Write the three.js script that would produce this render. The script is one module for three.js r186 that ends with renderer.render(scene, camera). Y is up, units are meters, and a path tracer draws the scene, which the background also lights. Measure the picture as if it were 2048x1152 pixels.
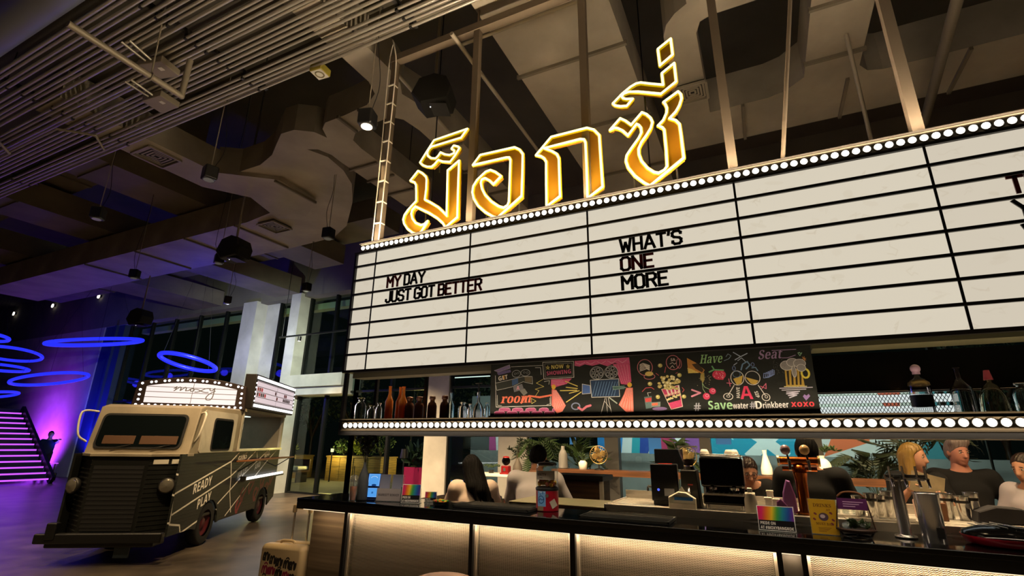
import * as THREE from 'three';
import { mergeGeometries, mergeVertices } from 'three/addons/utils/BufferGeometryUtils.js';
import { RoundedBoxGeometry } from 'three/addons/geometries/RoundedBoxGeometry.js';
import { TextGeometry } from 'three/addons/geometries/TextGeometry.js';
import { FontLoader } from 'three/addons/loaders/FontLoader.js';
import { RectAreaLightUniformsLib } from 'three/addons/lights/RectAreaLightUniformsLib.js';

// ---------------------------------------------------------------- camera, sky, exposure
const scene = new THREE.Scene();
const camera = new THREE.PerspectiveCamera(59.759, 16 / 9, 0.05, 200);
camera.position.set(0, 1.55, 0);
camera.rotation.set(THREE.MathUtils.degToRad(17.246), THREE.MathUtils.degToRad(26.223), THREE.MathUtils.degToRad(0.759), 'YXZ');
const renderer = new THREE.WebGLRenderer({ antialias: true });
renderer.toneMapping = THREE.LinearToneMapping;
renderer.toneMappingExposure = 1.0;
renderer.shadowMap.enabled = true;
RectAreaLightUniformsLib.init();
scene.background = new THREE.Color(0.0016, 0.003, 0.0026);            // night sky
const font = await new FontLoader().loadAsync('fonts/droid/droid_sans_bold.typeface.json');

// the lit marquee face and its two bulb rows; lounge and bar tracks are added
const WARM = 0xffdaa4, NEUTRAL = 0xffe6c6, COOL = 0xdfe6ff;
function areaLight(name, color, intensity, w, h, pos, target) {
  const l = new THREE.RectAreaLight(color, intensity, w, h); l.name = name;
  l.position.set(...pos); l.lookAt(...target); scene.add(l); return l;
}
function pointLight(name, color, intensity, pos, radius = 1) {
  const l = new THREE.PointLight(color, intensity); l.name = name; l.position.set(...pos); l.castShadow = true; l.shadow.radius = radius; scene.add(l); return l;
}
function spotLight(name, color, intensity, pos, target, angle = 0.6, penumbra = 0.6, radius = 2) {
  const l = new THREE.SpotLight(color, intensity, 0, angle, penumbra, 2); l.name = name; l.position.set(...pos); l.target.position.set(...target);
  l.castShadow = true; l.shadow.radius = radius; scene.add(l); scene.add(l.target); return l;
}
const SZ = -3.25;                                                     // plane of the marquee, the bulb shelf and the counter front
areaLight('marquee_face_light', 0xffe6c0, 2.2, 5.1, 1.0, [-0.6, 2.66, SZ + 0.045], [-0.6, 2.66, 5]);
areaLight('marquee_bulb_row_light', NEUTRAL, 165, 5.2, 0.045, [-0.58, 3.275, SZ + 0.04], [-0.58, 6.3, SZ + 0.2]);      // the bulbs stand proud of their board and shine up and out
areaLight('shelf_bulb_row_light', NEUTRAL, 22, 5.1, 0.04, [-0.58, 1.69, SZ + 0.05], [-0.58, 3.2, SZ + 0.05]);
areaLight('shelf_bulb_row_light', NEUTRAL, 26, 5.1, 0.04, [-0.58, 1.66, SZ + 0.05], [-0.58, 0.2, SZ + 0.25]);

// ---------------------------------------------------------------- helpers
let seed = 7;
const rnd = () => { seed = (seed * 1664525 + 1013904223) >>> 0; return seed / 4294967296; };
const rr = (a, b) => a + (b - a) * rnd();
const V = (x, y, z) => new THREE.Vector3(x, y, z);
const col = (c) => (Array.isArray(c) ? new THREE.Color().setRGB(...c) : new THREE.Color(c));
function mat(color, roughness = 0.6, metalness = 0, extra = {}) {
  const e = { ...extra }; if (e.emissive !== undefined) e.emissive = col(e.emissive);
  return new THREE.MeshPhysicalMaterial({ color: col(color), roughness, metalness, ...e });
}
function fix(g) {
  let h = g.index ? g.toNonIndexed() : g;
  for (const k of Object.keys(h.attributes)) if (!['position', 'normal', 'uv'].includes(k)) h.deleteAttribute(k);
  if (!h.attributes.normal) h.computeVertexNormals();
  if (!h.attributes.uv) h.setAttribute('uv', new THREE.BufferAttribute(new Float32Array(h.attributes.position.count * 2), 2));
  return h;
}
function uvBox(g, k = 1) {                                            // uv in metres, by the side each face points to
  const h = fix(g), p = h.attributes.position, n = h.attributes.normal, u = h.attributes.uv;
  for (let i = 0; i < p.count; i += 3) {
    const ax = Math.abs(n.getX(i) + n.getX(i + 1) + n.getX(i + 2)), ay = Math.abs(n.getY(i) + n.getY(i + 1) + n.getY(i + 2)), az = Math.abs(n.getZ(i) + n.getZ(i + 1) + n.getZ(i + 2));
    for (let j = i; j < i + 3; j++) {
      if (ay >= ax && ay >= az) u.setXY(j, p.getX(j) * k, p.getZ(j) * k);
      else if (ax >= az) u.setXY(j, p.getZ(j) * k, p.getY(j) * k);
      else u.setXY(j, p.getX(j) * k, p.getY(j) * k);
    }
  }
  return h;
}
const merge = (list) => { const a = [].concat(list).flat(9).map(fix); return a.length === 1 ? a[0] : mergeGeometries(a); };
const box = (w, h, d, x = 0, y = 0, z = 0) => uvBox(new THREE.BoxGeometry(w, h, d).translate(x, y, z));
const span = (x0, x1, y0, y1, z0, z1) => box(Math.abs(x1 - x0), Math.abs(y1 - y0), Math.abs(z1 - z0), (x0 + x1) / 2, (y0 + y1) / 2, (z0 + z1) / 2);
const rbox = (w, h, d, x = 0, y = 0, z = 0, r = 0.01, s = 2) => fix(new RoundedBoxGeometry(w, h, d, s, Math.min(r, w / 2.01, h / 2.01, d / 2.01)).translate(x, y, z));
const cyl = (r0, r1, h, x = 0, y = 0, z = 0, n = 20, open = false) => fix(new THREE.CylinderGeometry(r1, r0, h, n, 1, open).translate(x, y + h / 2, z));   // r0 at the foot y
const ball = (r, x = 0, y = 0, z = 0, n = 14) => fix(new THREE.SphereGeometry(r, n, Math.max(6, n * 0.7 | 0)).translate(x, y, z));
const ell = (a, b, c, x, y, z, n = 14) => fix(new THREE.SphereGeometry(1, n, Math.max(6, n * 0.7 | 0)).scale(a, b, c).translate(x, y, z));
const lathe = (pts, x = 0, y = 0, z = 0, n = 24) => fix(new THREE.LatheGeometry(pts.map(([r, h]) => new THREE.Vector2(r, h)), n).translate(x, y, z));
const torus = (R, r, x = 0, y = 0, z = 0, n = 28, m = 8) => fix(new THREE.TorusGeometry(R, r, m, n).translate(x, y, z));
function bar(a, b, r, n = 8) {                                        // round bar from a to b
  const p = V(...a), q = V(...b), d = q.clone().sub(p), g = new THREE.CylinderGeometry(r, r, d.length(), n);
  g.applyQuaternion(new THREE.Quaternion().setFromUnitVectors(V(0, 1, 0), d.clone().normalize())); g.translate(...p.add(q).multiplyScalar(0.5).toArray());
  return fix(g);
}
function beam(a, b, w, h) {                                           // square bar from a to b, w across, h up
  const p = V(...a), q = V(...b), d = q.clone().sub(p), g = new THREE.BoxGeometry(w, h, d.length()), m = new THREE.Matrix4();
  const up = Math.abs(d.clone().normalize().y) > 0.9 ? V(0, 0, 1) : V(0, 1, 0);
  m.lookAt(q, p, up); g.applyMatrix4(m); const c = p.add(q).multiplyScalar(0.5); g.translate(c.x, c.y, c.z);
  return fix(g);
}
function tube(pts, r, n = 8, seg = 0, closed = false, tension = 0.5) {
  const c = new THREE.CatmullRomCurve3(pts.map((p) => V(...p)), closed, 'catmullrom', tension);
  return fix(new THREE.TubeGeometry(c, seg || pts.length * 6, r, n, closed));
}
const xf = (g, { s, rx = 0, ry = 0, rz = 0, t = [0, 0, 0] } = {}) => { const h = g.clone(); if (s) h.scale(...(Array.isArray(s) ? s : [s, s, s])); if (rz) h.rotateZ(rz); if (rx) h.rotateX(rx); if (ry) h.rotateY(ry); return h.translate(...t); };
function prism(pts, h, y = 0, bevel = 0) {                             // outline [x, z] raised from y to y + h
  const s = new THREE.Shape(pts.map(([x, z]) => new THREE.Vector2(x, -z)));
  const g = new THREE.ExtrudeGeometry(s, { depth: h, bevelEnabled: bevel > 0, bevelSize: bevel, bevelThickness: bevel, bevelSegments: 1 });
  return uvBox(g.rotateX(-Math.PI / 2).translate(0, y, 0));
}
function slab(pts, d, z = 0, bevel = 0) {                              // outline [x, y] with depth d towards +z
  const g = new THREE.ExtrudeGeometry(new THREE.Shape(pts.map(([x, y]) => new THREE.Vector2(x, y))), { depth: d, bevelEnabled: bevel > 0, bevelSize: bevel, bevelThickness: bevel, bevelSegments: 1, curveSegments: 6 });
  return uvBox(g.translate(0, 0, z));
}
function card(w, h, x = 0, y = 0, z = 0) { return fix(new THREE.PlaneGeometry(w, h).translate(x, y, z)); }

const taken = {};
const numbered = (n) => { const k = (taken[n] = (taken[n] ?? -1) + 1); return k ? `${n}_${String(k).padStart(3, '0')}` : n; };
function part(name, geos, m, parent, label) {
  const o = new THREE.Mesh(merge(geos), m); o.name = name; o.castShadow = o.receiveShadow = true;
  if (label) o.userData.label = label;
  parent.add(o); return o;
}
function tag(o, label, category, group) { o.userData.label = label; o.userData.category = category; if (group) o.userData.group = group; return o; }
function thing(name, label, category, pos = [0, 0, 0], turn = 0, group) {
  const o = new THREE.Group(); o.name = numbered(name); o.position.set(...pos); o.rotation.y = turn; scene.add(o); return tag(o, label, category, group);
}
function solo(name, geos, m, label, category, group, pos, turn) {
  const o = part(numbered(name), geos, m, scene); if (pos) o.position.set(...pos); if (turn) o.rotation.y = turn; return tag(o, label, category, group);
}
function struct(name, geos, m, label, category) {
  const o = part(numbered(name), geos, m, scene); o.userData.kind = 'structure'; if (label) o.userData.label = label; if (category) o.userData.category = category; return o;
}
function dup(root, pos, turn, label, group) {
  const r = root.clone(); r.name = numbered(root.name.replace(/_\d{3}$/, '')); r.userData = { ...root.userData }; scene.add(r); r.position.set(...pos); if (turn !== undefined) r.rotation.y = turn;
  if (label) r.userData.label = label; if (group) r.userData.group = group; return r;
}
// ---- computed textures
function canvas(w, h, draw, { srgb = true, repeat } = {}) {
  const c = document.createElement('canvas'); c.width = w; c.height = h; const g = c.getContext('2d'); draw(g, w, h);
  const t = new THREE.CanvasTexture(c); if (srgb) t.colorSpace = THREE.SRGBColorSpace; t.magFilter = THREE.LinearFilter;
  if (repeat) { t.wrapS = t.wrapT = THREE.RepeatWrapping; t.repeat.set(...repeat); }
  return t;
}
function grain(size, lo, hi, sx = 1, sy = 1, octaves = 4, base = 4) {   // tileable layered noise, values lo..hi (0..255 grey)
  const f = new Float32Array(size * size); let amp = 1, tot = 0;
  for (let o = 0; o < octaves; o++) {
    const nx = Math.max(1, Math.round(base * 2 ** o * sx)), ny = Math.max(1, Math.round(base * 2 ** o * sy)), v = Array.from({ length: nx * ny }, rnd);
    for (let y = 0; y < size; y++) for (let x = 0; x < size; x++) {
      const gx = (x / size) * nx, gy = (y / size) * ny, x0 = gx | 0, y0 = gy | 0, a = gx - x0, b = gy - y0, x1 = (x0 + 1) % nx, y1 = (y0 + 1) % ny;
      const u = a * a * (3 - 2 * a), w = b * b * (3 - 2 * b);
      f[y * size + x] += amp * ((v[y0 * nx + x0] * (1 - u) + v[y0 * nx + x1] * u) * (1 - w) + (v[y1 * nx + x0] * (1 - u) + v[y1 * nx + x1] * u) * w);
    }
    tot += amp; amp *= 0.55;
  }
  const d = new Uint8Array(size * size * 4);
  for (let i = 0; i < size * size; i++) { const g = Math.min(255, Math.max(0, lo + (hi - lo) * (f[i] / tot))); d[i * 4] = d[i * 4 + 1] = d[i * 4 + 2] = g; d[i * 4 + 3] = 255; }
  return d;
}
function noiseTex(size, lo, hi, o = {}) {
  const t = new THREE.DataTexture(grain(size, lo, hi, o.sx, o.sy, o.oct, o.base), size, size); t.wrapS = t.wrapT = THREE.RepeatWrapping; t.magFilter = THREE.LinearFilter; t.minFilter = THREE.LinearFilter;
  if (o.srgb !== false) t.colorSpace = THREE.SRGBColorSpace; t.repeat.set(o.rx ?? 1, o.ry ?? o.rx ?? 1); t.needsUpdate = true; return t;
}
const shared = (t, rx, ry = rx) => { const c = t.clone(); c.repeat.set(rx, ry); c.needsUpdate = true; return c; };
const N_MOTTLE = noiseTex(256, 190, 262, { base: 3, oct: 6 }), N_BRUSH = noiseTex(256, 150, 270, { sx: 0.5, sy: 16, base: 4, oct: 4 }), N_WOOD = noiseTex(256, 120, 280, { sx: 0.6, sy: 12, base: 3, oct: 5 }), N_FINE = noiseTex(256, 140, 270, { base: 24, oct: 3 });

// ---- materials shared by many things
const mt = {
  black: mat(0x0b0b0c, 0.45), blackMatte: mat(0x101010, 0.8), blackGloss: mat(0x070708, 0.12), rubber: mat(0x121212, 0.85), white: mat(0xe6e2d8, 0.55), offWhite: mat(0xd8d2c2, 0.6),
  steel: mat(0xd2cdc4, 0.45, 0.55, { roughnessMap: shared(N_BRUSH, 1) }), chrome: mat(0xdedcd8, 0.2, 0.92), darkSteel: mat(0x3c3a37, 0.45, 0.7), copper: mat(0xb8642c, 0.22, 1), brass: mat(0xc9ad74, 0.3, 0.9),
  duct: mat(0xb5ab98, 0.62, 0.25, { map: shared(N_MOTTLE, 0.6) }), ductDark: mat(0x857c6a, 0.7, 0.2, { map: shared(N_MOTTLE, 0.6) }), pipe: mat(0x9a917f, 0.5, 0.3), conduit: mat(0xc9c4b8, 0.4, 0.75),
  slabPaint: mat(0x5a5446, 0.9, 0, { map: shared(N_MOTTLE, 0.35) }), wall: mat(0xcfc9bd, 0.85, 0, { map: shared(N_MOTTLE, 0.3) }),
  wood: mat(0x9a5f2e, 0.5, 0, { map: shared(N_WOOD, 1.2) }), darkWood: mat(0x4a2f1c, 0.5, 0, { map: shared(N_WOOD, 1.2) }),
  glass: mat(0xeef6f2, 0.02, 0, { transmission: 1, thickness: 0, ior: 1.45 }), clear: mat(0xf6f8f8, 0.03, 0, { transmission: 1, thickness: 0, ior: 1.45 }),
  skin: mat(0xb9805e, 0.6), skinPale: mat(0xd09a7c, 0.6), hairBlack: mat(0x120d0b, 0.5), leaf: mat(0x2f4a1c, 0.6, 0, { transmission: 0.3, thickness: 0 }), leafDark: mat(0x1c2c16, 0.6, 0, { transmission: 0.2, thickness: 0 }),
};
// ================================================================ the setting
const floorTex = canvas(1024, 1024, (g, w, h) => { const d = grain(512, 105, 240, 1, 1, 6, 5), im = g.createImageData(w, h); for (let y = 0; y < h; y++) for (let x = 0; x < w; x++) { const i = (y * w + x) * 4, j = (((y >> 1) * 512) + (x >> 1)) * 4, k = (x % 128 < 2 || (y + (x >> 7) % 2 * 256) % 512 < 2) ? 0.72 : 1; im.data[i] = d[j] * k; im.data[i + 1] = d[j] * k; im.data[i + 2] = d[j] * k; im.data[i + 3] = 255; } g.putImageData(im, 0, 0); }, { repeat: [0.5, 0.5] });
const M_FLOOR = mat(0x75695a, 0.36, 0, { map: shared(floorTex, 0.5), bumpMap: shared(N_FINE, 3), bumpScale: 0.0006 });
struct('floor', span(-38, 7.2, -0.25, 0, -12.2, 7.2), M_FLOOR, 'dark polished concrete lobby floor');
struct('ceiling', span(-38, 7.2, 8.3, 8.6, -12.4, 7.2), mt.slabPaint, 'dark painted concrete ceiling above the ducts');
struct('wall_right', span(7.0, 7.3, 0, 8.3, -12.2, 7.2), mt.slabPaint);
struct('wall_front', span(-38, 7.2, 0, 8.3, 7.0, 7.3), mt.slabPaint);
struct('wall_left', span(-38.2, -37.9, 0, 8.3, -12.2, 7.2), mt.slabPaint);
const M_BULK = mat(0x8a8472, 0.85, 0, { map: shared(N_MOTTLE, 0.3) });
struct('wall_bulkhead', span(-38, 7.2, 6.3, 8.3, -12.4, -11.75), M_BULK, 'deep plastered bulkhead above the tall glazing');
struct('wall_back', span(-38, -26.1, 0, 6.3, -12.1, -11.75), mt.wall, 'pale plaster wall washed by purple light');
const M_NAVY = mat(0x2a3f66, 0.6);
struct('trim_1', [span(-26.1, -24.6, 0, 6.3, -12.1, -11.8), span(-25.2, -25.05, 0, 6.3, -11.8, -11.7)], M_NAVY, 'dark blue wall panel beside the plaster wall');
// glazing with mullions
const M_PANE = mat(0xdfe9e5, 0.02, 0, { transmission: 1, thickness: 0, ior: 1.5, specularIntensity: 0.7 }), M_FRAME = mat(0x1b1d1c, 0.4, 0.5), M_FRAME_GREY = mat(0x4a4947, 0.5, 0.4);
function glazing(x0, x1, posts, h = 6.3) {
  const g = new THREE.Group(); g.name = numbered('window'); g.userData = { kind: 'structure', label: 'tall glass wall panes in dark metal mullions' }; scene.add(g);
  const xs = [x0, ...posts, x1];
  for (let i = 0; i + 1 < xs.length; i++) for (const [a, b] of [[0.05, 3.0], [3.06, h - 0.02]]) part('pane', span(xs[i] + 0.03, xs[i + 1] - 0.03, a, b, -12.1, -12.09), M_PANE, g);
  for (const x of xs) part('mullion', span(x - 0.04, x + 0.04, 0, h, -12.16, -12.02), M_FRAME, g);
  part('rail', [span(x0, x1, 3.0, 3.06, -12.15, -12.03), span(x0, x1, 0, 0.05, -12.15, -12.03)], M_FRAME, g);
  return g;
}
glazing(-24.6, -16.7, [-23, -21.4, -19.8, -18.2]);
glazing(-15.2, -14.2, []);
glazing(-13.7, -11.3, [-12.5]);
glazing(-11.3, -8.54, [-9.9]);
glazing(-7.8, -6.22, []);
glazing(-5.42, 7, [-3.24, -1.2, 0.86, 3, 5]);
const M_PIER = mat(0xd9d6cc, 0.7, 0, { map: shared(N_MOTTLE, 0.5) });
struct('trim_2', span(-16.66, -15.94, 0, 6.35, -12.12, -11.6), M_PIER, 'white square column behind the food truck');
struct('trim_3', span(-15.94, -15.2, 0, 6.3, -12.2, -12.05), M_PIER, 'white wall strip between two columns');
struct('trim_4', span(-14.18, -13.74, 0, 6.4, -12.12, -11.6), M_PIER, 'white column beside the entrance portal');
struct('trim_5', [span(-13.74, -11.48, 3.2, 3.58, -12.44, -11.6), span(-13.74, -11.48, 2.95, 3.14, -12.44, -11.66), span(-13.74, -11.48, 3.14, 3.2, -12.44, -11.75)], M_PIER, 'white entrance portal header');
struct('trim_6', span(-8.54, -7.8, 0, 6.3, -12.2, -11.95), M_PIER, 'broad white pier between the windows');
struct('trim_7', span(-6.22, -5.42, 0, 6.3, -12.2, -11.95), M_PIER, 'broad white pier by the wall ledge');
for (const [a, b] of [[-3.4, -3.08], [-1.32, -1.1], [0.76, 0.95]]) struct('trim_8', span(a, b, 0, 6.3, -12.08, -11.85), M_FRAME_GREY, 'grey metal column in the window wall');
// outside the glass
const M_PAVE = mat(0x5d5a55, 0.8, 0, { map: shared(N_MOTTLE, 0.4) });
struct('ground', span(-45, 14, -0.3, -0.02, -34, -12.2), M_PAVE, 'paved courtyard outside the glass');
const M_CONC = mat(0x9b9d9b, 0.85, 0, { map: shared(N_MOTTLE, 0.6) });
struct('wall_courtyard', [span(-9.6, 12, 0, 1.32, -16.7, -16.3)], M_CONC, 'grey concrete courtyard wall below the murals');
struct('trim_9', span(-24.6, -11.4, 6.02, 6.24, -12.8, -12.5), mat(0xb9c4a4, 0.7), 'pale outer beam above the glass');

// ================================================================ ceiling services
const DY = 5.6;
function duct(name, pts, y, h, m, label, group, hole, seams = []) {
  const s = new THREE.Shape(pts.map(([x, z]) => new THREE.Vector2(x, -z)));
  if (hole) s.holes.push(new THREE.Path(hole.map(([x, z]) => new THREE.Vector2(x, -z))));
  const t = label.isObject3D ? label : thing(name, label, 'duct', [0, 0, 0], 0, group);
  part('casing', uvBox(new THREE.ExtrudeGeometry(s, { depth: h, bevelEnabled: false }).rotateX(-Math.PI / 2).translate(0, y, 0)), m, t);
  for (const [x0, x1, z0, z1] of seams) part('flange', span(x0, x1, y - 0.035, y + 0.01, z0, z1), mt.ductDark, t);
  return t;
}
const sx = (x0, x1, zs, w = 0.035) => zs.map((z) => [x0, x1, z, z + w]), sz = (z0, z1, xs, w = 0.035) => xs.map((x) => [x, x + w, z0, z1]);
duct('air_duct', [[-2.07, -2.2], [-0.86, -2.2], [-0.86, -9.5], [-2.07, -9.5]], DY, 0.55, mt.duct, 'wide flat grey air duct running above the neon letters', 'ceiling air ducts', null, sx(-2.1, -0.83, [-3.05, -4.35, -5.6, -6.9, -8.1]));
duct('air_duct', [[-0.2, -2.9], [3.6, -2.9], [3.6, -4.35], [1.6, -4.35], [1.45, -4.45], [1.41, -4.6], [1.41, -5.77], [1.5, -5.9], [1.65, -5.95], [3.6, -5.95], [3.6, -6.73], [-0.57, -6.73], [-0.52, -5.1], [-0.47, -4.43], [-0.42, -4.29], [-0.32, -4.18], [-0.2, -4.11]], DY, 0.5, mt.duct, 'branching grey air duct with curved takeoffs above the marquee', 'ceiling air ducts',
  [[0, -4.35], [0.7, -4.35], [0.83, -4.42], [0.87, -4.57], [0.87, -5.73], [0.68, -5.9], [0.5, -5.95], [-0.16, -5.95], [-0.16, -4.53], [-0.11, -4.39]], [...sx(0.85, 1.43, [-4.7, -5.5]), ...sz(-6.73, -5.95, [0.2, 1.3, 2.4])]);
const snake = duct('air_duct', [[-3.72, -2.2], [-3.36, -2.2], [-3.36, -3.6], [-3.4, -3.84], [-3.5, -4], [-3.43, -4.24], [-3.37, -4.63], [-3.39, -7.5], [-3.75, -7.5], [-3.75, -4.7], [-3.8, -4.42], [-3.92, -4.3], [-4.35, -4.33], [-4.6, -4.39], [-4.74, -4.5], [-4.78, -4.7], [-4.79, -6.5], [-5.35, -6.5], [-5.32, -4.85], [-5.3, -4.66], [-5.37, -4.46], [-5.52, -4.39], [-5.82, -4.57], [-6.17, -4.72], [-6.54, -4.78], [-7.4, -4.92], [-7.3, -4.2], [-7.01, -4.4], [-6.52, -4.4], [-6.11, -4.28], [-5.83, -4.12], [-5.54, -3.96], [-5.3, -3.97], [-5.09, -4.12], [-5.03, -4.3], [-4.93, -4.12], [-4.79, -4.03], [-4.43, -4.02], [-4.03, -3.98], [-3.8, -3.86], [-3.72, -3.66]], DY, 0.42, mt.duct, 'snaking grey air duct with S-bends and a broad elbow beside the neon letters', 'ceiling air ducts', null,
  [...sz(-4.35, -3.99, [-4.2, -4.55]), ...sx(-4.81, -5.35, [-5.1, -5.5, -6.0]), ...sx(-3.77, -3.37, [-5.2, -5.9, -6.7])]);
duct('air_duct', [[-5.56, -4.37], [-5.42, -4.7], [-5.49, -5.09], [-5.68, -5.48], [-6.14, -5.99], [-6.97, -6.72], [-7.65, -7.06], [-8.89, -7.12], [-20, -7.05], [-20, -5.75], [-8.65, -5.78], [-7.82, -5.67], [-7, -5.3], [-6.6, -4.9], [-6.5, -4.5]], DY + 0.02, 0.6, mt.duct, snake, '', null, [...sz(-7.05, -5.76, [-9, -10.6, -12.4, -14.5])]);
duct('air_duct', [[-7.9, -2.2], [-7.3, -2.2], [-7.25, -4.2], [-6.54, -4.78], [-6.6, -5.24], [-6.65, -5.62], [-7.36, -6.04], [-7.8, -5.8], [-7.5, -5], [-7.9, -4.4]], DY - 0.06, 0.4, mt.duct, snake, '', null, [...sz(-5.6, -4.75, [-6.62])]);
for (const [x0, x1, z0, z1, y, l] of [[-11.2, -10.1, -9.8, -2.3, 6.3, 'dark air duct crossing beside the second ceiling diffuser'], [-14.8, -13.6, -11.4, -3.4, 6.3, 'dark air duct above the truck running to the glazing'], [-19.2, -17.6, -11.4, -2.8, 6.3, 'dark air duct far beyond the truck'], [-26, -8.3, -9.9, -8.8, 6.95, 'long dark air duct parallel to the glazed wall'], [-26, -9, -4.9, -3.9, 6.95, 'long dark air duct behind the conduit rack']])
  duct('air_duct', [[x0, z1], [x1, z1], [x1, z0], [x0, z0]], y, 0.55, mt.ductDark, l, 'ceiling air ducts', null, x1 - x0 > 3 ? sz(z0, z1, [-22, -19.4, -16.5, -13, -10.5].filter((v) => v > x0)) : sx(x0, x1, [-4, -6, -8]));
// square ceiling diffusers
function diffuser(x, y, z, s, label) {
  const t = thing('air_diffuser', label, 'diffuser', [x, y, z], 0, 'square ceiling air diffusers');
  part('frame', [box(s, 0.03, 0.03, 0, 0, s / 2), box(s, 0.03, 0.03, 0, 0, -s / 2), box(0.03, 0.03, s, s / 2, 0, 0), box(0.03, 0.03, s, -s / 2, 0, 0)], mt.pipe, t);
  part('neck', box(s - 0.02, 0.03, s - 0.02, 0, 0.03, 0), mt.blackMatte, t);
  for (let k = 1; k <= 4; k++) { const w = s * (1 - k * 0.2); part('blade', [box(w, 0.008, 0.022, 0, 0.012, w / 2), box(w, 0.008, 0.022, 0, 0.012, -w / 2), box(0.022, 0.008, w, w / 2, 0.012, 0), box(0.022, 0.008, w, -w / 2, 0.012, 0)], mt.pipe, t); }
}
diffuser(-0.31, DY - 0.046, -5.42, 0.32, 'small square louvred diffuser beside the last neon letter');
diffuser(-7.62, DY - 0.076, -3.52, 0.45, 'square louvred diffuser behind the conduit rack');
diffuser(-8.25, DY - 0.026, -6.1, 0.45, 'square louvred diffuser under the big duct elbow');
// steel frame that carries the marquee
const M_HANG = mat(0x6e6150, 0.6, 0.3);
const fr = thing('sign_gantry', 'painted steel hanging frame with posts carrying the marquee', 'frame', [0, 0, -3.33]);
part('beam', span(-3.1, 2.2, 5.34, 5.42, -0.04, 0.04), M_HANG, fr);
for (const x of [-3.03, -2.04, -1.0, 0.01, 1.01, 2.0]) part('post', span(x - 0.03, x + 0.03, 3.3, 5.36, -0.03, 0.03), M_HANG, fr);
for (const [x, top] of [[-2.04, 5.6], [0.01, 5.6], [2.0, 5.6]]) part('rod', bar([x, 5.4, 0], [x, top, 0], 0.012, 6), M_HANG, fr);
part('brace', bar([0.52, 4.6, 0], [0.3, 3.3, 0.02], 0.014, 6), M_HANG, fr);
part('cable', [tube([[-3.05, 5.6, 0.06], [-3.0, 5.45, 0.07], [-2.985, 5.2, 0.045], [-2.985, 4.2, 0.045], [-2.99, 3.3, 0.045]], 0.007, 5), tube([[-3.06, 5.6, 0.03], [-3.08, 5.3, 0.045], [-3.07, 4.2, 0.04], [-3.07, 3.3, 0.04]], 0.006, 5)], mt.offWhite, fr);
for (let k = 0; k < 8; k++) part('cable_tie', box(0.072, 0.01, 0.07, -3.03, 3.5 + k * 0.22, 0.01), mt.offWhite, fr);
// ceiling pipes
function pipe(name, pts, r, m, label, group) { return solo(name, pts.slice(1).map((p, i) => bar(pts[i], p, r)).concat(pts.slice(1, -1).map((p) => ball(r * 1.05, ...p, 8))), m, label, 'pipe', group); }
pipe('service_pipe', [[-2.26, 5.3, -3.2], [-2.3, 5.3, -5.4]], 0.022, mt.pipe, 'thin pipe running back above the letter shaped like an arch');
pipe('service_pipe', [[-3.08, 5.3, -3.4], [-3.16, 5.3, -4.7]], 0.022, mt.pipe, 'thin pipe running back beside the hanging loudspeaker');
pipe('service_pipe', [[-2.35, 5.45, -3.5], [-0.6, 5.45, -3.5], [-0.6, 5.8, -3.5]], 0.018, mt.pipe, 'thin pipe clamped under the wide flat duct');
pipe('service_pipe', [[-1.0, 5.25, -7.0], [7.0, 5.25, -6.8]], 0.035, mt.pipe, 'long thin pipe under the branching duct');
pipe('service_pipe', [[1.22, 5.61, -5.2], [1.32, 4.55, -5.6]], 0.02, mt.pipe, 'short slanted pipe below the branching duct');
pipe('service_pipe', [[1.9, 5.35, -4.1], [2.15, 5.3, -6.82]], 0.05, mt.ductDark, 'thick dark pipe slanting under the branching duct');
pipe('sprinkler_pipe', [[-4.98, 4.95, -1.4], [-5.04, 4.95, -2.41], [-5.04, 5.4, -2.41]], 0.032, mt.pipe, 'bent sprinkler pipe hanging below the conduit rack');
solo('pipe_hanger', [bar([-5.02, 4.95, -2.1], [-4.9, 6.0, -2.0], 0.008, 6), torus(0.036, 0.008, -5.02, 4.95, -2.1, 16, 6)], mt.pipe, 'thin rod hanger holding the sprinkler pipe', 'hanger');
solo('main_duct', [bar([-30, 5.45, -1.33], [4, 5.45, -1.33], 0.19, 24)], mat(0x8a8e98, 0.5, 0.3, { map: shared(N_MOTTLE, 0.5) }), 'big round duct beside the conduit rack', 'duct');
solo('steel_beam', [span(-30, 4, 6.2, 6.3, -1.0, -0.7), span(-30, 4, 5.9, 6.3, -0.87, -0.83), span(-30, 4, 5.9, 5.95, -1.0, -0.7)], mt.ductDark, 'dark steel beam above the big round duct', 'beam');
// conduit rack
const zc = []; for (let z = -1.66, k = 0; z > -3.16; k++) { zc.push(z); z -= [0.055, 0.06, 0.05, 0.085, 0.055, 0.06, 0.052, 0.06, 0.12, 0.055][k % 10]; }
zc.forEach((z, k) => solo('conduit', bar([-30, 5.5 + (k % 3) * 0.012, z], [3.5, 5.5 + ((k + 1) % 3) * 0.012, z], k % 4 ? 0.017 : 0.021, 7), mt.conduit, 'straight galvanised conduit in the ceiling rack', 'conduit', 'parallel conduits of the ceiling rack'));
for (const x of [-16, -13.2, -10.4, -7.6, -4.9, -2.7, -0.6]) {
  const t = thing('conduit_hanger', 'dark strut bar clamping the row of conduits', 'hanger', [x, 5.56, 0], 0, 'strut bars across the conduit rack');
  part('strut', span(-0.022, 0.022, 0, 0.045, -3.22, -1.6), mt.darkSteel, t);
  for (const z of zc.filter((_, k) => k % 2)) part('clamp', box(0.03, 0.07, 0.03, 0, -0.04, z), mt.darkSteel, t);
  part('rod', [bar([0, 0.04, -3.15], [0, 2.7, -3.15], 0.007, 5), bar([0, 0.04, -1.8], [0, 2.7, -1.8], 0.007, 5)], mt.darkSteel, t);
}
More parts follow.
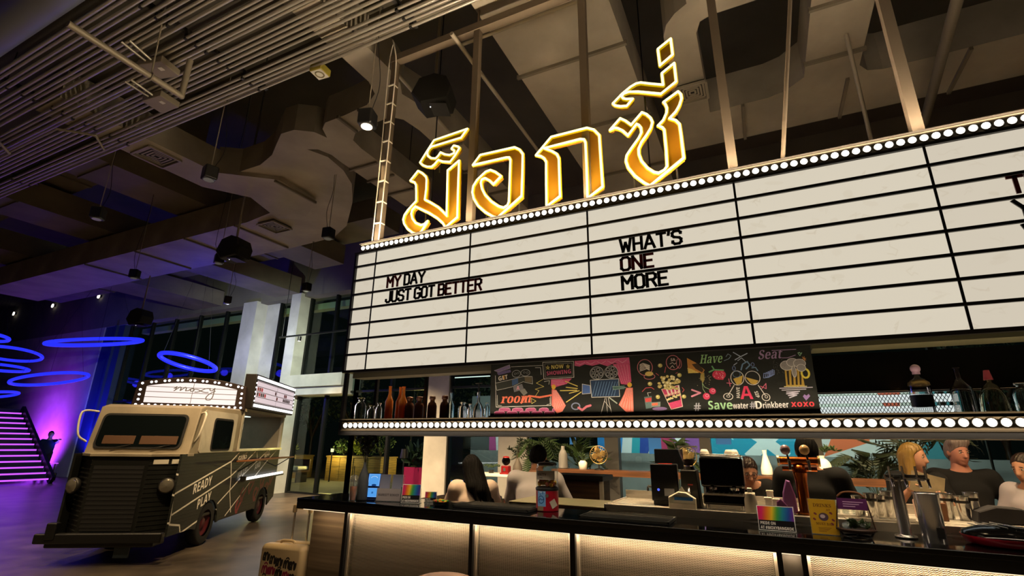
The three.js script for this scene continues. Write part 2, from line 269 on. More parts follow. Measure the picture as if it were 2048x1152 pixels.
struct('trim_10', span(-30, 3.5, 5.75, 6.1, -3.3, -3.2), mt.ductDark, 'dark steel edge beam of the conduit rack');
struct('trim_11', span(-30, 3.5, 6.0, 6.03, -3.2, -1.55), mt.slabPaint, 'dark tray above the conduits');
function jbox(x, z, ry, label) { const t = thing('junction_box', label, 'box', [x, 5.442, z], ry); part('body', rbox(0.32, 0.08, 0.24, 0, 0, 0, 0.01, 1), mt.pipe, t); part('sticker', box(0.05, 0.003, 0.05, 0.06, -0.0415, 0.02), mt.white, t); part('conduit_stub', [bar([-0.05, 0, 0.1], [-0.12, 0.05, 0.35], 0.014, 6), bar([0.02, 0, 0.1], [-0.02, 0.05, 0.35], 0.014, 6)], mt.conduit, t); }
jbox(-6.1, -2.72, 0.1, 'grey metal junction box with a white sticker under the conduits');
jbox(-5.52, -2.36, 0.25, 'small grey junction box between the conduits');
pipe('bent_conduit', [[-12, 5.42, -2.45], [-7.9, 5.42, -2.45], [-7.6, 5.42, -2.75], [-7.9, 5.42, -3.0]], 0.016, mt.pipe, 'bent conduit dropping out of the rack');
pipe('bent_conduit', [[-13, 5.4, -2.0], [-9.2, 5.4, -2.0], [-8.9, 5.4, -2.2], [-9.2, 5.4, -2.45], [-14, 5.4, -2.5]], 0.02, mt.pipe, 'conduit turning back in a tight loop');
// hanging spot heads: three rows, 2.5 m apart
const spots = [[-3.18, 4.6, -3.17, 1], [-5.63, 4.6, -3.19], [-8.17, 4.6, -3.24], [-5.69, 4.6, -5.14], [-8.32, 4.6, -5.18], [-10.65, 4.6, -5.05], [-8.22, 4.6, -7.04], [-10.7, 4.6, -7.04]];
const where = ['beside the lit marquee post', 'under the snaking duct', 'behind the junction box', 'under the duct elbow', 'next to the dome speaker', 'under the dark crossing duct', 'above the white column beside the portal', 'above the white column behind the truck'];
const M_LENS_LIT = mat(0x332a20, 0.2, 0, { emissive: [1, 0.82, 0.6], emissiveIntensity: 2.2 }), M_LENS = mat(0x1a1a1a, 0.1, 0, { emissive: [1, 0.85, 0.65], emissiveIntensity: 0.06 });
spots.forEach(([x, y, z, lit], i) => {
  const top = [6.0, 6.0, 5.75, 5.62, 8.29, 6.3, 5.62, 5.62][i];
  const t = thing('hanging_spotlight', `black ${lit ? 'lit ' : ''}cube spotlight hanging ${where[i]}`, 'spotlight', [x, y, z], 0.3 + i, 'cube spotlights hanging in rows');
  part('housing', rbox(0.15, 0.17, 0.15, 0, 0, 0, 0.02, 2), mt.black, t);
  part('lamp_lens', cyl(0.055, 0.055, 0.012, 0, -0.093, 0, 18), lit ? M_LENS_LIT : M_LENS, t);
  part('suspension_rod', bar([0, 0.08, 0], [0, top - y, 0], 0.006, 6), mt.pipe, t);
  part('cable', tube([[0.03, 0.08, 0], [0.1, 0.4, 0.02], [0.02, (top - y) * 0.7, 0], [0.03, top - y, 0]], 0.004, 5, 18), mt.black, t);
});
for (const [i, tx, ty, tz, cd, an] of [[0, -3.4, 0, -3.9, 12, 0.5], [1, -7.4, 0.8, -4.4, 42, 0.6], [2, -8.2, 0.9, -4.6, 30, 0.7], [3, -8.6, 0.9, -6.6, 75, 0.6], [4, -9.2, 0.5, -6.6, 20, 0.8], [6, -12.6, 2.4, -11.6, 48, 0.7], [7, -14.4, 3.4, -11.6, 90, 0.75], [7, -16.3, 3.6, -11.6, 80, 0.6]])   // beams added to mostly unlit hanging cubes, to brighten truck and columns
  spotLight('hanging_spotlight_beam', i > 5 ? 0xf4ffe6 : WARM, cd, [spots[i][0], spots[i][1] - 0.12, spots[i][2]], [tx, ty, tz], an, 0.8, 2);
// loudspeakers hanging on poles
function dome(x, y, z, s, ry, label, top = 8.28) {
  const t = thing('hanging_loudspeaker', label, 'loudspeaker', [x, y, z], ry);
  part('cabinet', [slab([[-0.2 * s, -0.05 * s], [-0.13 * s, 0.12 * s], [0.02 * s, 0.17 * s], [0.14 * s, 0.13 * s], [0.2 * s, 0.0], [0.17 * s, -0.13 * s], [-0.1 * s, -0.17 * s]], 0.26 * s, -0.13 * s, 0.015)], mt.blackMatte, t);
  part('grille', [xf(box(0.27 * s, 0.008, 0.22 * s), { rz: -0.1, t: [0.03 * s, -0.175 * s, 0] })], mat(0x23221c, 0.7), t);
  part('pole', bar([0, 0.15 * s, 0], [0, top - y, 0], 0.018, 8), mt.pipe, t);
  part('safety_cable', torus(0.035 * s, 0.005, -0.06 * s, 0.19 * s, 0, 14, 5), mt.pipe, t);
  part('status_lamp', ball(0.008, -0.02, -0.18 * s, 0.05, 6), mat(0x222222, 0.3, 0, { emissive: 0xffffff, emissiveIntensity: 1 }), t);
}
dome(-2.8, 5.14, -3.72, 1.0, 0.35, 'big black loudspeaker hanging on a pole above the letters');
dome(-7.7, 4.62, -5.02, 1.1, 0.2, 'black faceted loudspeaker hanging under the big duct elbow');
dome(-14.0, 4.5, -7.0, 1.2, 0.2, 'black loudspeaker hanging before the dark glazing', 5.62);
const em = thing('emergency_light', 'small yellow framed emergency light under the conduit rack', 'light', [-4.0, 5.5, -3.2], 0.1);
part('housing', rbox(0.16, 0.09, 0.16, 0, 0, 0, 0.01, 1), mat(0xa79a3a, 0.5), em); part('lamp_face', [box(0.14, 0.004, 0.14, 0, -0.047, 0)], mat(0xddd8cc, 0.4), em); part('lamp_ring', xf(torus(0.045, 0.008), { rx: Math.PI / 2, t: [0, -0.05, 0] }), mat(0x8a8060, 0.5), em);
// ================================================================ the lit marquee
const SX0 = -3.187, SX1 = 2.02, rowY = [2.127, 2.262, 2.396, 2.532, 2.668, 2.803, 2.935, 3.068, 3.192], colX = [SX0, -2.965, -1.984, -0.993, 0, 0.996, SX1];
const stainTex = canvas(512, 256, (g, w, h) => {
  g.fillStyle = '#fff'; g.fillRect(0, 0, w, h);
  for (let i = 0; i < 36; i++) { g.strokeStyle = `rgba(150,125,85,${rr(0.03, 0.1)})`; g.lineWidth = rr(1, 2.5); g.beginPath(); let x = rr(0, w), y = rr(0, h); g.moveTo(x, y); for (let k = 0; k < 5; k++) { x += rr(-14, 14); y += rr(-8, 9); g.lineTo(x, y); } g.stroke(); }
  for (let i = 0; i < 40; i++) { g.fillStyle = `rgba(150,120,80,${rr(0.02, 0.06)})`; g.beginPath(); g.ellipse(rr(0, w), rr(0, h), rr(2, 22), rr(1, 7), rr(-0.4, 0.4), 0, 7); g.fill(); }
}, { repeat: [0.8, 1.1] });
const M_FACE = mat(0x5a564c, 0.35, 0, { emissive: [0.70, 0.63, 0.5], emissiveIntensity: 0.97, emissiveMap: stainTex });
const M_FACE2 = mat(0x5a564c, 0.35, 0, { emissive: [0.66, 0.59, 0.47], emissiveIntensity: 0.97, emissiveMap: stainTex });
const M_RAIL = mat(0x14110d, 0.4), M_BULB = mat(0x777777, 0.3, 0, { emissive: [1, 0.93, 0.82], emissiveIntensity: 2.6 }), M_BULBBOARD = mat(0x6d6250, 0.35, 0.6);
const mq = thing('marquee_sign', 'long cinema marquee lightbox with dark rails and a bulb row', 'sign', [0, 0, SZ]);
part('housing', [span(SX0 - 0.02, SX1 + 0.02, 2.115, 3.2, -0.24, -0.05)], mt.black, mq);
for (let c = 0; c + 1 < colX.length; c++) for (let r = 0; r < 8; r++) part('light_panel', span(colX[c] + 0.007, colX[c + 1] - 0.007, rowY[r] + 0.004, rowY[r + 1] - 0.004, -0.05, c === 0 ? -0.004 : 0), c === 0 || c === 5 ? M_FACE2 : M_FACE, mq);
for (let r = 1; r < 8; r++) part('letter_rail', span(SX0, SX1, rowY[r] - 0.009, rowY[r] + 0.009, -0.02, 0.014), M_RAIL, mq);
for (let c = 1; c + 1 < colX.length; c++) part('divider', span(colX[c] - 0.0065, colX[c] + 0.0065, 2.127, 3.192, -0.03, 0.003), M_RAIL, mq);
part('edge_trim', [span(SX0 - 0.02, SX1 + 0.02, 2.108, 2.13, -0.05, 0.012), span(SX0 - 0.022, SX0, 2.11, 3.2, -0.06, 0.012), span(SX0 - 0.02, SX1 + 0.02, 3.188, 3.206, -0.06, 0.02)], M_RAIL, mq);
part('bulb_board', [span(SX0 + 0.02, SX1 + 0.02, 3.2, 3.288, -0.2, 0.0)], M_BULBBOARD, mq);
part('board_edge', [span(SX0 + 0.02, SX1 + 0.02, 3.284, 3.294, -0.01, 0.014), span(SX0 + 0.02, SX1 + 0.02, 3.2, 3.208, -0.01, 0.014)], M_RAIL, mq);
const bulbG = merge([xf(new THREE.SphereGeometry(0.0205, 12, 6, 0, 7, 0, Math.PI / 2), { rx: Math.PI / 2 })]), sockG = merge([xf(torus(0.0225, 0.004, 0, 0, 0, 14, 5), {})]);
const M_SOCK = mat(0x4e4638, 0.3, 0.6);
function bulbRow(parent, x0, x1, step, y, z) {
  for (let x = x0; x < x1; x += step) { const b = part('bulb', bulbG, M_BULB, parent); b.position.set(x, y, z); const s = part('socket_ring', sockG, M_SOCK, b); s.position.set(0, 0, 0); }
}
bulbRow(mq, -3.127, SX1 - 0.01, 0.0544, 3.245, 0.001);
// changeable letters
const M_LBLACK = mat(0x0e0c0b, 0.35), M_LRED = mat(0x5e0f18, 0.35);
const STENCIL = { // blocky condensed capitals on a 6 x 10 grid, strokes as polylines
  M: [[[0, 0], [0, 10], [3, 4.4], [6, 10], [6, 0]]], Y: [[[0, 10], [3, 4.8], [6, 10]], [[3, 4.8], [3, 0]]], D: [[[0, 0], [0, 10], [3.6, 10], [5, 8.6], [5, 1.4], [3.6, 0], [0, 0]]], A: [[[0, 0], [2.8, 10], [3.2, 10], [6, 0]], [[1, 3.2], [5, 3.2]]],
  J: [[[0, 2.6], [0, 1.2], [1.2, 0], [3, 0], [4.2, 1.2], [4.2, 10]]], U: [[[0, 10], [0, 1.4], [1.3, 0], [3.7, 0], [5, 1.4], [5, 10]]], S: [[[5, 8], [5, 8.8], [3.8, 10], [1.2, 10], [0, 8.8], [0, 6.6], [1, 5.5], [4, 4.6], [5, 3.4], [5, 1.2], [3.8, 0], [1.2, 0], [0, 1.2], [0, 2.2]]],
  T: [[[0, 10], [5, 10]], [[2.5, 10], [2.5, 0]]], G: [[[5, 8], [5, 8.8], [3.8, 10], [1.2, 10], [0, 8.8], [0, 1.2], [1.2, 0], [3.8, 0], [5, 1.2], [5, 4.6], [2.8, 4.6]]], O: [[[1.2, 0], [0, 1.4], [0, 8.6], [1.2, 10], [3.8, 10], [5, 8.6], [5, 1.4], [3.8, 0], [1.2, 0]]],
  B: [[[0, 0], [0, 10], [3.8, 10], [4.8, 9], [4.8, 6.3], [3.8, 5.3], [0, 5.3]], [[3.8, 5.3], [5, 4.2], [5, 1.2], [3.9, 0], [0, 0]]], E: [[[4.6, 10], [0, 10], [0, 0], [4.6, 0]], [[0, 5.2], [3.8, 5.2]]], R: [[[0, 0], [0, 10], [3.8, 10], [5, 8.8], [5, 6.4], [3.8, 5.2], [0, 5.2]], [[2.8, 5.2], [5, 0]]],
  W: [[[0, 10], [1.6, 0], [3.4, 7], [5.2, 0], [6.8, 10]]], H: [[[0, 0], [0, 10]], [[5, 0], [5, 10]], [[0, 5], [5, 5]]], N: [[[0, 0], [0, 10], [5, 0], [5, 10]]], V: [[[0, 10], [2.6, 0], [5.2, 10]]], "'": [[[0.4, 10.6], [0, 8]]],
};
function strokeGeo(lines, k, w, d) {
  const out = [];
  for (const l of lines) for (let i = 0; i + 1 < l.length; i++) {
    const [ax, ay] = l[i], [bx, by] = l[i + 1], dx = (bx - ax) * k, dy = (by - ay) * k, n = Math.hypot(dx, dy), a = Math.atan2(dy, dx);
    out.push(xf(new THREE.BoxGeometry(n + w * 0.85, w, d), { rz: a, t: [(ax + bx) / 2 * k, (ay + by) / 2 * k, 0] }));
  }
  return merge(out);
}
function word(text, x0, x1, y, h, red = '', context) {
  const k = h / 11.2, adv = [...text].map((c) => (c === ' ' ? 2.6 : Math.max(...STENCIL[c].flat().map((p) => p[0])) + 2.0)), total = (adv.reduce((a, b) => a + b, 0) - 2) * k, fx = (x1 - x0) / total;
  let x = x0; const seen = {}; let w = 0; const words = text.split(' ');
  [...text].forEach((c, i) => {
    if (c === ' ') { w++; for (const q in seen) delete seen[q]; } else {
      seen[c] = (seen[c] || 0) + 1; const many = [...words[w]].filter((q) => q === c).length > 1, isRed = red.includes(words[w]);
      const g = strokeGeo(STENCIL[c], k, 0.0165, 0.008); g.scale(fx, 1, 1);
      solo('sign_letter', g, isRed ? M_LRED : M_LBLACK, `${isRed ? 'dark red' : 'black'} ${c === "'" ? 'apostrophe' : `letter ${c}`}${many ? [', first of two,', ', second of two,'][seen[c] - 1] : ''} in the word ${words[w]} on the marquee`, 'letter', 'changeable letters on the marquee', [x + 0.008, y + 0.012, SZ + 0.019]);
    }
    x += adv[i] * k * fx;
  });
}
word('MY DAY', -2.80, -2.412, 2.812, 0.1, 'MY'); word('JUST GOT BETTER', -2.80, -1.868, 2.677, 0.1, 'BETTER');
word("WHAT'S", -0.765, -0.363, 2.812, 0.1); word('ONE', -0.765, -0.555, 2.677, 0.1, 'ONE'); word('MORE', -0.765, -0.472, 2.541, 0.1);
word('TH', 1.285, 1.41, 2.812, 0.1, 'TH'); word('Y', 1.28, 1.345, 2.677, 0.1); word('V', 1.29, 1.35, 2.541, 0.1);

// ================================================================ neon letters standing on the marquee
const NEON = {
mo: [[-2592,3933],[-2543,3898],[-2499,3852],[-2488,3818],[-2485,3723],[-2492,3619],[-2422,3573],[-2341,3513],[-2295,3467],[-2249,3416],[-2253,3520],[-2258,3671],[-2265,3858],[-2150,3927],[-2147,3696],[-2140,3380],[-2254,3305],[-2287,3355],[-2344,3410],[-2436,3478],[-2590,3572],[-2622,3546],[-2630,3507],[-2614,3458],[-2576,3410],[-2517,3377],[-2478,3379],[-2447,3402],[-2481,3347],[-2506,3313],[-2543,3295],[-2602,3320],[-2663,3371],[-2702,3424],[-2716,3468],[-2705,3512],[-2669,3556],[-2586,3626],[-2593,3716],[-2603,3792],[-2623,3823],[-2672,3851]],
taikhu: [[-2079,4231],[-2434,4213],[-2508,4113],[-2576,4016],[-2544,3981],[-2495,3952],[-2443,3939],[-2410,3957],[-2373,3991],[-2327,3963],[-2243,3938],[-2197,3987],[-2152,4054],[-2169,4074],[-2214,4097],[-2237,4070],[-2205,4042],[-2209,4016],[-2253,4010],[-2309,4032],[-2354,4064],[-2376,4034],[-2403,4014],[-2456,4031],[-2493,4065],[-2501,4100],[-2486,4134],[-2459,4151],[-2141,4157]],
o: [[-2007,3846],[-1936,3927],[-1608,3914],[-1561,3879],[-1532,3831],[-1533,3675],[-1539,3448],[-1754,3299],[-1797,3318],[-1872,3375],[-1941,3446],[-1985,3521],[-2001,3582],[-1994,3640],[-1958,3691],[-1877,3749],[-1832,3755],[-1787,3727],[-1728,3671],[-1800,3613],[-1836,3655],[-1882,3690],[-1912,3684],[-1921,3653],[-1909,3598],[-1877,3533],[-1816,3459],[-1749,3402],[-1699,3377],[-1664,3392],[-1652,3420],[-1649,3560],[-1644,3805],[-1657,3831],[-1686,3837]],
ko: [[-1413,3787],[-1279,3920],[-979,3917],[-925,3885],[-884,3824],[-881,3650],[-876,3381],[-994,3309],[-993,3570],[-995,3792],[-1006,3821],[-1036,3832],[-1342,3832],[-1277,3790],[-1234,3751],[-1217,3709],[-1215,3551],[-1212,3375],[-1324,3309],[-1326,3503],[-1325,3706],[-1343,3742],[-1372,3769]],
so: [[-799,3844],[-716,3923],[-678,3891],[-637,3841],[-552,3925],[-522,3901],[-493,3859],[-482,3819],[-496,3775],[-533,3721],[-571,3675],[-595,3626],[-596,3579],[-581,3520],[-544,3456],[-500,3410],[-468,3395],[-428,3408],[-407,3433],[-403,3574],[-404,3731],[-416,3755],[-444,3778],[-405,3812],[-377,3868],[-372,3907],[-381,3943],[-392,3963],[-284,4020],[-267,3991],[-265,3954],[-284,3903],[-314,3856],[-361,3814],[-320,3786],[-297,3747],[-294,3660],[-291,3471],[-534,3309],[-572,3340],[-635,3413],[-679,3490],[-693,3549],[-684,3594],[-649,3641],[-589,3713],[-566,3755],[-567,3796],[-582,3825],[-596,3837],[-666,3759],[-704,3812],[-739,3843],[-764,3854]],
ii: [[-291,4274],[-385,4217],[-383,4112],[-476,4155],[-544,4189],[-579,4192],[-621,4177],[-690,4136],[-765,4072],[-749,4049],[-707,4028],[-660,4017],[-613,4065],[-657,4077],[-683,4092],[-694,4113],[-678,4132],[-636,4136],[-566,4114],[-404,4040],[-290,4110]],
ek: [[-298,4503],[-398,4445],[-393,4291],[-296,4354]],
};
const M_NEON = mat(0x998833, 0.3, 0, { emissive: [1, 0.92, 0.5], emissiveIntensity: 1.7 }), M_HALO = mat(0x8a6a00, 0.4, 0, { emissive: [0.5, 0.37, 0.0], emissiveIntensity: 1 }), M_NBACK = mat(0x8a6008, 0.5, 0.1);  // dim yellow outer layer added round the tubes to imitate their halo
function neon(keys, label) {
  const t = thing('neon_letter', label, 'neon letter', [0, 0, SZ - 0.03], 0, 'yellow neon letters on top of the marquee');
  for (const k of keys) {
    const p = NEON[k].map(([x, y]) => [x / 1000, y / 1000]);
    part('backing_panel', slab(p, 0.02, -0.05), M_NBACK, t);
    const loop = [...p, p[0]], core = [], sleeve = [];
    for (let i = 0; i + 1 < loop.length; i++) {
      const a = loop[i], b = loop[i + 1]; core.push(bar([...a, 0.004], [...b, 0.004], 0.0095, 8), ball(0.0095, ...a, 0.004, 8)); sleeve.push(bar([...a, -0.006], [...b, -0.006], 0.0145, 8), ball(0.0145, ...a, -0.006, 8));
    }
    part('neon_halo', sleeve, M_HALO, t); part('neon_tube', core, M_NEON, t);
  }
  const x = keys.flatMap((k) => NEON[k].map((q) => q[0] / 1000)), mid = (Math.min(...x) + Math.max(...x)) / 2;
  part('mount', [bar([mid - 0.12, 3.29, -0.06], [mid - 0.12, 3.7, -0.06], 0.008, 6), bar([mid + 0.18, 3.29, -0.06], [mid + 0.18, 3.75, -0.06], 0.008, 6), ...(keys.length > 1 ? [bar([mid, 3.9, -0.06], [mid, 4.15, -0.06], 0.006, 6)] : []), ...(keys.includes('ek') ? [bar([-0.34, 3.6, -0.06], [-0.34, 4.4, -0.06], 0.006, 6)] : [])], mt.darkSteel, t);
  return t;
}
neon(['mo', 'taikhu'], 'yellow neon letter with a curled foot and a small mark above');
neon(['o'], 'yellow neon letter shaped like a rounded hook');
neon(['ko'], 'yellow neon letter shaped like an arch with two legs');
neon(['so', 'ii', 'ek'], 'tall yellow neon letter with stacked marks and a diamond on top');
for (const x of [-2.4, -1.75, -1.13, -0.5]) pointLight('neon_letter_light', 0xffc21a, 0.42, [x, 3.62, SZ + 0.09], 6);

// ================================================================ bulb shelf and what stands on it
const sh = thing('bulb_shelf', 'long black overhead bottle shelf edged with a row of bulbs', 'shelf', [0, 0, SZ]);
part('board', span(SX0 + 0.03, SX1, 1.703, 1.727, -0.42, 0.0), mt.black, sh);
part('bulb_board', span(SX0 + 0.03, SX1, 1.634, 1.72, -0.03, 0), M_BULBBOARD, sh);
part('lip', [span(SX0 + 0.03, SX1, 1.6, 1.634, -0.05, 0.004), span(SX0 + 0.03, SX1, 1.6, 1.61, -0.42, -0.05)], mt.black, sh);
part('edge_strip', [span(SX0 + 0.03, SX1, 1.718, 1.727, -0.005, 0.01), span(SX0 + 0.03, SX1, 1.632, 1.64, -0.005, 0.01)], M_SOCK, sh);
for (const g of [span(SX0 + 0.0, SX0 + 0.03, 1.6, 2.107, -0.03, 0), span(SX0 + 0.0, SX0 + 0.03, 1.6, 2.107, -0.42, -0.39), span(-2.64, -2.61, 1.72, 2.107, -0.42, -0.4), span(1.98, 2.02, 1.6, 2.107, -0.42, 0)]) part('post', g, mt.black, sh);
bulbRow(sh, -3.111, SX1 - 0.01, 0.0531, 1.676, 0.002);
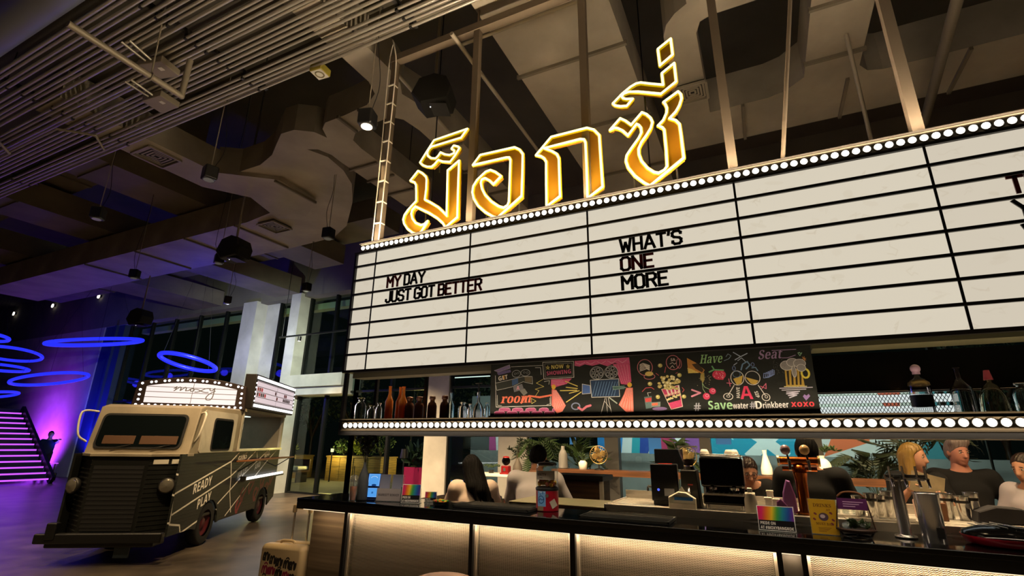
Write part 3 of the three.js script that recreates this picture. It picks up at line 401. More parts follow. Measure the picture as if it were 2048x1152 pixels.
// ================================================================ chalkboard between marquee and shelf
const ART = [['l','#d9d6cc',3.9,[37,102,49,328,471,325,469,251],0],['l','#d9d6cc',3.2,[164,44,409,46],0],['l','#d9d6cc',3.2,[354,59,395,61,400,111],0],['l','#d9d6cc',3.2,[423,161,462,155,457,181],0],['l','#d9d6cc',3.0,[56,244,60,317,93,318],0],['l','#d9d6cc',3.0,[441,320,465,315,463,275],0],['f','#8a7aa5',0,[26,64,152,27,158,54,61,77]],['f','#6f628f',0,[48,79,158,62,165,82,62,100]],['l','#d9d6cc',1.6,[26,64,152,27,158,54,61,77],1],['e','#8d8f8c',5.5,[207,96,33,25]],['e','#8d8f8c',5.2,[278,92,35,23]],['e','#8d8f8c',2.8,[198,96,8,7]],['e','#8d8f8c',2.6,[219,92,8,6]],['e','#8d8f8c',2.6,[269,89,8,6]],['e','#8d8f8c',2.8,[293,92,8,7]],['f','#34382f',0,[38,157,172,135,260,118,331,121,334,174,261,155,172,189,52,209]],['f','#3f5d86',0,[172,138,220,127,223,164,175,181]],['f','#6b5f46',0,[272,121,325,123,326,165,275,154]],['l','#d9d6cc',2.8,[38,157,172,135,260,118,331,121,334,174,261,155,172,189,52,209],1],['t','#e9e2d0','GET',[63,141,43,'sans-serif',0,-0.16,0]],['t','#dfa03e','E',[101,133,38,'sans-serif',0,-0.16,0]],['f','#77777a',0,[181,184,253,170,267,208,191,227]],['t','#e8a0b0','A',[209,211,37,'sans-serif',0,0,0]],['f','#86857c',0,[233,217,273,203,296,235,267,255]],['t','#ee7a5a','room',[82,302,87,'serif',-0.25,0,0]],['t','#ee7a5a','room',[85,302,87,'serif',-0.25,0,0]],['l','#ee7a5a',12.6,[248,303,273,270,308,256,388,268,472,256],0],['l','#e3cf6a',3.2,[412,145,363,169,420,195,354,211,383,222,357,257],0],['l','#e3cf6a',3.0,[325,274,360,293,328,310],1],['f','#b04d78',0,[71,360,74,341,97,335,148,336,163,345,166,361]],['l','#e6b6c8',2.6,[71,360,74,341,97,335,148,336,163,345],0],['f','#b04d78',0,[177,361,180,343,203,337,248,338,262,347,265,363]],['l','#e6b6c8',2.6,[177,361,180,343,203,337,248,338,262,347],0],['f','#b04d78',0,[280,363,283,345,306,339,346,339,360,349,363,364]],['l','#e6b6c8',2.5,[280,363,283,345,306,339,346,339,360,349],0],['f','#b04d78',0,[382,364,385,347,407,340,440,341,454,350,457,365]],['l','#e6b6c8',2.5,[382,364,385,347,407,340,440,341,454,350],0],['f','#b04d78',0,[480,366,483,348,505,342,534,343,547,352,550,367]],['l','#e6b6c8',2.5,[480,366,483,348,505,342,534,343,547,352],0],['f','#a8446e',0,[35,383,36,364,56,357,106,358,122,368,123,384]],['l','#e6b6c8',2.6,[35,383,36,364,56,357,106,358,122,368,123,384],0],['f','#a8446e',0,[134,384,135,366,154,359,205,360,220,370,221,385]],['l','#e6b6c8',2.6,[134,384,135,366,154,359,205,360,220,370,221,385],0],['f','#a8446e',0,[231,385,233,367,252,360,300,361,314,371,315,386]],['l','#e6b6c8',2.6,[231,385,233,367,252,360,300,361,314,371,315,386],0],['f','#a8446e',0,[326,386,327,369,346,362,394,362,408,372,409,387]],['l','#e6b6c8',2.5,[326,386,327,369,346,362,394,362,408,372,409,387],0],['f','#a8446e',0,[419,387,421,370,437,363,484,364,498,373,499,388]],['l','#e6b6c8',2.5,[419,387,421,370,437,363,484,364,498,373,499,388],0],['f','#d9587f',0,[473,148,626,147,589,183,511,201,472,194]],['f','#f08070',0,[478,215,511,221,549,277,578,328,553,367,514,381,493,346,477,326]],['l','#f3c0b8',2.0,[489,226,498,356],0],['l','#f3c0b8',2.0,[493,226,512,349],0],['l','#f3c0b8',2.0,[498,226,525,343],0],['l','#f3c0b8',2.0,[502,226,538,336],0],['l','#f3c0b8',2.1,[507,226,551,329],0],['l','#f3c0b8',2.1,[511,226,564,322],0],['l','#f3b6c4',2.1,[478,153,556,151],0],['l','#f3b6c4',2.0,[478,165,562,162],0],['l','#f3b6c4',2.1,[478,176,567,172],0],['l','#f3b6c4',2.1,[478,187,572,183],0],['e','#e6b23c',0.0,[492,200,16,17]],['l','#d9d6cc',4.2,[412,25,640,30,640,140,420,143],1],['l','#9a9890',2.8,[427,36,629,42,629,130,431,132],1],['t','#e3cf6a','NOW',[474,76,38,'sans-serif',0,-0.03,0]],['t','#d9587f','SHOWING',[440,119,38,'sans-serif',0,-0.04,0]],['l','#e3cf6a',2.6,[436,59,464,61,441,76,450,49,459,77],1],['l','#e3cf6a',2.6,[586,59,612,61,590,76,598,50,607,77],1],['f','#dd5f88',0,[648,28,1022,26,1025,65,965,72,927,57,875,77,824,59,772,69,720,56,682,69,647,62]],['l','#f4b9cb',2.5,[656,42,688,56,721,42],0],['l','#f4b9cb',2.6,[731,41,762,57,794,41],0],['l','#f4b9cb',2.5,[804,41,835,58,866,41],0],['l','#f4b9cb',2.5,[877,41,906,59,938,41],0],['l','#f4b9cb',2.5,[947,40,976,60,1007,40],0],['f','#d9587f',0,[911,64,1025,63,1028,186,998,204,959,198,942,134]],['f','#f0806c',0,[992,223,1035,224,1031,378,988,382,938,330,975,264]],['l','#f3c8bc',1.9,[1001,228,949,335],0],['l','#efa5b5',1.8,[926,70,964,188],0],['l','#f3c8bc',1.9,[1007,228,967,346],0],['l','#efa5b5',1.8,[945,71,976,189],0],['l','#f3c8bc',1.9,[1013,228,985,356],0],['l','#efa5b5',1.8,[965,72,989,189],0],['l','#f3c8bc',1.9,[1019,229,1003,367],0],['l','#efa5b5',1.8,[985,73,1001,190],0],['l','#f3c8bc',1.9,[1025,229,1020,377],0],['l','#efa5b5',1.9,[1005,74,1013,190],0],['e','#e9b53f',0.0,[1015,205,15,16]],['e','#4d4f50',0.0,[801,119,46,43]],['e','#d9d6cc',2.5,[801,119,46,43]],['e','#15160f',0.0,[778,101,10,10]],['e','#d9d6cc',2.5,[778,101,10,10]],['e','#15160f',0.0,[811,96,10,10]],['e','#d9d6cc',2.5,[811,96,10,10]],['e','#15160f',0.0,[829,127,10,10]],['e','#d9d6cc',2.5,[829,127,10,10]],['e','#15160f',0.0,[804,147,10,10]],['e','#d9d6cc',2.5,[804,147,10,10]],['e','#15160f',0.0,[776,133,10,10]],['e','#d9d6cc',2.5,[776,133,10,10]],['e','#15160f',0.0,[801,120,10,10]],['e','#d9d6cc',2.5,[801,120,10,10]],['e','#4d4f50',0.0,[899,117,44,41]],['e','#d9d6cc',2.4,[899,117,44,41]],['e','#15160f',0.0,[877,98,10,10]],['e','#d9d6cc',2.5,[877,98,10,10]],['e','#15160f',0.0,[909,93,10,10]],['e','#d9d6cc',2.5,[909,93,10,10]],['e','#15160f',0.0,[926,124,9,10]],['e','#d9d6cc',2.5,[926,124,9,10]],['e','#15160f',0.0,[901,144,10,10]],['e','#d9d6cc',2.5,[901,144,10,10]],['e','#15160f',0.0,[874,130,10,10]],['e','#d9d6cc',2.5,[874,130,10,10]],['e','#15160f',0.0,[899,118,10,10]],['e','#d9d6cc',2.4,[899,118,10,10]],['f','#27405f',0,[754,165,946,163,947,278,760,278]],['l','#6f93b8',4.0,[765,268,794,176],0],['l','#6f93b8',3.8,[783,269,812,177],0],['l','#6f93b8',3.8,[801,269,831,178],0],['l','#6f93b8',3.8,[820,270,849,179],0],['l','#6f93b8',3.8,[838,270,867,179],0],['l','#6f93b8',3.8,[856,271,886,180],0],['l','#6f93b8',3.8,[874,271,904,181],0],['l','#6f93b8',3.8,[892,272,922,182],0],['l','#6f93b8',3.8,[910,272,939,182],0],['l','#d9d6cc',4.0,[754,165,946,163,947,278,760,278],1],['f','#4f6fae',0,[698,188,752,200,753,252,696,255]],['l','#d9d6cc',3.5,[698,188,752,200,753,252,696,255],1],['f','#4f7268',0,[904,210,983,208,981,232,908,234]],['l','#9fb5a8',2.4,[904,210,992,221,908,234],1],['l','#e3cf6a',6.5,[578,165,663,201],0],['l','#e3cf6a',6.5,[583,206,662,217],0],['l','#e3cf6a',6.8,[541,227,657,229],0],['l','#e3cf6a',6.2,[605,247,675,232],0],['l','#e3cf6a',6.5,[583,305,688,242],0],['l','#d9d6cc',2.8,[851,285,819,385],0],['l','#d9d6cc',2.8,[858,285,862,381],0],['l','#d9d6cc',3.0,[871,285,889,381],0],['l','#d9d6cc',2.4,[845,304,883,353],0],['l','#a9b5a5',7.6,[878,283,926,320],0],['e','#7c86a3',8.0,[648,334,28,21]],['l','#c56b78',15.0,[667,344,692,360,722,338,750,331],0],['e','#d47a80',4.6,[1119,98,47,51]],['e','#d47a80',4.0,[1144,158,34,17]],['e','#d9c06a',0.0,[1143,140,26,15]],['l','#e6dcc8',4.6,[1089,79,1109,71,1149,87],0],['l','#e6dcc8',4.8,[1088,86,1113,79,1149,93],0],['l','#e6dcc8',4.6,[1088,95,1118,85,1148,99],0],['l','#e6dcc8',4.8,[1087,103,1122,92,1148,105],0],['l','#e6dcc8',4.8,[1087,111,1126,100,1147,111],0],['l','#e6dcc8',4.6,[1086,120,1130,107,1147,117],0],['e','#d47a80',4.4,[1295,76,41,45]],['e','#d47a80',3.3,[1330,84,15,30]],['t','#d9c9bd','SA',[1281,67,25,'sans-serif',0,0,0]],['l','#d9c9bd',3.3,[1275,84,1292,76,1302,87,1314,80],0],['l','#d9c9bd',3.4,[1276,109,1290,95,1300,110],0],['f','#c9406a',0,[1213,241,1319,219,1330,349,1262,365]],['f','#f0d9d0',0,[1238,238,1248,236,1260,278,1251,281]],['f','#f0d9d0',0,[1263,233,1273,231,1280,273,1271,277]],['f','#f0d9d0',0,[1287,227,1297,225,1300,268,1291,273]],['f','#f0d9d0',0,[1312,222,1321,220,1320,263,1311,269]],['f','#15160f',0,[1234,289,1318,269,1320,308,1245,327]],['l','#f0dfc0',3.3,[1213,241,1319,219,1330,349,1262,365],1],['e','#f0e6b4',0.0,[1229,197,10,9]],['e','#8f7f3a',1.7,[1229,197,10,9]],['e','#d8c67c',0.0,[1246,203,9,9]],['e','#8f7f3a',1.7,[1246,203,9,9]],['e','#f0e6b4',0.0,[1199,223,9,9]],['e','#8f7f3a',1.7,[1199,223,9,9]],['e','#d8c67c',0.0,[1234,169,10,9]],['e','#8f7f3a',1.7,[1234,169,10,9]],['e','#d8c67c',0.0,[1323,194,9,9]],['e','#8f7f3a',1.7,[1323,194,9,9]],['e','#f0e6b4',0.0,[1304,194,9,9]],['e','#8f7f3a',1.7,[1304,194,9,9]],['e','#d8c67c',0.0,[1281,163,10,9]],['e','#8f7f3a',1.7,[1281,163,10,9]],['e','#d8c67c',0.0,[1277,228,9,9]],['e','#8f7f3a',1.7,[1277,228,9,9]],['e','#f0e6b4',0.0,[1264,216,9,9]],['e','#8f7f3a',1.7,[1264,216,9,9]],['e','#d8c67c',0.0,[1293,204,9,9]],['e','#8f7f3a',1.7,[1293,204,9,9]],['e','#d8c67c',0.0,[1307,194,9,8]],['e','#8f7f3a',1.7,[1307,194,9,8]],['e','#d8c67c',0.0,[1286,230,9,8]],['e','#8f7f3a',1.7,[1286,230,9,8]],['e','#f0e6b4',0.0,[1285,234,9,8]],['e','#8f7f3a',1.7,[1285,234,9,8]],['e','#d8c67c',0.0,[1247,221,10,9]],['e','#8f7f3a',1.7,[1247,221,10,9]],['e','#d8c67c',0.0,[1253,234,9,8]],['e','#8f7f3a',1.7,[1253,234,9,8]],['e','#d8c67c',0.0,[1219,167,9,9]],['e','#8f7f3a',1.7,[1219,167,9,9]],['e','#d8c67c',0.0,[1320,191,9,9]],['e','#8f7f3a',1.7,[1320,191,9,9]],['e','#f0e6b4',0.0,[1280,177,9,9]],['e','#8f7f3a',1.7,[1280,177,9,9]],['e','#d8c67c',0.0,[1264,184,9,9]],['e','#8f7f3a',1.7,[1264,184,9,9]],['e','#d8c67c',0.0,[1243,201,10,9]],['e','#8f7f3a',1.7,[1243,201,10,9]],['e','#f0e6b4',0.0,[1270,231,9,9]],['e','#8f7f3a',1.7,[1270,231,9,9]],['e','#d8c67c',0.0,[1281,234,9,8]],['e','#8f7f3a',1.7,[1281,234,9,8]],['e','#d8c67c',0.0,[1302,240,9,8]],['e','#8f7f3a',1.7,[1302,240,9,8]],['e','#f0e6b4',0.0,[1285,165,10,8]],['e','#8f7f3a',1.7,[1285,165,10,8]],['e','#d8c67c',0.0,[1303,238,9,8]],['e','#8f7f3a',1.6,[1303,238,9,8]],['e','#d8c67c',0.0,[1311,203,9,8]],['e','#8f7f3a',1.7,[1311,203,9,8]],['e','#f0e6b4',0.0,[1290,169,10,9]],['e','#8f7f3a',1.7,[1290,169,10,9]],['e','#d8c67c',0.0,[1302,203,9,8]],['e','#8f7f3a',1.7,[1302,203,9,8]],['e','#f0e6b4',0.0,[1302,240,9,8]],['e','#8f7f3a',1.7,[1302,240,9,8]],['e','#d8c67c',0.0,[1209,220,9,9]],['e','#8f7f3a',1.7,[1209,220,9,9]],['e','#d8c67c',0.0,[1254,162,9,9]],['e','#8f7f3a',1.7,[1254,162,9,9]],['e','#f0e6b4',0.0,[1235,218,9,9]],['e','#8f7f3a',1.7,[1235,218,9,9]],['e','#f0e6b4',0.0,[1290,180,9,9]],['e','#8f7f3a',1.7,[1290,180,9,9]],['e','#d8c67c',0.0,[1306,240,9,8]],['e','#8f7f3a',1.6,[1306,240,9,8]],['e','#d8c67c',0.0,[1260,240,9,8]],['e','#8f7f3a',1.6,[1260,240,9,8]],['e','#d8c67c',0.0,[1225,184,10,9]],['e','#8f7f3a',1.7,[1225,184,10,9]],['e','#f0e6b4',0.0,[1279,164,9,8]],['e','#8f7f3a',1.7,[1279,164,9,8]],['e','#d8c67c',0.0,[1202,226,10,8]],['e','#8f7f3a',1.7,[1202,226,10,8]],['e','#d8c67c',0.0,[1236,235,9,8]],['e','#8f7f3a',1.7,[1236,235,9,8]],['e','#f0e6b4',0.0,[1312,185,9,9]],['e','#8f7f3a',1.7,[1312,185,9,9]],['e','#d8c67c',0.0,[1257,196,10,9]],['e','#8f7f3a',1.7,[1257,196,10,9]],['e','#d8c67c',0.0,[1280,204,9,8]],['e','#8f7f3a',1.7,[1280,204,9,8]],['e','#f0e6b4',0.0,[1269,206,9,8]],['e','#8f7f3a',1.7,[1269,206,9,8]],['e','#d8c67c',0.0,[1316,197,9,9]],['e','#8f7f3a',1.7,[1316,197,9,9]],['e','#d8c67c',0.0,[1252,214,10,9]],['e','#8f7f3a',1.7,[1252,214,10,9]],['e','#f0e6b4',0.0,[1231,175,9,9]],['e','#8f7f3a',1.7,[1231,175,9,9]],['e','#d8c67c',0.0,[1321,199,9,8]],['e','#8f7f3a',1.7,[1321,199,9,8]],['e','#f0e6b4',0.0,[1251,201,10,9]],['e','#8f7f3a',1.7,[1251,201,10,9]],['e','#d8c67c',0.0,[1201,203,10,8]],['e','#8f7f3a',1.7,[1201,203,10,8]],['e','#e6d99a',0.0,[1247,306,7,6]],['e','#e6d99a',0.0,[1253,301,7,6]],['e','#e6d99a',0.0,[1258,302,7,6]],['e','#e6d99a',0.0,[1264,296,6,6]],['e','#e6d99a',0.0,[1270,298,6,6]],['e','#e6d99a',0.0,[1275,297,6,6]],['e','#e6d99a',0.0,[1281,285,7,6]],['e','#e6d99a',0.0,[1286,284,7,6]],['e','#e6d99a',0.0,[1291,290,7,6]],['e','#e6d99a',0.0,[1297,291,7,6]],['e','#e6d99a',0.0,[1303,280,7,6]],['e','#e6d99a',0.0,[1309,280,6,6]],['e','#e6d99a',0.0,[1314,280,7,6]],['e','#e6d99a',0.0,[1320,275,7,6]],['t','#e8d9a8','POPCORN',[1234,289,19,'sans-serif',0,-0.28,0]],['f','#5d7672',0,[1102,285,1150,280,1145,354,1109,359]],['f','#cf4a44',0,[1107,294,1148,289,1145,315,1109,318]],['l','#d9d6cc',3.4,[1130,280,1125,260,1146,258],0],['f','#7c8a80',0,[1142,320,1201,317,1198,347,1143,350]],['f','#d86a4a',0,[1147,326,1184,322,1183,338,1148,341]],['e','#8a6f9e',0.0,[1193,360,45,11]],['e','#c9bd6a',0.0,[1215,91,14,13]],['e','#efe6b0',0.0,[1212,87,6,5]],['e','#7a7040',1.7,[1215,91,14,13]],['e','#c9bd6a',0.0,[1327,157,13,13]],['e','#efe6b0',0.0,[1324,154,6,5]],['e','#7a7040',1.7,[1327,157,13,13]],['e','#c9bd6a',0.0,[1144,204,14,13]],['e','#efe6b0',0.0,[1141,201,6,5]],['e','#7a7040',1.7,[1144,204,14,13]],['e','#c9bd6a',0.0,[1187,287,13,13]],['e','#efe6b0',0.0,[1184,284,6,5]],['e','#7a7040',1.7,[1187,287,13,13]],['e','#c9bd6a',0.0,[1343,289,13,12]],['e','#efe6b0',0.0,[1340,286,6,5]],['e','#7a7040',1.7,[1343,289,13,12]],['l','#d0565c',4.4,[1093,251,1116,229,1151,227,1167,239],0],['l','#d0565c',3.9,[1337,234,1347,248,1337,261],0],['l','#d0565c',4.0,[1240,136,1249,102],0],['l','#d0565c',3.4,[1186,139,1202,153],0],['l','#d0565c',3.4,[1306,145,1317,140],0],['f','#c98a3c',0,[1380,52,1429,84,1477,132,1461,159,1445,146,1380,148]],['f','#46341c',0,[1406,93,1439,89,1472,132,1460,147,1425,122]],['f','#e3c765',0,[1378,114,1404,124,1445,149,1380,148]],['f','#a8954a',0,[1451,157,1473,147,1471,192,1459,211,1446,185]],['e','#b9ad80',0.0,[1461,184,2,2]],['e','#b9ad80',0.0,[1459,203,2,2]],['e','#b9ad80',0.0,[1455,188,2,2]],['e','#b9ad80',0.0,[1497,167,2,2]],['e','#b9ad80',0.0,[1475,213,2,2]],['e','#b9ad80',0.0,[1457,178,2,2]],['e','#b9ad80',0.0,[1498,181,2,2]],['e','#b9ad80',0.0,[1446,192,2,2]],['e','#b9ad80',0.0,[1490,172,2,2]],['e','#b9ad80',0.0,[1457,186,2,2]],['e','#b9ad80',0.0,[1499,194,2,2]],['e','#b9ad80',0.0,[1503,177,2,2]],['e','#b9ad80',0.0,[1456,207,2,2]],['e','#b9ad80',0.0,[1503,195,2,2]],['e','#b9ad80',0.0,[1451,171,2,2]],['e','#b9ad80',0.0,[1475,177,2,2]],['e','#b9ad80',0.0,[1494,221,2,2]],['e','#b9ad80',0.0,[1447,181,2,2]],['e','#b9ad80',0.0,[1496,208,2,2]],['e','#b9ad80',0.0,[1498,188,2,2]],['e','#b9ad80',0.0,[1442,182,2,2]],['e','#b9ad80',0.0,[1497,183,2,2]],['e','#b9ad80',0.0,[1458,191,2,2]],['e','#b9ad80',0.0,[1465,191,2,2]],['e','#b9ad80',0.0,[1508,176,2,2]],['e','#b9ad80',0.0,[1427,225,2,2]],['t','#9fd08a','Have',[1450,92,75,'serif',-0.25,0,130]],['l','#8aa3b0',3.7,[1592,82,1619,72,1633,54,1617,42,1605,58],0],['e','#cf3450',0.0,[1555,165,38,30]],['f','#cf3450',0,[1521,172,1588,175,1575,197,1544,192]],['e','#f3c6cc',0.0,[1573,185,2,3]],['e','#f3c6cc',0.0,[1550,182,2,3]],['e','#f3c6cc',0.0,[1578,158,2,3]],['e','#f3c6cc',0.0,[1566,179,2,3]],['e','#f3c6cc',0.0,[1563,168,2,3]],['e','#f3c6cc',0.0,[1545,160,2,3]],['e','#f3c6cc',0.0,[1542,150,2,3]],['e','#f3c6cc',0.0,[1560,159,2,3]],['e','#f3c6cc',0.0,[1572,151,2,3]],['e','#f3c6cc',0.0,[1575,174,2,3]],['e','#f3c6cc',0.0,[1575,182,2,3]],['e','#f3c6cc',0.0,[1575,170,2,3]],['e','#f3c6cc',0.0,[1529,174,2,3]],['e','#f3c6cc',0.0,[1539,158,2,3]],['l','#6fae70',8.8,[1502,146,1529,134,1581,139],0],['l','#6fae70',8.0,[1521,113,1532,135],0],['l','#9fbf8a',3.3,[1456,211,1467,236,1499,253],0],['l','#9fbf8a',3.3,[1456,211,1456,246,1469,273],0],['e','#d13a5e',0.0,[1472,291,20,20]],['e','#d13a5e',0.0,[1509,261,19,19]],['e','#f0b6c2',2.8,[1476,287,8,8]],['e','#f0b6c2',2.8,[1513,258,8,7]],['l','#dd8fa4',10.5,[1393,250,1439,270],0],['l','#dd8fa4',10.5,[1389,289,1436,271],0],['f','#c9a845',0,[1630,193,1685,174,1672,222,1646,230]],['f','#c9a845',0,[1696,185,1764,209,1745,233,1721,224]],['e','#d9d6cc',4.2,[1653,189,35,42]],['e','#d9d6cc',4.2,[1734,192,39,40]],['e','#5f7f9c',3.2,[1651,167,20,18]],['l','#d9d6cc',4.7,[1631,231,1593,288],0],['l','#d9d6cc',4.5,[1759,236,1788,293],0],['e','#d9d6cc',4.2,[1592,296,25,19]],['e','#d9d6cc',4.0,[1791,305,20,20]],['e','#d9d6cc',3.2,[1593,293,9,7]],['e','#d9d6cc',3.0,[1793,303,7,7]],['l','#b8c6d6',5.5,[1648,35,1685,63,1653,80],0],['l','#b8c6d6',5.5,[1685,63,1722,46],0],['l','#b8c6d6',4.2,[1667,86,1689,71,1707,93],0],['l','#6d8fae',7.7,[1679,141,1690,109,1717,94,1729,116,1707,137],0],['l','#6d8fae',5.5,[1737,133,1757,131,1767,151],0],['e','#6d7fb0',3.9,[1641,131,8,12]],['e','#6d7fb0',3.9,[1744,114,8,11]],['l','#b8c6d6',4.2,[1642,112,1661,99],0],['l','#d96a86',4.4,[1593,216,1618,220],0],['l','#d96a86',4.4,[1606,192,1609,236],0],['l','#d96a86',4.0,[1770,241,1798,257,1800,227,1775,256],0],['t','#d8385c','A',[1657,312,105,'sans-serif',0,0.02,0]],['t','#d9d6cc','HAVE',[1655,308,26,'sans-serif',0,-1.5,0]],['t','#d9d6cc','SIP',[1733,271,26,'sans-serif',0,1.35,0]],['t','#a98bb0','Seat',[1775,85,75,'serif',-0.25,0,124]],['l','#a98bb0',4.4,[1855,37,1977,39],0],['l','#a98bb0',4.0,[1901,84,1929,85,1970,72],0],['l','#9fd0a0',3.5,[1992,77,1984,60,1993,57,1995,64,2004,60,1992,77],0],['l','#7f93c8',3.7,[1792,195,1797,168,1824,170,1821,193],1],['l','#7f93c8',3.7,[1803,191,1809,164,1831,166,1828,189],1],['l','#7f93c8',3.7,[1814,187,1820,159,1838,162,1835,186],1],['l','#7f93c8',3.7,[1825,183,1831,154,1845,158,1842,182],1],['l','#7f93c8',3.7,[1836,180,1842,149,1852,154,1849,178],1],['f','#b8963a',0,[1905,147,1989,152,1993,251,1901,247]],['f','#2a2110',0,[1914,161,1925,159,1919,239,1910,239]],['f','#2a2110',0,[1936,162,1946,160,1939,240,1930,240]],['f','#2a2110',0,[1957,163,1966,161,1959,241,1950,240]],['f','#2a2110',0,[1977,164,1987,162,1978,241,1969,241]],['e','#e0cf4a',10.5,[2005,178,18,25]],['l','#efe2a0',4.0,[1891,248,2002,250],0],['e','#97928c',0.0,[1919,129,32,27]],['e','#d9d4cc',3.2,[1919,129,32,27]],['e','#97928c',0.0,[1949,113,28,24]],['e','#d9d4cc',3.2,[1949,113,28,24]],['e','#97928c',0.0,[1984,120,30,24]],['e','#d9d4cc',3.2,[1984,120,30,24]],['e','#97928c',0.0,[1989,146,22,20]],['e','#d9d4cc',3.2,[1989,146,22,20]],['e','#97928c',0.0,[1951,165,11,32]],['e','#d9d4cc',3.2,[1951,165,11,32]],['e','#a9a9a0',0.0,[1884,140,1,1]],['e','#a9a9a0',0.0,[1865,177,1,1]],['e','#a9a9a0',0.0,[1883,124,1,1]],['e','#a9a9a0',0.0,[1857,169,1,1]],['e','#a9a9a0',0.0,[1871,163,1,1]],['e','#a9a9a0',0.0,[1870,110,1,1]],['e','#a9a9a0',0.0,[1874,166,1,1]],['e','#a9a9a0',0.0,[1853,163,1,1]],['e','#a9a9a0',0.0,[1895,166,1,1]],['e','#a9a9a0',0.0,[1899,95,1,1]],['e','#a9a9a0',0.0,[1878,170,1,1]],['e','#a9a9a0',0.0,[1852,116,1,1]],['e','#a9a9a0',0.0,[1862,139,1,1]],['e','#a9a9a0',0.0,[1871,135,1,1]],['e','#a9a9a0',0.0,[1897,94,1,1]],['e','#a9a9a0',0.0,[1854,103,1,1]],['e','#a9a9a0',0.0,[1859,98,1,1]],['e','#a9a9a0',0.0,[1898,171,1,1]],['e','#a9a9a0',0.0,[1852,137,1,1]],['e','#a9a9a0',0.0,[1867,121,1,1]],['e','#a9a9a0',0.0,[1865,150,1,1]],['e','#a9a9a0',0.0,[1882,126,1,1]],['e','#a9a9a0',0.0,[1860,121,1,1]],['e','#a9a9a0',0.0,[1853,142,1,1]],['e','#a9a9a0',0.0,[1889,128,1,1]],['e','#a9a9a0',0.0,[1855,108,1,1]],['e','#a9a9a0',0.0,[1867,147,1,1]],['e','#a9a9a0',0.0,[1893,128,1,1]],['e','#a9a9a0',0.0,[1891,150,1,1]],['e','#a9a9a0',0.0,[1873,126,1,1]],['e','#a9a9a0',0.0,[1873,156,1,1]],['e','#a9a9a0',0.0,[1868,155,1,1]],['e','#a9a9a0',0.0,[1876,115,1,1]],['e','#a9a9a0',0.0,[1875,155,1,1]],['e','#a9a9a0',0.0,[1852,130,1,1]],['e','#a9a9a0',0.0,[1867,171,1,1]],['e','#a9a9a0',0.0,[1901,128,1,1]],['e','#a9a9a0',0.0,[1894,165,1,1]],['e','#a9a9a0',0.0,[1862,134,1,1]],['e','#a9a9a0',0.0,[1850,165,1,1]],['l','#c8c2d2',5.0,[1867,257,2028,257],0],['l','#c8c2d2',5.0,[1877,268,1995,266],0],['l','#c8c2d2',5.5,[1899,279,1963,277,1897,289,1955,288,1905,299,1946,298,1910,311],0],['l','#e39a52',3.2,[2001,97,2019,93],0],['l','#e39a52',3.0,[2012,83,2011,108],0],['l','#e39a52',3.0,[2003,85,2018,104],0],['f','#8f72a8',0,[1988,329,1975,306,1984,294,1994,302,2005,292,2011,305]],['t','#a9a9b0','#',[1392,378,68,'sans-serif',0,0,0]],['t','#9fce9a','Save',[1474,370,71,'sans-serif',0,0,138]],['t','#e2e0da','water',[1611,367,48,'sans-serif',0,0,83]],['t','#9a9aa2','#',[1699,369,58,'sans-serif',0,0,0]],['t','#e2e0da','D',[1726,370,60,'sans-serif',0,0,0]],['t','#e2e0da','rinkbeer',[1767,367,46,'sans-serif',0,-0.02,133]],['t','#e0404a','xoxo',[1911,362,49,'sans-serif',0,0,116]]];
function drawArt(g) {
  g.lineCap = 'round'; g.lineJoin = 'round';
  for (const [k, c, w, d, close] of ART) {
    g.fillStyle = g.strokeStyle = c;
    if (k === 'l' || k === 'f') { g.beginPath(); for (let i = 0; i < d.length; i += 2) g.lineTo(d[i], d[i + 1]); if (close || k === 'f') g.closePath(); if (k === 'f') g.fill(); else { g.lineWidth = w; g.stroke(); } }
    else if (k === 'e') { g.beginPath(); g.ellipse(d[0], d[1], d[2], d[3], 0, 0, 6.3); if (w) { g.lineWidth = w; g.stroke(); } else g.fill(); }
    else { g.save(); g.translate(d[0], d[1]); g.rotate(d[5]); g.transform(1, 0, d[4], 1, 0, 0); g.font = `bold ${d[2]}px ${d[3]}`; const m = g.measureText(w).width; if (d[6]) g.scale(d[6] / m, 1); g.fillText(w, 0, 0); g.restore(); }
  }
  for (let i = 0; i < 5200; i++) { g.fillStyle = `rgba(15,16,13,${rr(0.25, 0.7)})`; g.fillRect(rr(0, 2048), rr(0, 396), rr(1, 3), rr(1, 2)); }   // chalk grain
}
const chalkTex = canvas(2048, 396, (g) => { g.fillStyle = '#15170f'; g.fillRect(0, 0, 2048, 396); for (let i = 0; i < 90; i++) { g.fillStyle = `rgba(70,74,64,${rr(0.03, 0.1)})`; g.beginPath(); g.ellipse(rr(0, 2048), rr(0, 396), rr(20, 120), rr(5, 30), rr(-0.5, 0.5), 0, 7); g.fill(); } drawArt(g); });
const cb = thing('chalkboard', 'long black chalkboard with coloured cinema and drinks drawings', 'chalkboard', [-0.75, 1.93, SZ - 0.03]);
part('board', box(2.062, 0.396, 0.02, 0, 0, -0.012), mat(0x15170f, 0.8), cb);
part('chalk_drawing', card(2.06, 0.394, 0, 0, -0.0005), mat(0xffffff, 0.85, 0, { map: chalkTex }), cb);
part('ledge', box(2.062, 0.012, 0.03, 0, -0.196, 0.005), mt.black, cb);
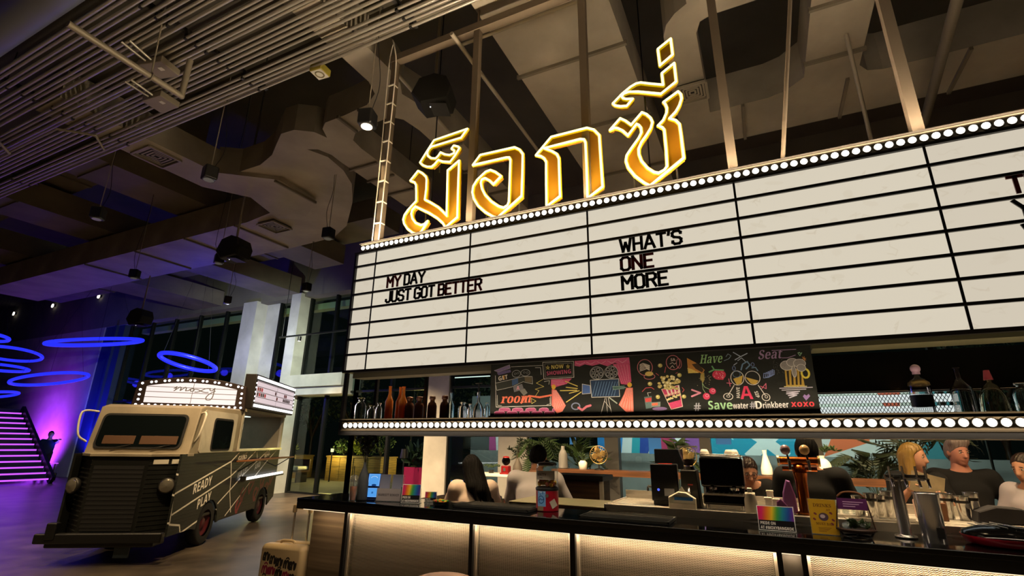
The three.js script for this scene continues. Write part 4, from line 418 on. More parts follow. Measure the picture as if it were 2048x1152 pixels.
// dark header strips under the marquee
solo('header_panel', [span(-3.15, -1.79, 2.07, 2.115, SZ - 0.2, SZ - 0.06)], mat(0x5a5546, 0.5, 0.3), 'grey header strip under the marquee beside the chalkboard', 'panel');
solo('header_panel', [span(0.29, 2.0, 2.085, 2.115, SZ - 0.2, SZ - 0.02)], mat(0x5c5a40, 0.5, 0.3), 'olive header strip under the marquee above the dark bottles', 'panel');
solo('rear_splashback', [span(0.29, 2.0, 1.88, 2.112, SZ - 0.5, SZ - 0.47)], mat(0x0d0f0b, 0.35), 'dark glossy back panel behind the spirit bottles', 'panel');
// lit mesh screen behind the bottles
const ms = thing('mesh_screen', 'white lit tube lamps behind a dark mesh screen above the shelf', 'screen', [0.74, 1.82, -5.0]);
for (const x of [-0.58, 0.6]) part('rod', bar([x, 0.17, 0], [x, 1.58, 0], 0.006, 5), mt.black, ms);
part('frame', [box(1.5, 0.02, 0.03, 0.16, 0.17, 0), box(1.5, 0.02, 0.03, 0.16, -0.1, 0), box(0.02, 0.28, 0.03, -0.6, 0.035, 0), box(0.02, 0.28, 0.03, 0.62, 0.035, 0)], mt.black, ms);
for (const y of [0.115, 0.025, -0.055]) part('tube_lamp', box(1.16, 0.06, 0.02, 0.0, y, -0.06), mat(0x888888, 0.5, 0, { emissive: [0.75, 0.85, 0.85], emissiveIntensity: 0.9 }), ms);
{ const strand = merge([xf(box(0.004, 0.05, 0.003), { rz: 0.5, t: [-0.0125, 0, 0] }), xf(box(0.004, 0.05, 0.003), { rz: -0.5, t: [0.0125, 0, 0] })]), nx = 46, ny = 6, im = new THREE.InstancedMesh(strand, mt.black, nx * ny), m4 = new THREE.Matrix4();
  for (let i = 0; i < nx; i++) for (let j = 0; j < ny; j++) im.setMatrixAt(i * ny + j, m4.makeTranslation(-0.57 + i * 0.025, -0.085 + j * 0.044, -0.02)); im.name = 'mesh_strands'; im.userData.kind = 'stuff'; ms.add(im); }
// bottles on the shelf
const SY = 1.727, SBZ = SZ - 0.2;
const gl = (c, d = 0.05) => mat(0xffffff, 0.03, 0, { transmission: 1, thickness: 0.01, ior: 1.45, attenuationColor: col(c), attenuationDistance: d });
const M_AMBER = mat(0xd8942e, 0.5, 0, { transmission: 0.6, thickness: 0 }), M_BROWN = mat(0x7a4018, 0.4, 0, { transmission: 0.5, thickness: 0 }), M_BLUEGL = gl(0x49a6c4, 0.05), M_CLEARGL = gl(0xdfe8e6, 0.2), M_SMOKE = gl(0x40382e, 0.04), M_HONEY = gl(0xb8862a, 0.04);
function bottle(x, prof, m, label, group, stop, z = SBZ, y = SY) {
  const t = thing('bottle', label, 'bottle', [x, y + 0.0005, z], 0, group);
  part('body', lathe([[0, 0], ...prof, [prof.at(-1)[0] - 0.003, prof.at(-1)[1]], ...prof.slice().reverse().map(([r, h]) => [Math.max(0.001, r - 0.003), Math.max(0.004, h)]), [0, 0.004]]), m, t);
  if (stop) part('stopper', stop.g, stop.m, t);
  return t;
}
const tallP = (r, h, n) => [[r * 0.9, 0], [r, 0.006], [r, h * 0.55], [r * 0.55, h * 0.68], [n, h * 0.76], [n, h * 0.97], [n * 1.2, h]], jarP = (r, h) => [[r * 0.92, 0], [r, 0.006], [r, h * 0.62], [r * 0.8, h * 0.76], [r * 0.5, h * 0.82], [r * 0.5, h * 0.92], [r * 0.68, h * 0.94], [r * 0.68, h]];
[-2.845, -2.775, -2.7].forEach((x, i) => bottle(x, tallP(0.033, 0.278 - i * 0.004, 0.0125), M_AMBER, ['tall amber glass bottle nearest the shelf post', 'tall amber glass bottle between two others', 'tall amber glass bottle next to brown apothecary jars'][i], 'tall amber bottles', null, SBZ + (i === 1 ? -0.05 : 0)));
[-2.63, -2.535, -2.405, -2.285].forEach((x, i) => bottle(x, jarP(0.038, 0.168), M_BROWN, ['brown apothecary jar beside the amber bottles', 'wide brown apothecary jar left of a gap', 'brown apothecary jar in the middle of the shelf', 'brown apothecary jar touching the blue bottle'][i], 'brown apothecary jars', { g: [lathe([[0, 0.165], [0.02, 0.165], [0.026, 0.172], [0.024, 0.182], [0, 0.186]])], m: M_BROWN }));
bottle(-2.226, tallP(0.026, 0.205, 0.009), M_BLUEGL, 'slim pale blue glass bottle with a thin neck', null, { g: bar([0, 0.2, 0], [0, 0.24, 0], 0.006, 8), m: mt.black });
bottle(-3.155, jarP(0.048, 0.19), M_CLEARGL, 'frosted clear bottle at the end of the shelf');
bottle(-3.03, jarP(0.034, 0.12), M_CLEARGL, 'small clear jar beside the frosted bottle'); bottle(-2.95, jarP(0.028, 0.14), M_CLEARGL, 'narrow clear jar in front of the shelf post');
bottle(-2.115, jarP(0.036, 0.127), M_CLEARGL, 'squat clear bottle beside the blue bottle'); bottle(-2.05, jarP(0.02, 0.114), M_CLEARGL, 'tiny clear vial beside the decanter');
bottle(-1.975, [[0.04, 0], [0.046, 0.01], [0.044, 0.06], [0.03, 0.1], [0.011, 0.13], [0.011, 0.2], [0.016, 0.205]], M_SMOKE, 'smoky decanter with a tall T-shaped stopper', null, { g: [bar([0, 0.2, 0], [0, 0.27, 0], 0.006, 8), bar([-0.03, 0.27, 0], [0.03, 0.27, 0], 0.006, 8)], m: mt.darkSteel });
bottle(-1.9, jarP(0.02, 0.12), M_BLUEGL, 'small blue-tinted bottle beside the chalkboard');
const bb = bottle(0.775, [[0.046, 0], [0.05, 0.01], [0.05, 0.15], [0.046, 0.17], [0.016, 0.195], [0.016, 0.215]], M_CLEARGL, 'clear ribbed spirit bottle with a pale ball stopper', null, { g: [ball(0.024, 0, 0.243, 0, 14), cyl(0.018, 0.018, 0.012, 0, 0.212, 0)], m: mat(0xb08fa0, 0.4) });
part('label', cyl(0.0507, 0.0507, 0.06, 0, 0.04, 0, 24, true), mat(0x22303a, 0.5), bb); part('collar', lathe([[0.05, 0.15], [0.048, 0.168], [0.03, 0.182]]), mt.brass, bb);
bottle(0.95, tallP(0.045, 0.24, 0.014), M_SMOKE, 'dark square-shouldered spirit bottle on the shelf'); 
bottle(1.07, [[0.052, 0], [0.06, 0.01], [0.052, 0.09], [0.03, 0.14], [0.013, 0.155], [0.013, 0.175]], M_HONEY, 'faceted honey-coloured decanter with a pink stopper', null, { g: [cyl(0.02, 0.012, 0.05, 0, 0.17, 0, 10)], m: mat(0x9a4048, 0.4) });
bottle(1.19, jarP(0.04, 0.15), M_CLEARGL, 'clear glass jar past the honey-coloured decanter'); bottle(1.3, tallP(0.04, 0.25, 0.014), M_SMOKE, 'dark bottle past the clear glass jar');

// ================================================================ bar counter
const CY = 1.1, CX0 = -3.56, CX1 = 2.4;
const M_GRANITE = mat(0x0c0d0e, 0.07, 0, { map: shared(noiseTex(256, 180, 255, { base: 30, oct: 2 }), 3) }), M_PANELBACK = mat(0x9a8c76, 0.5, 0.35, { map: shared(N_BRUSH, 0.8) }), M_MESH = mat(0xcdbfa6, 0.38, 0.5);
const ct = thing('bar_counter', 'long bar counter with black stone top and lit expanded-mesh front', 'bar counter', [0, 0, SZ]);
part('stone_top', rbox(CX1 - CX0, 0.03, 0.5, (CX0 + CX1) / 2, CY - 0.015, -0.25, 0.006, 1), M_GRANITE, ct);
part('fascia', [span(CX0 + 0.003, CX1, 1.02, CY - 0.03, -0.02, -0.003), span(CX0 + 0.003, CX0 + 0.02, 1.02, CY - 0.03, -0.49, -0.02)], mt.black, ct);
part('carcass', [span(-3.03, CX1, 0.0, 1.02, -0.44, -0.16), span(-3.03, CX1, 1.02, 1.069, -0.47, -0.03)], mt.blackMatte, ct);
part('end_panel', span(-3.5, -3.045, 0, 1.06, -0.44, -0.14), mat(0x7d6a50, 0.45, 0.3, { map: shared(N_BRUSH, 0.6) }), ct);
for (const [a, b] of [[-3.046, -3.016], [-1.913, -1.886], [-1.186, -1.152], [-0.03, -0.004], [0.084, 0.11], [1.26, 1.29], [2.37, 2.4]]) part('post', span(a, b, 0, 1.02, -0.16, -0.022), mt.black, ct);
part('kick_plate', span(-3.02, CX1, 0, 0.1, -0.16, -0.06), mt.black, ct);
const bays = [[-3.016, -1.913], [-1.886, -1.186], [-1.152, -0.03], [0.11, 1.26], [1.29, 2.37]], cells = [];
bays.forEach(([a, b]) => {
  part('back_plate', span(a, b, 0.1, 1.02, -0.158, -0.125), M_PANELBACK, ct);
  part('mesh_frame', [span(a, a + 0.016, 0.1, 1.02, -0.075, -0.05), span(b - 0.016, b, 0.1, 1.02, -0.075, -0.05), span(a, b, 0.1, 0.116, -0.075, -0.05)], M_MESH, ct);
  for (let x = a + 0.022; x < b - 0.02; x += 0.0145) for (let y = 0.12; y < 1.016; y += 0.0088) cells.push([x, y]);
});
part('solid_block', span(-0.004, 0.084, 0, 1.02, -0.16, -0.06), mat(0x3a352c, 0.5), ct);
{ const tri = [xf(new THREE.BoxGeometry(0.0088, 0.0021, 0.003), { rz: 0.55, t: [-0.0036, 0, 0] }), xf(new THREE.BoxGeometry(0.0088, 0.0021, 0.003), { rz: -0.55, t: [0.0036, 0, 0] })];
  const im = new THREE.InstancedMesh(merge(tri), M_MESH, cells.length), m4 = new THREE.Matrix4(); cells.forEach(([x, y], i) => im.setMatrixAt(i, m4.makeTranslation(x, y, -0.06))); im.name = 'expanded_mesh'; im.userData.kind = 'stuff'; im.userData.label = 'fine diamond metal mesh'; ct.add(im); }
part('led_strip', span(-3.5, CX1, 1.012, 1.02, -0.038, -0.026), mat(0x777777, 0.5, 0, { emissive: [1, 0.78, 0.5], emissiveIntensity: 1.2 }), ct);
areaLight('counter_led_strip_light', 0xffe0bb, 95, 5.8, 0.012, [-0.55, 1.008, SZ - 0.03], [-0.55, 0.2, SZ - 0.13]);

// ---- printed cards and things on the stone top
function text(g, s, x, y, size, color, fam = 'sans-serif', w, align = 'left', weight = 'bold') { g.font = `${weight} ${size}px ${fam}`; g.fillStyle = color; g.textAlign = align; if (w) g.fillText(s, x, y, w); else g.fillText(s, x, y); g.textAlign = 'left'; }
const prideTex = canvas(420, 300, (g, w, h) => {
  const gr = g.createLinearGradient(0, 0, w, 60); ['#c2144f', '#d02a6a', '#dd7a25', '#e0c02a', '#3f9a4a', '#1f7f9a', '#2350a0', '#6a2a8a'].forEach((c, i) => gr.addColorStop(i / 7, c)); g.fillStyle = gr; g.fillRect(0, 0, w, 175);
  g.fillStyle = '#131318'; g.fillRect(0, 175, w, 125); text(g, 'PRIDE ON', 22, 228, 50, '#f2efe8', 'sans-serif', 180); text(g, 'AT #MOXYBANGKOK', 22, 282, 50, '#f2efe8', 'sans-serif', 376); g.strokeStyle = '#e8e6e0'; g.lineWidth = 7; g.strokeRect(3, 3, w - 6, h - 6);
});
const M_ACRYL = mat(0xf2f6f6, 0.04, 0, { transmission: 0.9, thickness: 0, ior: 1.45 });
function standee(name, x, z, w, h, tex, label, ry, lean = -0.18, cat = 'sign', y = CY) {
  const t = thing(name, label, cat, [x, y, z], ry), up = new THREE.Group();
  const tilt = (g) => { const q = g.clone(); q.rotateX(lean); return q; };
  part('holder', [tilt(box(w + 0.006, h + 0.004, 0.004, 0, h / 2 + 0.003, -0.004)), xf(box(w + 0.006, 0.004, 0.07), { t: [0, 0.002, -0.025] }), xf(box(w + 0.006, h * 0.8, 0.003), { rx: 0.18, t: [0, h * 0.4, -h * 0.28] })], M_ACRYL, t);
  part('printed_card', tilt(card(w, h, 0, h / 2 + 0.003, -0.0005)), mat(0xffffff, 0.35, 0, { map: tex }), t);
  return t;
}
standee('rainbow_sign', -2.53, SZ - 0.16, 0.145, 0.135, prideTex, 'rainbow card in acrylic stand beside the brochures', 0.35);
standee('rainbow_sign', -2.44, SZ - 0.3, 0.09, 0.075, prideTex, 'small rainbow card behind the bowl of sweets', 0.4);
standee('rainbow_sign', -0.01, SZ - 0.16, 0.185, 0.128, prideTex, 'wide rainbow card in acrylic stand by the copper taps', 0.02, -0.1);
const blueTex = (n) => canvas(128, 160, (g, w, h) => { g.fillStyle = '#1f7be6'; g.fillRect(0, 0, w, h); g.fillStyle = '#5aa8f5'; g.fillRect(6, 6, w - 12, h - 12); g.strokeStyle = '#bfe0ff'; g.lineWidth = 3; g.strokeRect(6, 6, w - 12, h - 12); if (n) { g.strokeStyle = '#d8ecff'; g.lineWidth = 5; g.beginPath(); g.arc(64, 70, 38, 3.5, 5.9); g.stroke(); g.fillStyle = '#163a70'; g.beginPath(); g.ellipse(70, 148, 26, 14, 0, 0, 7); g.fill(); } else { text(g, '8', 52, 98, 44, '#0d3f86'); } });
const bs = thing('card_stand', 'two blue cards with added glow stacked on a dark stand', 'screen', [-2.945, CY, SZ - 0.2], 0.32);  // brochure cards in a holder; their blue glow is added
part('stand', [xf(rbox(0.125, 0.2, 0.012, 0, 0.105, 0, 0.005, 1), { rx: -0.2 }), box(0.12, 0.008, 0.1, 0, 0.004, -0.01)], mat(0x0c1a40, 0.4), bs);
part('upper_glow_card', xf(card(0.1, 0.095, 0, 0.152, 0.0075), { rx: -0.2 }), mat(0x0a2a60, 0.25, 0, { emissive: 0xffffff, emissiveMap: blueTex(1), emissiveIntensity: 0.85 }), bs);
part('lower_glow_card', xf(card(0.098, 0.07, 0, 0.055, 0.0075), { rx: -0.2 }), mat(0x0a2a60, 0.25, 0, { emissive: 0xffffff, emissiveMap: blueTex(0), emissiveIntensity: 0.85 }), bs);
const hillTex = canvas(128, 192, (g, w, h) => { const gr = g.createLinearGradient(0, 0, 0, h); gr.addColorStop(0, '#6a7088'); gr.addColorStop(0.6, '#8d90a6'); gr.addColorStop(1, '#5a5c6c'); g.fillStyle = gr; g.fillRect(0, 0, w, h); g.fillStyle = '#33374a'; g.beginPath(); g.moveTo(0, 150); g.quadraticCurveTo(40, 90, 75, 130); g.quadraticCurveTo(100, 110, 128, 140); g.lineTo(128, 192); g.lineTo(0, 192); g.fill(); });
const brTex = canvas(512, 192, (g, w, h) => { g.fillStyle = '#9a9394'; g.fillRect(0, 0, w, h); text(g, 'MARRIOTT BONVOY', 256, 118, 52, '#26232c', 'sans-serif', 450, 'center'); });
const br = thing('brochure_holder', 'clear holder with two leaflets and a grey lettered front', 'brochure holder', [-2.755, CY, SZ - 0.19], 0.3);
part('front_panel', xf(card(0.2, 0.09, 0, 0.048, 0.031), { rx: -0.12 }), mat(0xffffff, 0.35, 0, { map: brTex }), br);
part('tray', [xf(box(0.205, 0.094, 0.004, 0, 0.047, 0.028), { rx: -0.12 }), box(0.205, 0.004, 0.09, 0, 0.002, 0), xf(box(0.205, 0.2, 0.004, 0, 0.1, -0.02), { rx: -0.12 }), box(0.004, 0.11, 0.06, -0.1, 0.055, -0.01), box(0.004, 0.11, 0.06, 0.1, 0.055, -0.01)], M_ACRYL, br);
for (const x of [-0.052, 0.052]) { const l = part('leaflet', xf(box(0.085, 0.19, 0.008, x, 0.105, 0.0), { rx: -0.12 }), mat(0xb8b4b8, 0.5), br); part('cover_print', xf(card(0.083, 0.188, x, 0.105, 0.0045), { rx: -0.12 }), mat(0xffffff, 0.4, 0, { map: hillTex }), l); }
// takeaway cup
const cu = thing('takeaway_cup', 'clear plastic cup of orange iced drink with a straw', 'cup', [-3.045, CY, SZ - 0.09]);
part('cup', lathe([[0, 0], [0.024, 0.001], [0.033, 0.15], [0.035, 0.152], [0.032, 0.15], [0.0228, 0.003], [0, 0.003]]), M_ACRYL, cu);
part('drink', lathe([[0, 0.004], [0.0222, 0.004], [0.029, 0.105], [0, 0.106]]), mat(0xc2622a, 0.35), cu); part('lid', lathe([[0.036, 0.15], [0.037, 0.158], [0.033, 0.163], [0.03, 0.18], [0.012, 0.19], [0, 0.19]]), M_ACRYL, cu); part('straw', bar([0.006, 0.02, 0], [-0.008, 0.26, 0.004], 0.0032, 8), mt.black, cu);
// slate vase with dark branches
function leafGeo(l, w) { const g = new THREE.PlaneGeometry(w, l, 2, 3), p = g.attributes.position; for (let i = 0; i < p.count; i++) { const v = p.getY(i) / l + 0.5, x = p.getX(i); p.setX(i, x * Math.sin(Math.PI * Math.min(0.97, Math.max(0.08, v)))); p.setZ(i, -0.12 * l * (v - 0.5) ** 2 * 4 + Math.abs(x) * 0.3); } g.translate(0, l / 2, 0); g.computeVertexNormals(); return fix(g); }
function sprig(pts, n, l, w, spread = 1) {   // leaves along a bent stem, each turned its own way
  const c = new THREE.CatmullRomCurve3(pts.map((p) => V(...p))), out = [], m = new THREE.Matrix4(), q = new THREE.Quaternion(), g = leafGeo(l, w);
  for (let i = 0; i < n; i++) { const t = 0.25 + 0.75 * i / n, p = c.getPoint(t), d = V(rr(-1, 1) * spread, rr(0.1, 1), rr(-1, 1) * spread).normalize(); q.setFromUnitVectors(V(0, 1, 0), d); m.compose(p, q.multiply(new THREE.Quaternion().setFromAxisAngle(V(0, 1, 0), rr(0, 6.3))), V(1, 1, 1).multiplyScalar(rr(0.7, 1.2))); out.push(g.clone().applyMatrix4(m)); }
  return out;
}
const va = thing('slate_vase', 'slim dark grey vase with dark leafy branches', 'vase', [-2.985, CY, SZ - 0.13]);
part('vase', lathe([[0, 0], [0.036, 0], [0.041, 0.01], [0.042, 0.13], [0.036, 0.19], [0.02, 0.235], [0.0115, 0.262], [0.012, 0.29], [0.009, 0.29], [0.008, 0.262]]), mat(0x4b5054, 0.7, 0, { map: shared(N_MOTTLE, 3) }), va);
for (const [dx, h, dz] of [[-0.1, 0.22, 0.02], [-0.05, 0.3, 0], [0.02, 0.34, -0.03], [0.06, 0.28, 0.03], [0.11, 0.2, 0]]) { const st = [[0, 0.28, 0], [dx * 0.4, 0.28 + h * 0.5, dz * 0.5], [dx, 0.28 + h, dz]]; const b = part('branch', tube(st, 0.0025, 5, 10), mt.hairBlack, va); part('leaves', sprig(st, 16, 0.055, 0.028), mat(0x141a12, 0.6), b); }
// bowl of sweets
const bo = thing('sweets_bowl', 'small black bowl heaped with bright coloured sweets', 'bowl', [-2.235, CY, SZ - 0.14]);
part('bowl', lathe([[0, 0], [0.04, 0], [0.056, 0.014], [0.062, 0.034], [0.059, 0.034], [0.052, 0.016], [0, 0.01]]), mt.black, bo);
for (let i = 0; i < 34; i++) { const a = rr(0, 6.3), r = Math.sqrt(rnd()) * 0.05; part('sweet', rbox(0.02, 0.012, 0.014, r * Math.cos(a), 0.03 + (0.05 - r) * 0.35 + rr(0, 0.008), r * Math.sin(a), 0.004, 1), [mat(0xd8332a, 0.35), mat(0xe88a1e, 0.35), mat(0x3fae4a, 0.35), mat(0xe5c22a, 0.35)][i % 4], bo); }
// bar mats
for (const [x, z, w, d, l] of [[-1.82, SZ - 0.27, 0.6, 0.3, 'dark rubber bar mat in front of the seated man'], [-0.86, SZ - 0.2, 0.56, 0.28, 'dark rubber bar mat below the black appliance']]) { const t = thing('bar_mat', l, 'mat', [x, CY, z]); part('base', rbox(w, 0.012, d, 0, 0.006, 0, 0.004, 1), mat(0x1b1c1a, 0.7), t); part('rim', [box(w, 0.008, 0.012, 0, 0.015, d / 2 - 0.006), box(w, 0.008, 0.012, 0, 0.015, -d / 2 + 0.006), box(0.012, 0.008, d, w / 2 - 0.006, 0.015, 0), box(0.012, 0.008, d, -w / 2 + 0.006, 0.015, 0)], mat(0x26261f, 0.6), t); for (let i = 1; i < 12; i++) part('rib', box(w - 0.03, 0.004, 0.006, 0, 0.013, -d / 2 + d * i / 12), mat(0x2a2a24, 0.7), t); }
// glass sweet dispenser with red base
const labTex = canvas(256, 128, (g, w, h) => { g.fillStyle = '#cdc8bc'; g.fillRect(0, 0, w, h); text(g, 'BONTTY', 20, 72, 46, '#26221e', 'sans-serif', 130); text(g, 'BAR', 60, 108, 22, '#3a342e'); });
const stickTex = canvas(128, 192, (g, w, h) => { g.fillStyle = '#7fb6ee'; g.fillRect(0, 0, w, h); g.strokeStyle = '#1c4f9a'; g.lineWidth = 10; g.beginPath(); g.ellipse(62, 108, 40, 46, 0, 0, 7); g.stroke(); g.beginPath(); g.moveTo(30, 120); g.bezierCurveTo(60, 60, 70, 150, 100, 90); g.stroke(); for (let i = 0; i < 9; i++) { g.fillStyle = i % 2 ? '#1c62c4' : '#d8ecff'; g.fillRect(rr(5, 100), rr(6, 40), rr(8, 22), rr(5, 12)); } });
const dj = thing('sweet_dispenser', 'glass sweet jar on a red stickered base with a chrome lid', 'jar', [-1.465, CY, SZ - 0.34], 0.15);
part('base', lathe([[0, 0], [0.078, 0], [0.08, 0.006], [0.08, 0.13], [0.076, 0.14], [0, 0.14]], 0, 0, 0, 32), mat(0xb0142c, 0.3), dj); part('collar', lathe([[0.082, 0.135], [0.084, 0.15], [0.074, 0.158]], 0, 0, 0, 32), mt.black, dj);
part('jar', lathe([[0.072, 0.15], [0.08, 0.165], [0.08, 0.285], [0.068, 0.305], [0.064, 0.305], [0.076, 0.283], [0.076, 0.168], [0.07, 0.155]], 0, 0, 0, 32), mt.clear, dj);
part('lid', lathe([[0.072, 0.3], [0.074, 0.312], [0.06, 0.322], [0.015, 0.328], [0.015, 0.338], [0, 0.34]], 0, 0, 0, 32), mt.chrome, dj);
part('jar_label', fix(new THREE.CylinderGeometry(0.0806, 0.0806, 0.06, 24, 1, true, -0.95, 1.9).translate(0, 0.238, 0)), mat(0xffffff, 0.5, 0, { map: labTex }), dj);
part('sticker', fix(new THREE.CylinderGeometry(0.0806, 0.0806, 0.1, 12, 1, true, -0.75, 0.85).translate(0, 0.083, 0)), mat(0xffffff, 0.35, 0, { map: stickTex }), dj);
part('coin_plate', [xf(box(0.045, 0.05, 0.004), { rz: 0.5, ry: 0.75, t: [0.058, 0.052, 0.058] })], mt.offWhite, dj); part('knob', [xf(cyl(0.012, 0.012, 0.015), { rx: Math.PI / 2, t: [0.02, 0.105, 0.078] })], mt.chrome, dj); part('name_tag', box(0.04, 0.028, 0.003, -0.03, 0.02, 0.0785), mat(0x8a7a60, 0.5), dj);
for (let i = 0; i < 26; i++) { const a = rr(0, 6.3), r = Math.sqrt(rnd()) * 0.06; part('sweet', ball(0.015, r * Math.cos(a), 0.17 + rr(0, 0.03), r * Math.sin(a), 7), [mat(0xc9951e, 0.4), mat(0xb5593c, 0.4), mat(0xd8b83a, 0.4)][i % 3], dj); }
// yellow menu card
const menuTex = canvas(192, 256, (g, w, h) => { g.fillStyle = '#b08a1e'; g.fillRect(0, 0, w, h); text(g, 'DRINKS', 96, 58, 34, '#4a2410', 'serif', 130, 'center'); text(g, 'AT', 120, 84, 20, '#4a2410', 'serif'); text(g, 'MOXY BAR', 96, 190, 26, '#4a2410', 'serif', 120, 'center'); g.fillStyle = '#4a3a4a'; g.beginPath(); g.ellipse(96, 130, 34, 30, 0, 0, 7); g.fill(); g.fillStyle = '#b9a9b0'; g.beginPath(); g.ellipse(90, 126, 18, 14, 0, 0, 7); g.fill(); g.fillStyle = '#6a2a3a'; for (const [x, y] of [[40, 110], [150, 100], [160, 150], [150, 178], [30, 150]]) { g.beginPath(); g.ellipse(x, y, 12, 8, 0.6, 0, 7); g.fill(); } g.fillStyle = '#5a3420'; for (let i = 0; i < 4; i++) g.fillRect(50, 208 + i * 9, 90 - i * 12, 3); });
standee('menu_card', 0.225, SZ - 0.18, 0.13, 0.175, menuTex, 'yellow drinks menu card in a clear stand', -0.08, -0.08, 'menu');
// little swing stand with herbs
const hs = thing('serving_stand', 'small bamboo carrying stand of herbs with a purple tag', 'stand', [0.365, CY, SZ - 0.16], -0.1);
part('tray', [lathe([[0, 0.03], [0.08, 0.03], [0.092, 0.042], [0.09, 0.05], [0.078, 0.038], [0, 0.036]], 0, 0, 0, 24)], mt.darkWood, hs); part('foot', [torus(0.06, 0.006, 0, 0, 0, 20, 6)].map((g) => xf(g, { rx: Math.PI / 2, t: [0, 0.007, 0] })).concat([bar([0.06, 0.006, 0], [0.075, 0.032, 0], 0.005, 6), bar([-0.06, 0.006, 0], [-0.075, 0.032, 0], 0.005, 6), bar([0, 0.006, 0.06], [0, 0.032, 0.075], 0.005, 6)]), mt.black, hs);
for (const s of [-1, 1]) part('side_pole', bar([s * 0.088, 0.035, 0], [s * 0.062, 0.2, 0], 0.004, 6), mt.darkWood, hs); part('handle', tube([[-0.062, 0.2, 0], [-0.03, 0.222, 0], [0.03, 0.222, 0], [0.062, 0.2, 0]], 0.006, 6, 16), mt.wood, hs);
const tagTex = canvas(160, 64, (g, w, h) => { g.fillStyle = '#4b1650'; g.fillRect(0, 0, w, h); g.fillStyle = '#c9b0cc'; for (let i = 0; i < 3; i++) g.fillRect(30, 18 + i * 13, 110 - i * 22, 4); });
part('purple_tag', [box(0.135, 0.055, 0.003, 0, 0.165, 0.012)], mat(0x4b1650, 0.5), hs); part('tag_print', card(0.134, 0.054, 0, 0.165, 0.0142), mat(0xffffff, 0.5, 0, { map: tagTex }), hs);
part('herbs', [...sprig([[-0.04, 0.04, 0], [0, 0.06, 0], [0.05, 0.05, 0.02]], 60, 0.04, 0.022), ...sprig([[-0.05, 0.04, 0.03], [0, 0.05, -0.02], [0.05, 0.05, -0.03]], 40, 0.035, 0.02)], mt.leaf, hs);
for (let i = 0; i < 6; i++) part('ice_piece', rbox(0.024, 0.018, 0.022, rr(-0.05, 0.05), 0.052 + rr(0, 0.02), rr(0, 0.05), 0.004, 1), M_ACRYL, hs);
// chrome tap tower and glass cylinder
const tp = thing('chrome_tap_tower', 'tall chrome tap tower with a cluster of taps', 'beer tap', [0.6, CY, SZ - 0.3], 0.1);
part('column', lathe([[0, 0], [0.05, 0], [0.05, 0.012], [0.03, 0.02], [0.026, 0.28], [0.032, 0.285], [0.032, 0.305], [0, 0.31]]), mt.chrome, tp);
part('crossbar', xf(cyl(0.016, 0.016, 0.19, 0, -0.095, 0), { rz: Math.PI / 2, t: [0.05, 0.3, 0] }), mt.chrome, tp);
for (const x of [-0.03, 0.03, 0.09, 0.13]) { const a = part('tap', [bar([x, 0.3, 0], [x, 0.295, 0.06], 0.009, 8), bar([x, 0.295, 0.055], [x, 0.255, 0.07], 0.007, 8)], mt.chrome, tp); part('lever', bar([x, 0.3, 0.045], [x - 0.006, 0.36, 0.06], 0.006, 8), mt.chrome, a); }
const gc = thing('steel_cylinder', 'tall polished steel ice cylinder beside the tap tower', 'cylinder', [0.7, CY, SZ - 0.2]); part('body', lathe([[0, 0], [0.05, 0], [0.055, 0.23], [0.058, 0.235], [0.052, 0.235], [0.047, 0.006], [0, 0.006]]), mt.chrome, gc); part('plate', box(0.03, 0.05, 0.003, 0.02, 0.05, 0.053), mt.black, gc);
// red griddle tray
const rt = thing('red_tray', 'red oval tray under a dark rack at the counter end', 'tray', [1.0, CY, SZ - 0.27], -0.1);
part('tray', lathe([[0, 0.004], [0.12, 0], [0.16, 0.012], [0.175, 0.045], [0.168, 0.045], [0.152, 0.018], [0, 0.012]], 0, 0, 0, 36), mat(0x9a1226, 0.3), rt); part('dark_lid', lathe([[0.172, 0.046], [0.165, 0.062], [0.1, 0.085], [0, 0.092]], 0, 0, 0, 36), mt.blackGloss, rt);
for (let i = 0; i < 6; i++) part('rack_bar', bar([-0.12 + i * 0.03, 0.094 - Math.abs(i - 3) * 0.004, -0.1], [-0.06 + i * 0.03, 0.094 - Math.abs(i - 3) * 0.004, 0.08], 0.003, 6), mt.chrome, rt);
// ================================================================ steel workbench behind the counter
const WY = 1.14;
const wb = thing('workbench', 'stainless steel work bench behind the bar counter', 'bench', [0, 0, 0]);
part('worktop', [span(-1.1, 2.4, WY - 0.012, WY, -4.42, -3.76), span(-1.1, 2.4, WY - 0.045, WY - 0.012, -3.775, -3.76), span(-1.1, -1.085, WY - 0.045, WY - 0.012, -4.42, -3.76)], mt.steel, wb);
part('rim', [span(-1.1, 2.4, WY, WY + 0.008, -3.775, -3.76), span(-1.1, -1.085, WY, WY + 0.008, -4.42, -3.76), span(-1.1, 2.4, WY, WY + 0.06, -4.42, -4.405)], mt.steel, wb);
part('cabinet', span(-1.05, 2.35, 0, WY - 0.05, -4.4, -3.8), mt.darkSteel, wb);
const M_APP = mat(0x0b0e14, 0.3);
